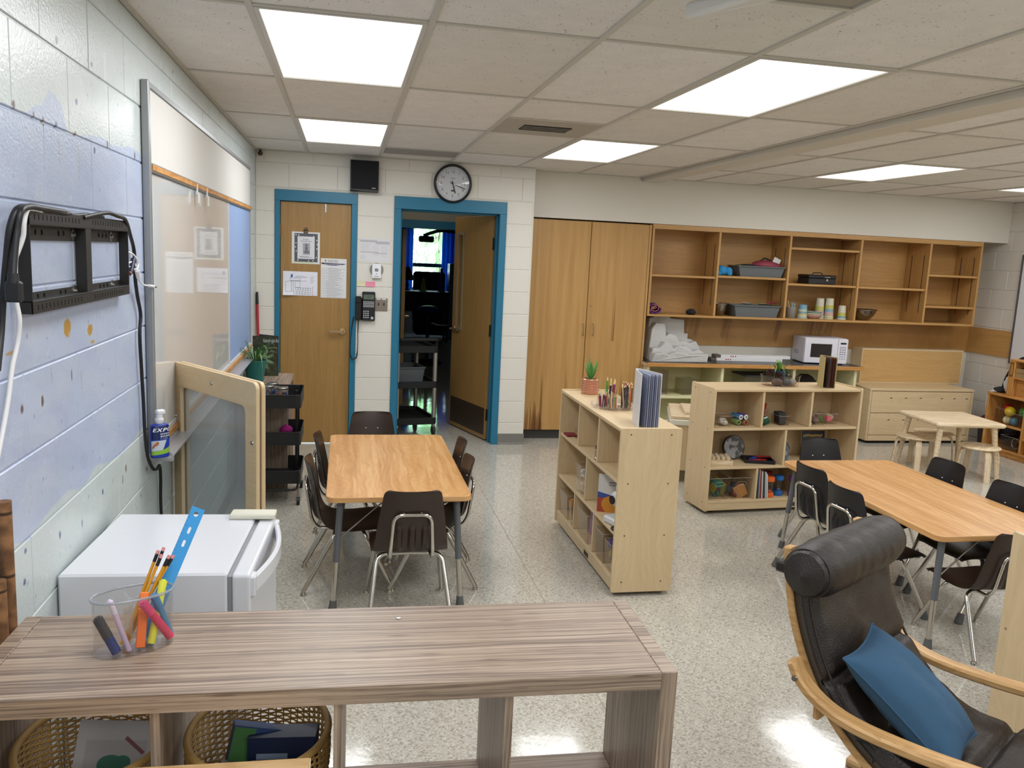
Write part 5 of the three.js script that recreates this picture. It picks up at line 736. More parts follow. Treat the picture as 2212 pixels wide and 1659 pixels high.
{ // outside: lawn, road, tree, car
  struct('ground_outside', B(-40, -1.0, -60, 44, -.9, -18.3, { c: .001 }), C('#7f8c62', .95), 'grass outside'); struct('road_outside', B(-40, -.8995, -38, 44, -.88, -28, { c: .001 }), C('#a7a7a4', .9), 'pale road outside');
  const t = thing('evergreen_tree', 'leafy green tree filling the far window', 'tree', [3.5, -.9, -25]); part(t, 'trunk', lathe([[0, 0], [.2, 0], [.14, 2], [.06, 6], [0, 6]], 12), C('#5b4a38', .9));
  const r = mulberry(500), fr = [leafStrip(V3(0, 0, 0), V3(1, 0, 0), .34, .085, .5, .2, 4), leafStrip(V3(0, 0, 0), V3(1, 0, 0), .26, .07, .8, .3, 4)]; const im = [new THREE.InstancedMesh(fr[0], M('#9cc784', .7, { transmission: .45, thickness: 0 }), 1700), new THREE.InstancedMesh(fr[1], M('#c2dcae', .7, { transmission: .45, thickness: 0 }), 1500)]; const mm = new THREE.Matrix4();
  im.forEach((m, q) => { for (let i = 0; i < m.count; i++) { const y = 2.2 + r() * 3.6, rad = 2.4 * Math.pow(r(), .6) * (1.15 - (y - 2.2) / 5), a = r() * 6.283; mm.compose(V3(Math.cos(a) * rad, y, Math.sin(a) * rad), new THREE.Quaternion().setFromEuler(new THREE.Euler(r() * .8 - .4, a + r() - .5, -.6 - r() * .8)), V3(1, 1, 1).multiplyScalar(.7 + r() * .7)); m.setMatrixAt(i, mm); } m.name = 'foliage'; m.userData.kind = 'stuff'; m.castShadow = true; t.add(m); });
  const c = thing('parked_car', 'silver blue car parked on the road outside the window', 'car', [2.3, -.88, -33]); const sh = new THREE.Shape([[-2.1, .3], [2.1, .3], [2.15, .7], [1.3, .85], [.7, 1.4], [-.9, 1.42], [-1.7, .9], [-2.1, .85]].map(p => new THREE.Vector2(...p))); part(c, 'body', place(ext(sh, 1.7, { bevel: .08, bs: 2 }), { z: -.85 }), C('#7f93a8', .3)); for (const [x, z] of [[-1.3, .88], [1.3, .88], [-1.3, -.68], [1.3, -.68]]) part(c, 'wheel', place(cyl(.33, .33, .2, 20), { rx: -Math.PI / 2, x, y: .33, z }), mat.black); part(c, 'window', B(-.75, .9, .851, .6, 1.3, .87, { c: .01 }), C('#26303a', .2));
}
// ------------------------------------------------------------------ school chairs
function shellGeo(k = 1) {                                            // one-piece plastic seat and back; faces +z
  const prof = [[.205, .322, .155], [.2, .336, .172], [.17, .346, .183], [.1, .343, .186], [.02, .337, .186], [-.06, .333, .184], [-.115, .338, .181], [-.15, .356, .177], [-.172, .388, .172], [-.185, .43, .166], [-.196, .49, .158], [-.208, .55, .149], [-.22, .61, .139], [-.229, .648, .132], [-.2325, .66, .124], [-.2345, .667, .108]];
  const cz = new THREE.CatmullRomCurve3(prof.map(p => V3(p[2], p[1], p[0])), false, 'centripetal'), nu = 56, nv = 64, P = [], Nn = [];
  for (let i = 0; i <= nu; i++) {
    const q = cz.getPoint(i / nu), tg = cz.getTangent(i / nu); const n0 = V3(0, tg.z, -tg.y).normalize(); if (n0.y < 0 && i < nu / 2) n0.negate(); const nn = V3(0, -tg.z, tg.y); nn.normalize();
    for (let j = 0; j <= nv; j++) {
      const s = j / nv * 2 - 1, x = s * q.x, e = Math.abs(s); let y = q.y, z = q.z;
      const seat = Math.max(0, Math.min(1, (q.z + .1) / .12)); y += seat * (-.012 * Math.pow(e, 6) + .012 * (e * e) - .008); z += (1 - seat) * .03 * e * e;       // dished seat, wrapped back
      const zone = q.z < -.1 && q.y > .345 && q.y < .5 ? Math.min(1, Math.sin((q.y - .345) / .155 * Math.PI) * 1.8) : 0; let rib = 0; for (const c of [-.062, 0, .062]) rib = Math.max(rib, 1 - Math.min(1, Math.abs(x - c) / .016)); z -= .016 * zone * Math.min(1, rib * 2.6); P.push(V3(x * k, y * k, z * k));
    }
  }
  const idx = [], row = nv + 1, top = []; for (let i = 0; i < nu; i++) for (let j = 0; j < nv; j++) { const a = i * row + j; idx.push(a, a + 1, a + row, a + 1, a + row + 1, a + row); }
  const mk = () => { const g = new THREE.BufferGeometry(); g.setAttribute('position', new THREE.Float32BufferAttribute(P.flatMap(p => [p.x, p.y, p.z]), 3)); g.setIndex(idx); g.computeVertexNormals(); return g; };
  const a = mk(), nA = a.attributes.normal, th = .0045 * k; const n = P.length, pos = [], nor = [], id = [];
  for (const s of [1, -1]) for (let i = 0; i < n; i++) { pos.push(P[i].x + s * nA.getX(i) * th / 2, P[i].y + s * nA.getY(i) * th / 2, P[i].z + s * nA.getZ(i) * th / 2); nor.push(s * nA.getX(i), s * nA.getY(i), s * nA.getZ(i)); }
  for (let i = 0; i < idx.length; i += 3) { id.push(idx[i], idx[i + 1], idx[i + 2]); id.push(idx[i] + n, idx[i + 2] + n, idx[i + 1] + n); }
  const edge = []; for (let j = 0; j <= nv; j++) edge.push(j); for (let i = 1; i <= nu; i++) edge.push(i * row + nv); for (let j = nv - 1; j >= 0; j--) edge.push(nu * row + j); for (let i = nu - 1; i > 0; i--) edge.push(i * row); for (let i = 0; i < edge.length; i++) { const p = edge[i], q = edge[(i + 1) % edge.length]; id.push(p, p + n, q, q, p + n, q + n); }
  const g = new THREE.BufferGeometry(); g.setAttribute('position', new THREE.Float32BufferAttribute(pos, 3)); g.setAttribute('normal', new THREE.Float32BufferAttribute(nor, 3)); g.setIndex(id); return boxUV(g, 'x');
}
function makeChair(label, shellMat, boots, group) {
  const t = thing('school_chair', label, 'chair', [0, 0, 0], 0, group);
  part(t, 'seat_shell', shellGeo(), shellMat);
  const up = .322, r = .0115;
  for (const s of [-1, 1]) for (const f of [1, -1]) {
    const foot = V3(s * .195, .018, f > 0 ? .215 : -.235), knee = V3(s * .155, up - .005, f > 0 ? .06 : -.075);
    const l = part(t, 'leg', sweep(fillet([foot, knee, V3(s * .0, up - .001, f > 0 ? .06 : -.075)], .055, 8), r, 12), mat.chrome);
    const dir = knee.clone().sub(foot).normalize();
    if (boots) part(l, 'rubber_boot', rod(V3(foot.x, 0, foot.z).addScaledVector(dir, .001), foot.clone().addScaledVector(dir, .038), .0215, 14, .0165), mat.rubber); else part(l, 'glide', [place(cyl(.016, .013, .012, 16), { x: foot.x, y: 0, z: foot.z }), rod(V3(foot.x, .008, foot.z), foot.clone().addScaledVector(dir, .012), .0085, 10)], mat.chrome);
  }
  part(t, 'back_support', sweep(fillet([V3(-.098, up, .05), V3(-.098, up, -.165), V3(-.098, .37, -.196), V3(-.086, .555, -.226), V3(.086, .555, -.226), V3(.098, .37, -.196), V3(.098, up, -.165), V3(.098, up, .05)], .045, 7), .0085, 10), mat.chrome);
  for (const x of [-.04, .04]) part(t, 'rivet', ball(.0062, x, .556, -.207, 12, 8), mat.chrome);
  return t;
}
const brown0 = makeChair('brown plastic school chair with its back to the grey walnut shelf', mat.brownShell, false, 'brown chairs around the table by the closed door'); brown0.position.set(1.075, 0, -3.90); brown0.rotation.y = Math.PI;
const putChair = (src, label, x, z, turn, group, k = 1) => { const c = copyOf(src, label, group); c.position.set(x, 0, z); c.rotation.set(0, turn, 0); c.scale.setScalar(k); return c; };
const gB = 'brown chairs around the table by the closed door', gK = 'chairs around the table by the armchair';
putChair(brown0, 'brown plastic school chair on the cart side of the table, further from the doors', .795, -4.31, Math.PI / 2 + .03, gB); putChair(brown0, 'brown plastic school chair on the cart side of the table, nearer the doors', .82, -4.86, Math.PI / 2 - .04, gB);
putChair(brown0, 'brown plastic school chair on the cubby shelf side of the table, further from the doors', 1.215, -4.30, -Math.PI / 2, gB); putChair(brown0, 'brown plastic school chair on the cubby shelf side of the table, nearer the doors', 1.235, -4.72, -Math.PI / 2, gB); putChair(brown0, 'brown plastic school chair facing the table from the doorway end', .945, -5.36, 0, gB);
const black0 = makeChair('black plastic school chair at the cubby shelf end of its table', mat.blackShell, true, gK); black0.position.set(3.80, 0, -4.56); black0.rotation.y = .02;
putChair(black0, 'black plastic school chair with chrome back bow nearer the cubby shelf, on the aisle side', 3.535, -4.12, Math.PI / 2 + .1, gK); putChair(black0, 'black plastic school chair with chrome back bow right behind the armchair headrest', 3.475, -3.70, Math.PI / 2 + .1, gK); putChair(black0, 'black plastic school chair on the stool side of its table, nearer the cubby shelf', 4.075, -4.16, -Math.PI / 2 + .05, gK); putChair(black0, 'black plastic school chair on the stool side of its table, nearer the plywood panel', 4.06, -3.66, -Math.PI / 2 + .03, gK);
putChair(brown0, 'brown plastic school chair among black ones, beside the plywood panel', 3.78, -3.27, Math.PI, gK, .92);
// ------------------------------------------------------------------ activity tables
function makeTable(label, x0, x1, z0, z1, y) {
  const cx = (x0 + x1) / 2, cz = (z0 + z1) / 2, w = (x1 - x0) / 2, d = Math.abs(z1 - z0) / 2; const t = thing('activity_table', label, 'table', [cx, 0, cz]);
  part(t, 'tabletop', boxUV(place(ext(rrect(-w, -d, w, d, .045), .028, { bevel: .003, bs: 2 }), { rx: -Math.PI / 2, y: y - .028 }), 'z', cx, cz), mat.oak); part(t, 'apron_frame', [B(-w + .12, y - .045, -d + .1, w - .12, y - .029, -d + .115, { c: .001 }), B(-w + .12, y - .045, d - .115, w - .12, y - .029, d - .1, { c: .001 })], mat.greyTube);
  for (const sx of [-1, 1]) for (const sz of [-1, 1]) {
    const top = V3(sx * (w - .07), y - .029, sz * (d - .06)), bot = V3(sx * (w - .038), 0, sz * (d - .028)), mid = top.clone().lerp(bot, .56); const l = part(t, 'leg', rod(mid, top, .0165, 18), mat.greyTube, 'grey painted upper leg tube'); part(l, 'lower_tube', rod(bot.clone().lerp(top, .06), mid.clone().lerp(top, .02), .0135, 18), mat.chrome); part(l, 'foot', rod(bot, bot.clone().lerp(top, .085), .021, 18, .016), mat.rubber);
    part(t, 'brace', rod(top.clone().lerp(bot, .36), V3(sx * (w - .28), y - .036, top.z), .004, 8), mat.steel); part(t, 'mount_plate', B(top.x - .04, y - .034, top.z - .04, top.x + .04, y - .0285, top.z + .04, { c: .001 }), mat.greyTube);
  }
}
makeTable('oak laminate activity table with brown chairs by the closed door', .677, 1.383, -3.895, -5.275, .576); makeTable('oak laminate activity table with black chairs behind the armchair', 3.455, 4.21, -3.20, -4.62, .562);
// ------------------------------------------------------------------ birch cubby shelves on casters
function cubby(label, pos, turn) {
  const t = thing('cubby_shelf', label, 'shelf', pos, turn); const Wd = 1.215, D = .335, Hh = .91, th = .019, m = mat.birch;   // opens to +z, x from 0 to Wd
  const side = () => { const s = rrect(0, .022, D, Hh, .012); return ext(s, th, { bevel: .0025, grain: 'y' }); };
  part(t, 'side_panel', place(side(), { ry: Math.PI / 2, x: 0 }).translate(0, 0, 0), m); part(t, 'side_panel', place(side(), { ry: Math.PI / 2, x: Wd - th }), m);      // shape x -> -z
  const z = q => q - D;                                                 // q from back (0) to front (D)
  part(t, 'back_panel', B(th, .03, z(.002), Wd - th, Hh - .03, z(.008), { c: .0005 }), m); part(t, 'top_board', B(th + .0005, Hh - .026, z(.0), Wd - th - .0005, Hh - .007, z(D - .004), { c: .002 }), m);
  const shelf = (y) => part(t, 'shelf_board', B(th + .0005, y - th, z(.009), Wd - th - .0005, y, z(D - .008), { c: .002 }), m); shelf(.625); shelf(.345); shelf(.098);
  part(t, 'kick_board', B(th + .0005, .026, z(D - .03), Wd - th - .0005, .0785, z(D - .01), { c: .002 }), m);
  const div = (x, y0, y1) => part(t, 'divider', B(x - .0085, y0, z(.009), x + .0085, y1, z(D - .012), { c: .002, g: 'y' }), m);
  div(.402, .6255, .8835); div(.8, .6255, .8835); div(.608, .3455, .605); div(.402, .0985, .325); div(.8, .0985, .325);
  for (const x of [0, Wd]) for (const [q, y] of [[.06, .875], [.28, .875], [.06, .615], [.28, .615], [.06, .335], [.28, .335], [.06, .08], [.28, .08]]) part(t, 'screw', place(cyl(.0045, .004, .002, 10), { rz: x ? -Math.PI / 2 : Math.PI / 2, x: x ? Wd - .0005 : .0005, y, z: z(q) }), C('#6f6249', .4, { metalness: .5 }));
  for (const x of [.08, Wd - .08]) for (const q of [.06, .27]) part(t, 'caster', place(cyl(.025, .025, .02, 16), { rz: Math.PI / 2, x: x + .01, y: .025, z: z(q) }), mat.black);
  part(t, 'brand_mark', B(.67, .036, z(D - .01), .76, .066, z(D - .0095), { c: .0001 }), C('#3a332a', .6), 'small dark house shaped maker mark');
  return t;
}
// the first opens towards the oak table (local +z -> -x): its local x runs along +z
cubby('birch cubby shelf standing end on beside the oak table with the brown chairs', [2.146, 0, -5.158], -Math.PI / 2);
cubby('birch cubby shelf full of toys in front of the counter', [3.272, 0, -5.262], 4.2 * DEG);
// ------------------------------------------------------------------ things on and in the two cubby shelves
const U1 = (x, y, q) => [2.146 + (.335 - q), y, -5.158 + x];                                    // along the shelf, height, depth from the back
const U2 = (x, y, q) => { const a = 4.2 * DEG, z = q - .335; return [3.272 + x * Math.cos(a) + z * Math.sin(a), y, -5.262 - x * Math.sin(a) + z * Math.cos(a)]; };
const TOP = .9035, S1 = .6255, S2 = .3455, S3 = .0985;
{ // on the first shelf
  const p = thing('potted_succulent', 'small succulent in a ribbed copper pot on the cubby shelf', 'plant', [2.30, TOP, -5.03]);
  const prof = [[0, 0], [.05, 0], [.055, .004]]; for (let k = 0; k < 8; k++) { const y = .014 + k * .0102; prof.push([.0525 - k * .0006, y], [.058 - k * .0006, y + .003], [.058 - k * .0006, y + .006], [.0525 - k * .0006, y + .009]); } prof.push([.049, .098], [.045, .098], [.042, .02], [0, .02]);
  part(p, 'pot', lathe(prof, 32), M('#c98f74', .3, { metalness: .45 })); part(p, 'soil', place(cyl(.044, .044, .01, 20), { y: .08 }), mat.soil); const r = mulberry(9); for (let i = 0; i < 9; i++) { const a = i * 2.4, d = V3(Math.cos(a), 0, Math.sin(a)); part(p, 'leaf', leafStrip(V3(d.x * .006, .088, d.z * .006), d, .045 + r() * .03, .026, .1, 1.6 + r() * 1.4, 6), C(i % 2 ? '#5c9a46' : '#3f7a34', .5)); } for (const a of [.6, 2.8, 4.6]) part(p, 'trailing_leaf', leafStrip(V3(Math.cos(a) * .03, .092, Math.sin(a) * .03), V3(Math.cos(a), 0, Math.sin(a)), .05, .01, 2.6, 1.2, 8), C('#6f9a52', .5)); part(p, 'flower_stalk', rod(V3(.012, .09, 0), V3(.02, .165, 0), .004, 8), C('#7fae58', .5));
}
const pencilCols = ['#c23b2e', '#2f8a4a', '#284ea0', '#d8a723', '#6b2f80', '#d8702a', '#1d1d22', '#8a5a34', '#5aa04a', '#3f2a6e', '#c04a86', '#2e7f98'];
function pencil(t, a, b, col, r = .0036, name = 'pencil') { const d = b.clone().sub(a).normalize(); const g = part(t, name, rod(a, b, r, 6), C(col, .45)); part(g, 'tip', rod(b, b.clone().addScaledVector(d, r * 3.4), r, 6, r * .25), C('#d9b98a', .6)); }
{
  const cx = 2.30, cz = -4.54; const tt = thing('turntable_tray', 'round clear plastic caddy tray carrying jars of pencils on the cubby shelf', 'tray', [cx, TOP, cz]); part(tt, 'tray', lathe([[0, .001], [.125, .001], [.132, .008], [.136, .03]], 44), clearTint('#f6f4f7')); part(tt, 'divider_post', lathe([[0, .004], [.02, .004], [.012, .09], [0, .09]], 16), clearTint('#f1eff2'));
  const jarAt = (lb, dx, dz, r, h, n, len, marker, seed, cols = pencilCols) => { const j = thing('pencil_jar', lb, 'jar', [cx + dx, TOP + .0045, cz + dz]); part(j, 'glass', lathe([[0, .003], [r, .003], [r, h * .72], [r * .8, h * .84], [r * .82, h], [r * .84, h]], 28), clearTint('#f3f5f5', .03)); const q = mulberry(seed); for (let i = 0; i < n; i++) { const a = i / n * 6.283, rr = r * (.35 + .45 * q()), b = a + (q() - .5), k = r * .72; pencil(j, V3(Math.cos(a) * rr, .006, Math.sin(a) * rr), V3(Math.cos(b) * k, len * (.8 + .25 * q()), Math.sin(b) * k), cols[(i + seed) % cols.length], marker ? .0058 : .0036, marker ? 'marker' : 'pencil'); } };
  jarAt('glass jar of short plum and purple crayons in the clear caddy', -.075, .02, .036, .095, 10, .085, false, 1, ['#6d1f4a', '#8a2f5e', '#c2502e', '#3b2a5e']); jarAt('glass jar of orange and green pencils in the clear caddy, lowest in height', -.03, .072, .036, .09, 7, .08, false, 2, ['#d8702a', '#3f8f66', '#cfd4d8', '#d8702a', '#7cae6a']); jarAt('tall glass jar of fat coloured markers in the clear caddy', -.005, -.05, .037, .12, 8, .15, true, 3, ['#202428', '#4aa03a', '#2b2a7a', '#e2c22a', '#e0662a', '#7a2f80']); jarAt('glass jar of dark pencils and one orange pencil in the clear caddy', .055, .055, .04, .12, 12, .145, false, 5, ['#1c1d20', '#d8702a', '#20361e', '#272a30', '#d9b98a', '#331f36']); jarAt('glass jar of plum coloured pencils behind the standing book', .085, -.02, .036, .11, 9, .13, false, 6, ['#5a1f4a', '#8a2f5e', '#29242e', '#7a2a52']);
}
function standingBook(name, label, pos, turn, w, h, leaves, coverMat, leafMats, spread) { // open like a fan, spine towards +z of its own axes
  const t = thing(name, label, 'book', pos, turn); part(t, 'spine', B(-.012, 0, -.004, .012, h, 0, { c: .001 }), coverMat); const n = leaves; for (let i = 0; i < n; i++) { const u = n > 1 ? i / (n - 1) : .5, a = (i === 0 ? -.62 : (u * .8 + .2 - .5)) * spread; const path = []; for (let k = 0; k <= 8; k++) { const s = k / 8; path.push([w * s, (u - .5) * .02 + Math.sin(a) * w * s * (1 - .25 * s)]); } const ends = i === 0 || i === n - 1, th = ends ? .0035 : .0016; const l = path.map(q => new THREE.Vector2(q[0], q[1])), r = path.map(q => new THREE.Vector2(q[0], q[1] + th)).reverse(); const hh = ends ? h : h - .008; part(t, ends ? 'cover' : 'page', place(ext(new THREE.Shape([...l, ...r]), hh, {}), { rx: -Math.PI / 2, y: ends ? 0 : .003 }).rotateY(Math.PI / 2), ends ? coverMat : leafMats[i % leafMats.length]); }
  return t;
}
{
  const pm = [C('#aeb4c8', .8), C('#7f86a0', .8), C('#c9ccd8', .8), C('#8d94ac', .8)]; standingBook('picture_book', 'white picture book standing fanned open beside the pencil caddy', [2.292, TOP, -4.165], Math.PI + .05, .20, .285, 9, C('#d6d4d4', .5), pm, .55);
  standingBook('board_book', 'brown board book standing fanned open at the end of the toy shelf', [4.235, TOP, -5.545], Math.PI - .05, .15, .225, 8, C('#b5a472', .6), [C('#6d3b1e', .6), C('#3f2a22', .6), C('#5a5f70', .6), C('#7a4a2a', .6), C('#4a1d14', .6)], .6);
}
{ // oval clear tray with plant and stones on the second shelf
  const c = U2(.62, TOP, .17); const t = thing('nature_tray', 'oval clear tray of stones and pine cones with a plant pot', 'tray', c, 4.2 * DEG); const ov = (g) => g.applyMatrix4(new THREE.Matrix4().makeScale(1.22, 1, .82)); part(t, 'tray', ov(lathe([[0, .002], [.112, .002], [.118, .01], [.124, .075], [.132, .08]], 48)), clearTint('#f2ecea'));
  const put = (n, lb, cat, dx, dz, y, g, m) => single(n, g, m, lb, cat, undefined, [c[0] + dx, TOP + .0045 + y, c[2] + dz]);
  put('grey_stone', 'smooth dark grey stone in the clear oval tray', 'stone', .03, .03, 0, place(lump(.036, .026, .032, 101, .08), { y: .026 }), C('#4a4d4f', .7)); put('grey_stone', 'pale veined stone beside the dark grey stone in the oval tray', 'stone', .088, .015, 0, place(lump(.03, .024, .03, 102, .12), { y: .024 }), C('#97918a', .7)); put('brown_stone', 'brown stone at the end of the oval tray', 'stone', -.045, .035, 0, place(lump(.04, .028, .035, 103, .1), { y: .028 }), C('#5d5049', .8));
  const cone = (lb, dx, dz, y) => { const k = thing('pine_cone', lb, 'pine cone', [c[0] + dx, TOP + .005 + y, c[2] + dz]); part(k, 'core', place(lump(.014, .03, .014, 104, .05), { y: .032 }), C('#2b1a14', .9)); const sc = lump(.011, .0035, .009, 105, .05, 8); for (let i = 0; i < 44; i++) { const a = i * 2.4, y2 = .008 + i / 44 * .05, r = .022 * Math.sin((i + 6) / 52 * Math.PI) + .004; part(k, 'scale', place(sc.clone(), { x: Math.cos(a) * r, y: y2, z: Math.sin(a) * r, ry: -a, rz: .5 }), C(i % 2 ? '#3a241b' : '#4a2f24', .8)); } }; cone('dark pine cone leaning on the blue plant pot', -.075, -.015, .055); cone('dark pine cone low in front of the blue plant pot', -.02, .0, .035);
  const pl = thing('spider_plant', 'small spider plant in a blue pot inside the oval tray', 'plant', [c[0] + .005, TOP + .006, c[2] - .04]); part(pl, 'pot', lathe([[0, 0], [.035, 0], [.05, .1], [.052, .105], [.047, .105], [.033, .006], [0, .006]].reverse(), 26), C('#22405a', .5)); part(pl, 'soil', place(cyl(.045, .045, .008, 20), { y: .09 }), mat.soil); blades(pl, 14, .098, .1, .17, 73); for (let i = 0; i < 5; i++) part(pl, 'upright_leaf', leafStrip(V3((i - 2) * .006, .095, 0), V3(Math.cos(i * 2.2), 0, Math.sin(i * 2.2)), .035, .02, .2, 2.4 + i * .2, 6), C('#6fa83e', .5, { transmission: .2, thickness: 0 }));
}
// small containers
const rimMat = M('#d8d4ce', .15, { transmission: .55, thickness: 0 });
function clearBox(label, pos, w, h, d, turn = 0, tint = '#f7f5f2', handle = false, name = 'clear_bin') {   // thin walled moulded bin, each wall one sheet of clear plastic
  const t = thing(name, label, 'bin', pos, turn), m = clearTint(tint, .05), k = .9; const wallS = (ww, hh, hl) => { const s = new THREE.Shape([[-ww * k, 0], [ww * k, 0], [ww, hh], [-ww, hh]].map(p => new THREE.Vector2(...p))); if (hl) hole(s, rrect(-.035, hh - .055, .035, hh - .03, .011)); return s; };
  const a = Math.atan2(d / 2 * (1 - k), h), b = Math.atan2(w / 2 * (1 - k), h); part(t, 'front_wall', place(new THREE.ShapeGeometry(wallS(w / 2, h, handle)), { z: d / 2 * k, rx: a }), m); part(t, 'back_wall', place(new THREE.ShapeGeometry(wallS(w / 2, h)), { z: -d / 2 * k, rx: -a }), m); for (const q of [1, -1]) part(t, 'side_wall', place(new THREE.ShapeGeometry(wallS(d / 2, h)), { ry: Math.PI / 2 }).applyMatrix4(new THREE.Matrix4().makeRotationZ(-q * b)).translate(q * w / 2 * k, 0, 0), m); part(t, 'bottom', place(new THREE.ShapeGeometry(rrect(-w / 2 * k, -d / 2 * k, w / 2 * k, d / 2 * k, .004)), { rx: -Math.PI / 2, y: .0012 }), m);
  const e = [[-1, -1], [1, -1], [1, 1], [-1, 1]].map(([x, z]) => V3(x * w / 2, h, z * d / 2)); part(t, 'rim', sweep(fillet([e[0].clone().lerp(e[1], .5), e[1], e[2], e[3], e[0], e[0].clone().lerp(e[1], .5)], .012, 4), .0014, 6), rimMat); if (handle) { const hp = rrect(-.035, h - .055, .035, h - .03, .011).getPoints(5).map(p => V3(p.x, p.y, d / 2 * k + p.y * Math.tan(a) + .0005)); part(t, 'handle_slot', sweep(hp, .0012, 5), rimMat); } return t;
}
const hueName = c => { const [r, g, b] = hex(c), mx = Math.max(r, g, b), mn = Math.min(r, g, b), d = mx - mn; if (d < 28) return mx > 190 ? 'white' : mx > 110 ? 'grey' : 'black'; let h = mx === r ? ((g - b) / d + 6) % 6 : mx === g ? (b - r) / d + 2 : (r - g) / d + 4; h *= 60; if (mx < 130 && h < 40) return 'brown'; return h < 14 ? (mx > 170 && mn > 120 ? 'pink' : 'red') : h < 38 ? 'orange' : h < 68 ? 'yellow' : h < 165 ? 'green' : h < 200 ? 'teal' : h < 255 ? 'blue' : h < 310 ? 'purple' : 'pink'; };
const toyShape = k => k % 3 === 0 ? BC(0, .02, 0, .045, .04, .04, { c: .006 }) : k % 3 === 1 ? place(lump(.026, .02, .022, 110 + k, .15, 12), { y: .02 }) : place(cyl(.018, .018, .045, 14), { rz: Math.PI / 2, x: .022, y: .018 });
function fillBin(what, label, group, cols, c, w, d, n, y0, h, turn, seed, cat = 'toy') { const q = mulberry(seed); const geos = [0, 1, 2].map(toyShape); for (let i = 0; i < n; i++) { const x = (q() - .5) * w, z = (q() - .5) * d, y = y0 + (i / n) * h; const m = single(what, geos[i % 3], C(cols[i % cols.length], .5), hueName(cols[i % cols.length]) + ' ' + label, cat, group, [c[0] + x * Math.cos(turn) + z * Math.sin(turn), c[1] + y, c[2] - x * Math.sin(turn) + z * Math.cos(turn)], q() * 6); m.rotation.z = (q() - .5) * .8; } }
{ // second shelf, top row
  const a = 4.2 * DEG; let c;
  c = U2(.055, S1, .24); const b = thing('glass_bottle', 'small clear bottle with a black cap at the end of the toy shelf top row', 'bottle', c); part(b, 'glass', lathe([[0, 0], [.02, 0], [.02, .035], [.012, .042], [.012, .048]], 18), clearTint('#e6e6e4')); part(b, 'cap', place(cyl(.013, .013, .016, 16), { y: .047 }), mat.black);
  c = U2(.15, S1, .22); clearBox('clear bin of silver loose parts on the toy shelf', c, .1, .075, .11, a); fillBin('silver_piece', 'loose metal part lying in the clear bin', 'silver loose parts in the clear bin', ['#b9b4aa', '#cfcac0', '#8f8a80'], [c[0], c[1] + .003, c[2]], .045, .05, 7, 0, .012, a, 21, 'loose part');
  c = U2(.29, S1, .2); clearBox('clear bin holding cardboard tubes and bobbins on the toy shelf', c, .11, .07, .12, a); [['#8fae6a', -.026, .02], ['#b3734f', .03, .02], ['#2f6f9e', -.015, .058], ['#5a3a80', .024, .06]].forEach(([k, dx, dy], i) => { const t = thing('cardboard_tube', `${['green', 'orange', 'blue', 'purple'][i]} rimmed tube lying in the clear bin`, 'tube', [c[0] + dx, c[1] + dy + .004, c[2] + .055], a + (i > 1 ? .15 : 0)); part(t, 'tube', place(lathe([[.012, 0], [.019, 0], [.02, .09], [.016, .09]].concat([[.012, 0]]), 22), { rx: -Math.PI / 2 }), C(k, .6)); if (i > 1) part(t, 'end_ring', place(lathe([[.006, 0], [.018, 0], [.018, .003], [.006, .003]], 20), { rx: Math.PI / 2, z: .0 }), C('#d8dbe2', .5)); });
  c = U2(.455, S1, .235); const f = thing('plush_turtle', 'dark green plush toy with white markings on the toy shelf', 'toy', c, a + .5); part(f, 'body', place(lump(.065, .035, .045, 106, .1), { y: .033 }), C('#14492f', .85)); part(f, 'head', place(lump(.03, .022, .025, 107, .08), { x: .07, y: .022 }), C('#1a5a39', .85)); for (const [x, z] of [[0, .028], [.025, .022], [-.02, .03]]) part(f, 'marking', place(lump(.012, .006, .008, 108, .1, 10), { x, y: .058, z }), C('#d9ddd6', .8)); 
  c = U2(.425, S1, .13); const o = single('orange_scoop', place(lump(.014, .05, .03, 109, .08), { y: .052 }), C('#e06a1c', .5), 'orange plastic scoop leaning behind the divider of the toy shelf', 'scoop', undefined, [c[0] + .012, c[1] + .03, c[2]]);
  c = U2(.515, S1, .15); clearBox('tall clear cup holding a red handled magnifier', c, .06, .1, .06, a); const g = thing('magnifier', 'red handled tool standing in the tall clear cup', 'tool', c); part(g, 'handle', rod(V3(.005, .06, 0), V3(.014, .145, 0), .011, 12), C('#a81d22', .4)); part(g, 'shaft', rod(V3(0, .006, 0), V3(.005, .06, 0), .006, 10), C('#b08a86', .4));
  c = U2(.625, S1, .21); clearBox('clear bin holding a row of black cards on the toy shelf', c, .085, .07, .12, a, '#efe9e6'); for (let i = 0; i < 5; i++) single('black_card', place(B(-.03, 0, -.004, .03, .085, .004, { c: .002 }), { rx: -.18 }), C('#101014', .5), 'black card standing in the clear bin', 'card', 'black cards in the clear bin', [c[0] - .002, c[1] + .006, c[2] - .03 + i * .016], a);
  c = U2(.835, S1, .27); single('white_pompom', place(lump(.014, .014, .014, 111, .1, 12), { y: .014 }), C('#d0cdc6', .9), 'white pompom beside the divider on the toy shelf', 'pompom', undefined, c);
  c = U2(.92, S1, .2); clearBox('clear bin of brown rings on the toy shelf', c, .115, .085, .12, a); fillBin('brown_ring', 'loose ring lying in the clear bin of rings', 'brown loose parts in the clear bin', ['#6b4f48', '#7d6259', '#57423c'], c, .06, .06, 8, .004, .04, a, 22, 'loose part');
  c = U2(1.04, S1, .19); clearBox('clear bin of pink, red and green pieces on the toy shelf', c, .1, .08, .12, a); fillBin('bright_piece', 'bright piece in the clear bin at the shelf end', 'bright pieces in the clear bin', ['#6fbf4a', '#d8a9a8', '#d83a3a', '#e06a7c'], c, .05, .05, 6, .004, .03, a, 23, 'loose part');
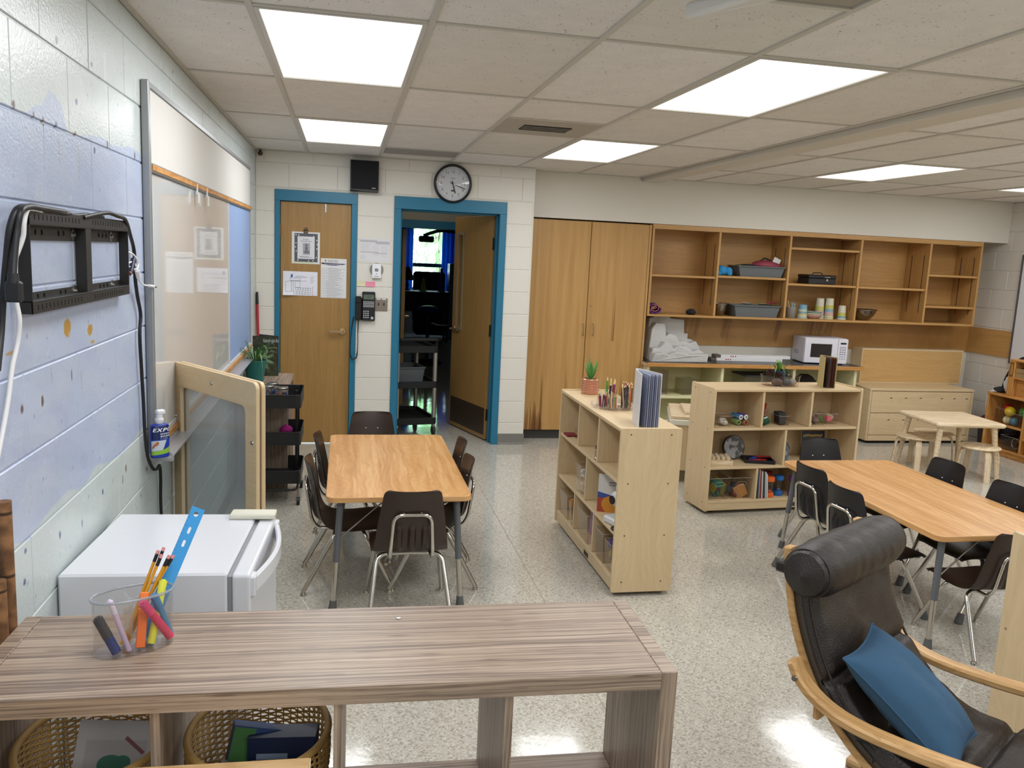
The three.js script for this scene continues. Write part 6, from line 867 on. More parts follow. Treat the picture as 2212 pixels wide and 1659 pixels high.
  // middle row
  c = U2(.32, S2, .10); const mo = thing('moon_disc', 'round grey moon photograph disc leaning at the back of the toy shelf', 'disc', [c[0], c[1], c[2]], a); const mt = canvasTex(256, 256, (g2, w) => { const n = noiser(7); const im = g2.createImageData(w, w); for (let j = 0; j < w; j++) for (let i = 0; i < w; i++) { const q = n.fbm(i / 40, j / 40, 4, 256, 256), v = clamp(158 - (q > .5 ? Math.min(70, (q - .5) * 520) : 0) + (n(i / 6, j / 6) - .5) * 30), k = (j * w + i) * 4; im.data[k] = v; im.data[k + 1] = v; im.data[k + 2] = v * 1.02; im.data[k + 3] = 255; } g2.putImageData(im, 0, 0); }); part(mo, 'disc', place(cyl(.087, .087, .02, 48), { rx: Math.PI / 2 - .18, y: .088 }), C('#0d0d0f', .6)); part(mo, 'print', place(new THREE.CircleGeometry(.082, 48), { rx: -.18, y: .0916, z: .0204 }), M('#fff', .6, { map: mt }));
  c = U2(.14, S2, .2); const wt = thing('peg_tray', 'wooden tray packed with upright wooden pegs on the toy shelf', 'tray', c, a - .35); part(wt, 'base', B(-.095, 0, -.075, .095, .006, .075, { c: .001 }), mat.ash); for (const [n, g2] of [['tray_wall', B(-.1, 0, -.08, .1, .038, -.0755, { c: .001 })], ['tray_wall', B(-.1, 0, .0755, .1, .038, .08, { c: .001 })], ['tray_wall', B(-.1, 0, -.075, -.0955, .038, .075, { c: .001 })], ['tray_wall', B(.0955, 0, -.075, .1, .038, .075, { c: .001 })]]) part(wt, n, g2, woodMat(T.ash, .6)); const pegG = [place(cyl(.015, .0145, .05, 14), {}), place(cyl(.0145, .0145, .046, 14), {})]; for (let i = 0; i < 5; i++) for (let j = 0; j < 4; j++) { const x = -.07 + i * .035, z = -.052 + j * .035, q = a - .35; single('wooden_peg', pegG[(i + j) % 2], mat.ash, 'upright wooden peg in the wooden tray', 'peg', 'pegs in the wooden tray', [c[0] + x * Math.cos(q) + z * Math.sin(q), c[1] + .0065, c[2] - x * Math.sin(q) + z * Math.cos(q)]); }
  c = U2(.475, S2, .2); const bt = thing('black_tray', 'shallow black tray with red and blue strips on the toy shelf', 'tray', c, a - .3); part(bt, 'tray', [B(-.1, 0, -.07, .1, .004, .07, { c: .001 }), B(-.108, 0, -.078, .108, .025, -.071, { c: .002 }), B(-.108, 0, .071, .108, .025, .078, { c: .002 }), B(-.108, 0, -.07, -.101, .025, .07, { c: .002 }), B(.101, 0, -.07, .108, .025, .07, { c: .002 })], C('#141518', .5)); [['#b01a24', .02, .01, .5], ['#a01c28', -.03, .02, .2], ['#2a3590', -.02, -.02, .7], ['#8f1a22', .05, -.02, -.2]].forEach(([k, x, z, r], i) => single('felt_strip', place(B(-.055, 0, -.016, .055, .006, .016, { c: .002 }), { rz: .04 }), C(k, .8), k === '#2a3590' ? 'blue felt strip lying in the black tray' : 'red felt strip lying in the black tray', 'strip', 'felt strips in the black tray', [c[0] + x, c[1] + .006 + i * .0075, c[2] + z], r));
  c = U2(.672, S2, .2); const ho = thing('toy_house', 'small grey painted toy house on the toy shelf', 'toy house', c, a + .3); const hs = new THREE.Shape([[-.035, 0], [.035, 0], [.035, .1], [0, .145], [-.035, .1]].map(p => new THREE.Vector2(...p))); part(ho, 'body', place(ext(hs, .07, { bevel: .002 }), { z: -.035 }), C('#5f666c', .7)); part(ho, 'roof', [place(B(-.004, 0, -.038, .004, .062, .038, { c: .001 }), { x: .04, y: .096, rz: .66 }), place(B(-.004, 0, -.038, .004, .062, .038, { c: .001 }), { x: -.04, y: .096, rz: -.66 })], C('#4a4f55', .7)); part(ho, 'window', B(-.012, .05, .035, .012, .08, .037, { c: .0005 }), C('#8d949a', .4)); part(ho, 'step', B(.036, 0, -.03, .06, .035, .03, { c: .002 }), C('#8a9097', .7));
  c = U2(1.0, S2, .12); const nb = thing('night_book', 'dark blue book about the night leaning at the back of the toy shelf', 'book', c, a); const nt = canvasTex(256, 200, (g2, w, h) => { g2.fillStyle = '#14172b'; g2.fillRect(0, 0, w, h); g2.fillStyle = '#c9a54a'; g2.font = 'bold 26px sans-serif'; const r = mulberry(4); for (let i = 0; i < 12; i++) { g2.save(); g2.translate(24 + i * 18, 30 + r() * 8); g2.rotate((r() - .5) * .4); g2.fillRect(-6, -9, 11, 18); g2.restore(); } g2.fillStyle = '#4a6a9a'; g2.fillRect(20, 80, 90, 60); g2.fillStyle = '#8a6a3a'; g2.beginPath(); g2.arc(180, 120, 40, 0, 7); g2.fill(); }); part(nb, 'pages', place(B(-.098, .002, -.008, .1, .198, 0, { c: .0005 }), { rx: -.12, z: -.004 }), mat.paper); part(nb, 'cover', place(merge(paper(.2, .2, .002)), { rx: -.12 }), M('#fff', .4, { map: nt }));
  // bottom row
  c = U2(.125, S3, .2); clearBox('clear bin of magnetic tiles in many colours on the bottom shelf', c, .175, .155, .2, a, '#f5f2ee', true); const q = mulberry(31), tc = ['#3f9a8a', '#a9a23a', '#7a3a3c', '#34427e', '#5a3a6a', '#9aa04a', '#2f7f6a']; for (let i = 0; i < 16; i++) { const x = (q() - .5) * .1, z = (q() - .5) * .1; const m = single('magnetic_tile', B(-.03, 0, -.003, .03, .06, .003, { c: .001 }), M(tc[i % 7], .25, { transmission: .35, thickness: 0 }), hueName(tc[i % 7]) + ' magnetic tile standing in the clear bin', 'tile', 'magnetic tiles in the clear bin', [c[0] + x, c[1] + .006 + (i / 16) * .075, c[2] + z], q() * 3); m.rotation.z = (q() - .5) * 1.2; }
  c = U2(.30, S3, .2); clearBox('clear bin of picture cards and blocks on the bottom shelf', c, .165, .155, .2, a, '#f3eee9', true); fillBin('toy_block', 'toy block in the clear bin of picture cards', 'blocks in the clear bin of picture cards', ['#7d2f2c', '#3a4a66', '#2a2b30', '#52606e'], c, .08, .09, 9, .004, .06, a, 24); for (let i = 0; i < 3; i++) { const m = single('picture_card', B(-.035, 0, -.001, .035, .09, .001, { c: .0003 }), C(['#c08a3a', '#d8b09a', '#b9853f'][i], .5), 'tan picture card in the clear bin', 'card', 'picture cards in the clear bin', [c[0] + .03 + i * .008, c[1] + .005 + i * .004, c[2] + .055 + i * .008], a); m.rotation.z = .5; }
  const spine = [['#2a4a55', .012, .19], ['#c9b6b0', .005, .218], ['#8a3038', .01, .215], ['#d8d4d0', .008, .2], ['#3a3c3e', .014, .2], ['#b9bdc0', .012, .195], ['#c9c9c4', .008, .18]]; let x = .425; spine.forEach(([k, w, h], i) => { const p = U2(x, S3, .2); x += w + .004; const t = single('picture_book', place(B(0, 0, -.095, w, h, .11, { c: .001 }), { rz: .03 + i * .012 }), C(k, .5), `${['teal', 'cream', 'red', 'white', 'charcoal', 'grey', 'pale'][i]} spined book in the row beside the sand timers`, 'book', 'books beside the sand timers', p, a); });
  const timer = (lb, u, qd, col) => { const p = U2(u, S3, qd); const t = thing('sand_timer', lb, 'sand timer', p); part(t, 'base_cap', lathe([[0, 0], [.034, 0], [.036, .004], [.036, .03], [.033, .034], [0, .034]], 26), C(col, .4)); part(t, 'top_cap', place(lathe([[0, 0], [.034, 0], [.036, .004], [.036, .03], [.033, .034], [0, .034]], 26), { y: .116 }), C(col, .4)); part(t, 'tube', lathe([[.031, .034], [.031, .116]], 26), clearTint('#f2f2f2')); part(t, 'hourglass', lathe([[.02, .036], [.022, .05], [.004, .074], [.004, .077], [.022, .1], [.02, .115]], 22), clearTint('#f7f7f7', .03)); part(t, 'sand', lathe([[0, .036], [.018, .036], [.012, .048], [0, .052]], 16), C(col, .9)); }; timer('orange sand timer on the bottom shelf', .545, .27, '#e0661c'); timer('blue sand timer beside the orange one', .64, .24, '#1f62a8'); timer('red sand timer behind the blue one', .622, .12, '#8f1f22'); timer('purple sand timer at the end of the sand timers', .74, .28, '#6a2a7a'); single('photo_card', place(B(-.06, 0, -.002, .06, .12, .002, { c: .0005 }), { rx: -.1 }), C('#5a3f3a', .5), 'brown photo card leaning behind the orange sand timer', 'card', undefined, U2(.545, S3, .1), a);
}
{ // first shelf, seen from its open side
  const t1 = -Math.PI / 2; let c;
  c = U1(.12, S1, .29); single('red_pouch', B(-.045, 0, -.035, .045, .012, .035, { c: .004 }), C('#7c1f2e', .6), 'flat dark red case in the top row of the cubby shelf by the table', 'case', undefined, c, t1); c = U1(.2, S1, .26); clearBox('small clear cup in the top row of the cubby shelf by the table', c, .05, .07, .05, t1);
  c = U1(.745, S1, .305); const s = thing('glass_dropper', 'small glass vial with a silver cap in the cubby shelf by the table', 'vial', c); part(s, 'glass', lathe([[0, 0], [.014, 0], [.014, .05], [.009, .056], [.009, .064]], 16), clearTint('#eaeaea')); part(s, 'cap', place(cyl(.013, .013, .014, 16), { y: .063 }), mat.chrome); single('metal_bead', ball(.011, 0, .011, 0, 14, 10), mat.chrome, 'shiny metal bead in the cubby shelf by the table', 'bead', undefined, U1(.765, S1, .315));
  c = U1(.455, S2, .262); clearBox('clear bin of white fluff stacked below another in the cubby shelf', c, .12, .085, .12, t1); c = U1(.455, S2 + .09, .262); clearBox('clear bin of cotton balls stacked on another bin', c, .12, .085, .12, t1); fillBin('cotton_ball', 'cotton ball in the stacked clear bin', 'cotton balls in the stacked bin', ['#d9d7d4', '#cfcdc9'], [c[0], c[1] + .004, c[2]], .06, .06, 6, 0, .03, t1, 25, 'cotton ball'); single('wooden_block', BC(0, .03, 0, .07, .055, .07, { c: .004 }), mat.ash, 'pale wooden block inside the lower stacked bin', 'block', undefined, U1(.455, S2 + .004, .262)); c = U1(.56, S2, .268); clearBox('narrow clear bin of red pieces behind the divider', c, .06, .15, .1, t1); fillBin('red_piece', 'piece in the narrow clear bin behind the divider', 'red pieces in the narrow bin', ['#7a2636', '#93354a', '#c9c5c0'], c, .02, .04, 5, .006, .08, t1, 26, 'loose part');
  c = U1(.862, S2, .225); const ac = ['#d8d5d0', '#c9602a', '#34509a', '#b9872e']; const at = canvasTex(256, 256, (g, w, h) => { g.fillStyle = '#d4d1cc'; g.fillRect(0, 0, w, h); g.fillStyle = '#34509a'; g.beginPath(); g.moveTo(0, 120); g.lineTo(w, 170); g.lineTo(w, 220); g.lineTo(0, 160); g.fill(); g.fillStyle = '#a8452c'; g.fillRect(0, 160, w, 96); g.fillStyle = '#d08a2e'; g.beginPath(); g.ellipse(110, 210, 80, 60, .3, 0, 7); g.fill(); g.fillStyle = '#8a8a8a'; g.fillRect(80, 50, 80, 10); g.fillRect(80, 68, 50, 8); }); const ab = thing('activity_book', 'orange and blue illustrated book leaning in the cubby shelf by the table', 'book', c, -.4); part(ab, 'cover', place(merge(paper(.19, .215, .002)), { rx: -.1 }), M('#fff', .4, { map: at })); part(ab, 'pages', place(B(-.094, .001, -.012, .095, .213, -.002, { c: .0005 }), { rx: -.1 }), mat.paper); single('red_folder', place(B(-.1, 0, -.006, .1, .2, .006, { c: .002 }), { rx: -.06 }), C('#8a1c20', .5), 'dark red folder at the back of the middle cubby', 'folder', undefined, U1(1.06, S2, .06), t1);
  c = U1(1.06, S2, .255); const mi = thing('toy_microscope', 'white toy microscope in the middle cubby by the table', 'microscope', c, t1 + .3); const wm = M('#cfd0d2', .35); part(mi, 'base', B(-.075, .0, -.06, .075, .04, .06, { c: .018 }), wm); part(mi, 'arm', place(B(-.03, 0, -.025, .03, .13, .025, { c: .014 }), { x: .03, y: .03, rz: .2 }), wm); part(mi, 'head', place(lump(.055, .045, .045, 120, .06), { x: -.02, y: .135 }), wm); part(mi, 'eyepiece', rod(V3(-.02, .16, 0), V3(-.035, .205, 0), .014, 14), wm); part(mi, 'window', place(cyl(.024, .024, .004, 18), { rx: Math.PI / 2, x: -.02, y: .135, z: .044 }), C('#2a1c1a', .3)); part(mi, 'focus_knob', place(cyl(.018, .018, .02, 16), { rx: Math.PI / 2, x: .03, y: .07, z: .026 }), C('#b9bbc0', .4)); single('black_ring', place(new THREE.TorusGeometry(.033, .006, 8, 30), { rx: Math.PI / 2, y: .007 }), mat.black, 'black ring lying in front of the toy microscope', 'ring', undefined, U1(1.15, S2, .295));
  c = U1(.15, S3, .215); clearBox('clear bin of orange and yellow toys on the bottom shelf by the table', c, .2, .16, .22, t1); fillBin('soft_toy', 'toy in the clear bin next to the paper cards', 'toys in the clear bin on the bottom shelf', ['#d88a2e', '#d8c04a', '#c9a36a', '#4a86a8'], c, .08, .1, 10, .004, .08, t1, 27); c = U1(.325, S3, .215); clearBox('narrow clear bin of paper cards on the bottom shelf by the table', c, .055, .15, .22, t1); for (let i = 0; i < 3; i++) single('paper_card', B(-.002, 0, -.06, .002, .13, .06, { c: .0003 }), C(['#6fa0b0', '#d8d8d4', '#7a3a56'][i], .6), ['teal', 'white', 'plum'][i] + ' card standing in the narrow bin', 'card', 'cards in the narrow bin', [c[0], c[1] + .004, c[2] - .015 + i * .014], Math.PI / 2);
  c = U1(.59, S3, .215); clearBox('clear bin of lilac paper sheets on the bottom shelf by the table', c, .22, .175, .22, t1); for (let i = 0; i < 4; i++) single('lilac_sheet', B(-.06, 0, -.001, .06, .15, .001, { c: .0003 }), C(i % 2 ? '#8f6aa8' : '#b39ac6', .6), 'lilac paper sheet standing in the clear bin', 'paper', 'lilac sheets in the clear bin', [c[0] - .02, c[1] + .004, c[2] - .03 + i * .02], Math.PI / 2 + .1); single('maroon_folder', place(B(-.07, 0, -.004, .07, .19, .004, { c: .001 }), { rx: -.05 }), C('#5c1d22', .5), 'maroon folder behind the lilac sheets', 'folder', undefined, U1(.71, S3, .04), t1);
  c = U1(.93, S3, .215); clearBox('clear bin of yellow and purple toys on the bottom shelf by the table', c, .15, .17, .22, t1, '#ece8e4', false); fillBin('plastic_toy', 'plastic toy in the clear bin next to the end bin', 'yellow and purple toys in the clear bin', ['#c9b632', '#6a5aa0', '#8a86b0', '#34427e'], c, .08, .1, 10, .004, .09, t1, 28); c = U1(1.09, S3, .215); clearBox('clear bin of orange and blue toys at the end of the bottom shelf', c, .12, .16, .22, t1); fillBin('rubber_toy', 'rubber toy in the end bin of the bottom shelf', 'orange and blue toys in the end bin', ['#d07a4a', '#3a66a8', '#4a3a80', '#c98a6a'], c, .06, .1, 9, .004, .09, t1, 29);
}
// ------------------------------------------------------------------ pale wood box of blocks between the shelves
{ const t = thing('wooden_cart', 'pale wooden box trolley with boards on top between the cubby shelf and the counter', 'box', [3.63, 0, -6.35], -.35); part(t, 'body', [B(-.2, .1, -.3, .2, .47, -.28, { c: .002, g: 'y' }), B(-.2, .1, .28, .2, .47, .3, { c: .002, g: 'y' }), B(-.2, .1, -.28, -.18, .47, .28, { c: .002, g: 'y' }), B(.18, .1, -.28, .2, .47, .28, { c: .002, g: 'y' }), B(-.18, .1, -.28, .18, .12, .28, { c: .002 })], mat.birch); part(t, 'rim_board', B(-.215, .471, -.315, .215, .515, .315, { c: .004 }), C('#dcd9c8', .5), 'white painted rim'); for (const [x, z] of [[-.16, .26], [.16, .26], [-.16, -.26], [.16, -.26]]) part(t, 'caster', place(cyl(.05, .05, .03, 16), { rz: Math.PI / 2, x: x + .015, y: .05, z }), mat.black);
  single('wooden_tray', B(-.21, 0, -.3, .21, .03, .3, { c: .006 }), mat.ash, 'flat wooden tray on the pale box trolley', 'tray', undefined, [3.63, .5155, -6.35], -.35); single('wooden_board', B(-.15, 0, -.2, .15, .025, .2, { c: .008 }), mat.ash, 'rounded pale board lying on the wooden tray', 'board', undefined, [3.67, .546, -6.33], -.3); }
// ------------------------------------------------------------------ small pale table with stools
{
  const t = thing('play_table', 'small pale ash table with thin edged top among the stools', 'table', [6.131, 0, -6.404], -5.3 * DEG); const h = .5;
  const s = rrect(-.325, -.305, .325, .305, .03); const g = new THREE.ExtrudeGeometry(s, { depth: .004, bevelEnabled: true, bevelSize: .022, bevelThickness: .018, bevelOffset: -.022, bevelSegments: 2, curveSegments: 6 }); g.rotateX(-Math.PI / 2); g.translate(0, h - .026, 0); part(t, 'tabletop', boxUV(g, 'x'), mat.ash);
  for (const sx of [-1, 1]) for (const sz of [-1, 1]) part(t, 'leg', rod(V3(sx * .3, 0, sz * .275), V3(sx * .25, h - .03, sz * .235), .0165, 14, .026), mat.ash);
  part(t, 'crossbar', [B(-.24, h - .06, -.012, .24, h - .03, .012, { c: .002 })], mat.ash);
  const st = thing('bent_stool', 'round bentwood stool on the cubby side of the small pale table', 'stool', [5.92, 0, -6.56], .3, 'bentwood stools at the small pale table'); const Y = .29;
  part(st, 'seat', boxUV(place(lathe([[0, 0], [.165, 0], [.172, .006], [.172, .012], [.165, .017], [0, .017]], 40), { y: Y - .017 }), 'x'), mat.ash);
  for (let k = 0; k < 4; k++) { const p = [[.03, Y - .026], [.09, Y - .026], [.13, Y - .03], [.155, Y - .05], [.168, Y - .1], [.178, Y - .2], [.186, 0]]; part(st, 'leg', bent(curve2(p, 26), .016, .05, .003).rotateY(Math.PI / 4 + k * Math.PI / 2), mat.ash); }
  const s2 = copyOf(st, 'round bentwood stool on the orange shelf side of the small pale table'); s2.position.set(6.245, 0, -6.16); s2.rotation.y = .55; const s3 = copyOf(st, 'round bentwood stool on the plywood cabinet side of the small pale table'); s3.position.set(6.24, 0, -6.74); s3.rotation.y = .1;
}
// ------------------------------------------------------------------ orange shelf by the right wall
{
  const t = thing('toy_shelf', 'orange pine toy shelf with bins of balls against the right wall', 'shelf', [7.17, 0, -7.18]); const m = mat.pine, D = .4, L = 1.3;    // opens to -x, runs along +z
  part(t, 'side_panel', B(0, 0, 0, D, .59, .022, { c: .003, g: 'y' }), m); part(t, 'side_panel', B(0, 0, L - .022, D, .59, L, { c: .003, g: 'y' }), m); part(t, 'back_panel', B(D - .01, .05, .0225, D, .588, L - .0225, { c: .001, g: 'z' }), m); part(t, 'bottom_board', B(0, .05, .0225, D - .011, .072, L - .0225, { c: .002, g: 'z' }), m); part(t, 'kick_board', B(.012, 0, .0225, .03, .0495, L - .0225, { c: .002, g: 'z' }), m); part(t, 'top_board', B(-.004, .5905, -.003, D, .612, L + .003, { c: .003, g: 'z' }), m);
  part(t, 'divider', B(.004, .0725, .47, D - .011, .59, .49, { c: .002, g: 'y' }), m); part(t, 'shelf_board', B(.004, .3, .0225, D - .011, .318, .4695, { c: .002, g: 'z' }), m); part(t, 'shelf_board', B(.004, .21, .4905, D - .011, .228, L - .0225, { c: .002, g: 'z' }), m);
  const u = thing('toy_oven', 'upright pine cabinet with an oval cut out standing on the orange shelf', 'cabinet', [7.19, .6125, -6.975]); part(u, 'side_panel', B(0, 0, 0, .3, .34, .07, { c: .003, g: 'y' }), m); part(u, 'top_board', B(0, .3405, 0, .3, .36, 1.0, { c: .003, g: 'z' }), m); part(u, 'back_panel', B(.29, 0, .071, .3, .34, 1.0, { c: .001, g: 'z' }), m); part(u, 'shelf_board', B(.0, .17, .071, .289, .188, 1.0, { c: .002, g: 'z' }), m); part(u, 'lower_panel', B(.05, 0, .071, .06, .169, 1.0, { c: .001, g: 'z' }), m); part(u, 'oval_vent', place(ext(hole(rrect(-.022, -.07, .022, .07, .01), rrect(-.015, -.055, .015, .055, .014)), .003, {}), { ry: -Math.PI / 2, x: 0, y: .26, z: .036 }), C('#6b4a22', .6));
  const pan = (lb, y, z) => { const p = thing('loaf_pan', lb, 'pan', [7.28, y, z]); part(p, 'pan', [B(-.07, 0, -.11, .07, .006, .11, { c: .002 }), B(-.08, 0, -.12, -.072, .045, .12, { c: .003 }), B(.072, 0, -.12, .08, .045, .12, { c: .003 }), B(-.072, 0, -.12, .072, .045, -.112, { c: .003 }), B(-.072, 0, .112, .072, .045, .12, { c: .003 })], mat.chrome); }; pan('lower shiny loaf pan in the pine cabinet', .801, -6.78); pan('upper shiny loaf pan stacked in the pine cabinet', .847, -6.78);
  clearBox('frosted clear bin with the red ball on the orange shelf', [7.33, .3185, -7.02], .2, .14, .2, -Math.PI / 2, '#f2eeea'); clearBox('frosted clear bin with the green ball on the orange shelf', [7.29, .3185, -6.84], .2, .13, .2, -Math.PI / 2, '#f2eeea'); const bl = (lb, c, x, y, z, r = .05) => single('plastic_ball', ball(r, 0, r, 0, 24, 16), C(c, .3), lb, 'ball', undefined, [x, y, z]); bl('red plastic ball on top of the clear bin', '#a51c1e', 7.31, .41, -7.04); bl('yellow plastic ball between the clear bins', '#d2b423', 7.24, .40, -6.94); bl('green plastic ball in the clear bin', '#3f7a3a', 7.29, .405, -6.81, .055); bl('pale cream ball low between the clear bins', '#cfc7a0', 7.24, .3185, -6.96, .042); bl('blue plastic ball low between the clear bins', '#3f7fa0', 7.25, .3185, -6.89, .04);
  clearBox('frosted clear bin on the bottom of the orange shelf', [7.30, .0725, -6.86], .22, .14, .22, -Math.PI / 2, '#eeece8'); single('black_pan', place(lathe([[0, 0], [.08, 0], [.1, .07], [.104, .07], [.1, .066], [.078, .006], [0, .006]], 28), { rz: .9, y: .1 }), C('#17171a', .4), 'black toy frying pan leaning behind the clear bin', 'pan', undefined, [7.36, .09, -7.0]); single('steel_whisk', place(new THREE.TorusGeometry(.05, .004, 8, 26), { ry: Math.PI / 2, y: .06 }), mat.chrome, 'steel wire ring in the bottom clear bin', 'whisk', undefined, [7.28, .08, -6.86]);
  const b = thing('shoulder_bag', 'black strapped bag with a white pouch draped over the corner of the orange shelf', 'bag', [7.28, .613, -7.06]); part(b, 'flap', place(lump(.08, .03, .06, 130, .25), { y: .03, z: -.06 }), C('#17181d', .8)); part(b, 'strap', sweep(smooth([V3(.0, .05, -.06), V3(-.03, .16, 0), V3(-.02, .3, .07), V3(.02, .372, .12), V3(.05, .375, .3)], 30), .012, 6), C('#17181d', .8)); part(b, 'pouch', place(lump(.03, .1, .05, 131, .2), { x: -.01, y: .11, z: .01 }), C('#c9c6c2', .85));
  single('folded_laundry', place(lump(.12, .16, .1, 132, .2), { y: .16 }), C('#c9c8cc', .9), 'white cloth heaped beside the orange shelf', 'cloth', undefined, [7.42, .3, -7.32]); const bk = thing('cloth_basket', 'dark basket with maroon and blue cloth beside the orange shelf', 'basket', [7.42, 0, -7.32]); part(bk, 'basket', lathe([[0, 0], [.13, 0], [.15, .28], [.155, .285], [.145, .285], [.125, .01], [0, .01]], 28), C('#2a2224', .8)); part(bk, 'cloth', place(lump(.13, .05, .12, 133, .2), { y: .29 }), C('#55203a', .9));
}
// ------------------------------------------------------------------ plywood shelf unit seen end on at the right edge
{ const t = thing('plywood_unit', 'plain plywood shelf side standing next to the brown chair and the armchair', 'shelf', [3.27, 0, -2.6]); const m = mat.birch; part(t, 'side_panel', ext(rrect(0, .012, 1.1, .803, .01), .019, { bevel: .002, grain: 'y' }).rotateY(-Math.PI / 2).translate(.019, 0, 0), m); part(t, 'side_panel', ext(rrect(0, .012, 1.1, .803, .01), .019, { bevel: .002, grain: 'y' }).rotateY(-Math.PI / 2).translate(.36, 0, 0), m); for (const y of [.06, .4, .775]) part(t, 'shelf_board', B(.0195, y, .01, .3405, y + .018, 1.09, { c: .002, g: 'z' }), m); for (const z of [.03, .3]) part(t, 'screw', place(cyl(.005, .0045, .002, 10), { rz: Math.PI / 2, x: .0005, y: .42, z }), C('#8a7a5a', .4)); part(t, 'edge_peg', B(-.004, .215, .004, .012, .225, .012, { c: .001 }), C('#e2d3ae', .6)); }
// ------------------------------------------------------------------ bentwood armchair with leather cushion
{
  const t = thing('armchair', 'bentwood armchair with a dark brown leather cushion and a head roll', 'armchair', [2.52, 0, -1.92], 32 * DEG); const bw = mat.bentwood;
  const back = curve2([[-.452, .925], [-.444, .86], [-.415, .72], [-.35, .57], [-.26, .45], [-.15, .36], [-.03, .315], [.12, .32], [.28, .355], [.40, .385]], 70);
  for (const s of [-1, 1]) part(t, 'seat_frame', bent(back, .024, .042).translate(s * .232, 0, 0), bw);
  for (const [i] of [[6], [22], [38], [52]]) { const p = back[i]; part(t, 'cross_slat', BC(0, p[1] - .02, p[0] - .01, .43, .05, .014, { c: .004 }), bw); }
  const arm = curve2([[-.37, .618], [-.345, .575], [-.305, .54], [-.24, .51], [-.15, .495], [0, .497], [.15, .51], [.28, .522], [.36, .51], [.405, .465], [.42, .4], [.41, .28], [.40, .15], [.385, .06], [.34, .02], [.26, .014], [0, .014], [-.3, .014], [-.42, .014]], 110);
  for (const s of [-1, 1]) { const a = part(t, 'arm_frame', bent(arm, .028, .056, .007).translate(s * .305, 0, 0), bw); part(a, 'bolt', place(cyl(.009, .008, .006, 16), { rz: s * -Math.PI / 2, x: s * .333, y: .575, z: -.348 }), mat.steel); }
  part(t, 'front_rail', BC(0, .3, .395, .556, .05, .02, { c: .004 }), bw); part(t, 'back_rail', BC(0, .47, -.30, .556, .05, .02, { c: .004 }), bw);
  // leather pad: follows the frame, thick and softly quilted
  const pathAt = u => { const k = u * (back.length - 1), i = Math.min(back.length - 2, Math.floor(k)), f = k - i; const a = back[i], b = back[i + 1]; return { z: a[0] + (b[0] - a[0]) * f, y: a[1] + (b[1] - a[1]) * f, tz: b[0] - a[0], ty: b[1] - a[1] }; };
  const pad = (u0, u1, w, th, seed, seams = []) => { const nu = 70, nv = 26, nz = noiser(seed), pos = [], id = []; for (let side = 0; side < 2; side++) for (let i = 0; i <= nu; i++) for (let j = 0; j <= nv; j++) { const u = u0 + (u1 - u0) * i / nu, q = pathAt(u), L = Math.hypot(q.tz, q.ty), nzv = -q.ty / L, nyv = q.tz / L; const s = j / nv * 2 - 1, e = Math.max(Math.abs(s) > .9 ? Math.sqrt(Math.max(0, 1 - Math.pow((Math.abs(s) - .9) / .1, 2))) : 1, 0); let eu = 1; const du = Math.min(i, nu - i) / nu; if (du < .05) eu = Math.sqrt(Math.max(0, 1 - Math.pow(1 - du / .05, 2))); let f = e * eu; let dent = 0; for (const k of seams) dent = Math.max(dent, Math.exp(-Math.pow((u - k) / .012, 2))); const wr = (nz.fbm(s * 3 + 30, u * 12 + 30, 4, 256, 256) - .5) * .016 * f; const puff = th * (.55 + .45 * f) * (1 - .35 * dent) * (f > 0 ? 1 : .55) + wr; const off = side ? .014 + (puff) : .014 + th * .45 * (1 - f); const x = s * w / 2; pos.push(x, q.y + nyv * -off * -1, q.z + nzv * off); }
    const row = nv + 1, n = (nu + 1) * row; for (let i = 0; i < nu; i++) for (let j = 0; j < nv; j++) { const a = i * row + j; id.push(a, a + row, a + 1, a + 1, a + row, a + row + 1); id.push(n + a, n + a + 1, n + a + row, n + a + 1, n + a + row + 1, n + a + row); } const ed = []; for (let j = 0; j <= nv; j++) ed.push(j); for (let i = 1; i <= nu; i++) ed.push(i * row + nv); for (let j = nv - 1; j >= 0; j--) ed.push(nu * row + j); for (let i = nu - 1; i > 0; i--) ed.push(i * row); for (let i = 0; i < ed.length; i++) { const p = ed[i], q = ed[(i + 1) % ed.length]; id.push(p, q, p + n, q, q + n, p + n); }
    const g = new THREE.BufferGeometry(); g.setAttribute('position', new THREE.Float32BufferAttribute(pos, 3)); g.setIndex(id); g.computeVertexNormals(); return boxUV2(g); };
  part(t, 'back_cushion', pad(.07, .56, .54, .075, 140, [.36]), mat.leather); part(t, 'seat_cushion', pad(.5, 1, .54, .08, 141, [.76]), mat.leather);
  for (const s of [-1, 1]) { const pts = []; for (let i = 0; i <= 40; i++) { const q = pathAt(.08 + .46 * i / 40), L = Math.hypot(q.tz, q.ty); pts.push(V3(s * .262, q.y + q.tz / L * .072, q.z - q.ty / L * .072)); } part(t, 'piping', sweep(pts, .004, 6), C('#2b221e', .5)); }
  // head roll
  const hr = new THREE.CylinderGeometry(.085, .085, .57, 48, 48); hr.rotateZ(Math.PI / 2); const n = noiser(145), p = hr.attributes.position; for (let i = 0; i < p.count; i++) { const x = p.getX(i), y = p.getY(i), z = p.getZ(i), r = Math.hypot(y, z), a = Math.atan2(y, z); const e = Math.abs(x) / .285, k = 1 - .26 * Math.pow(e, 8) + (n.fbm(x * 34 + 60, a * 2.2 + 60, 4, 256, 256) - .5) * .09 * Math.min(1, r / .06); if (r > .001) { p.setY(i, y * k); p.setZ(i, z * k); } if (e > .999) p.setX(i, x * (1 + .08 * (1 - Math.pow(r / .085, 2)))); } hr.computeVertexNormals(); part(t, 'head_roll', boxUV2(hr.toNonIndexed ? smoothFlat(hr) : hr).translate(0, .872, -.375), mat.leather);
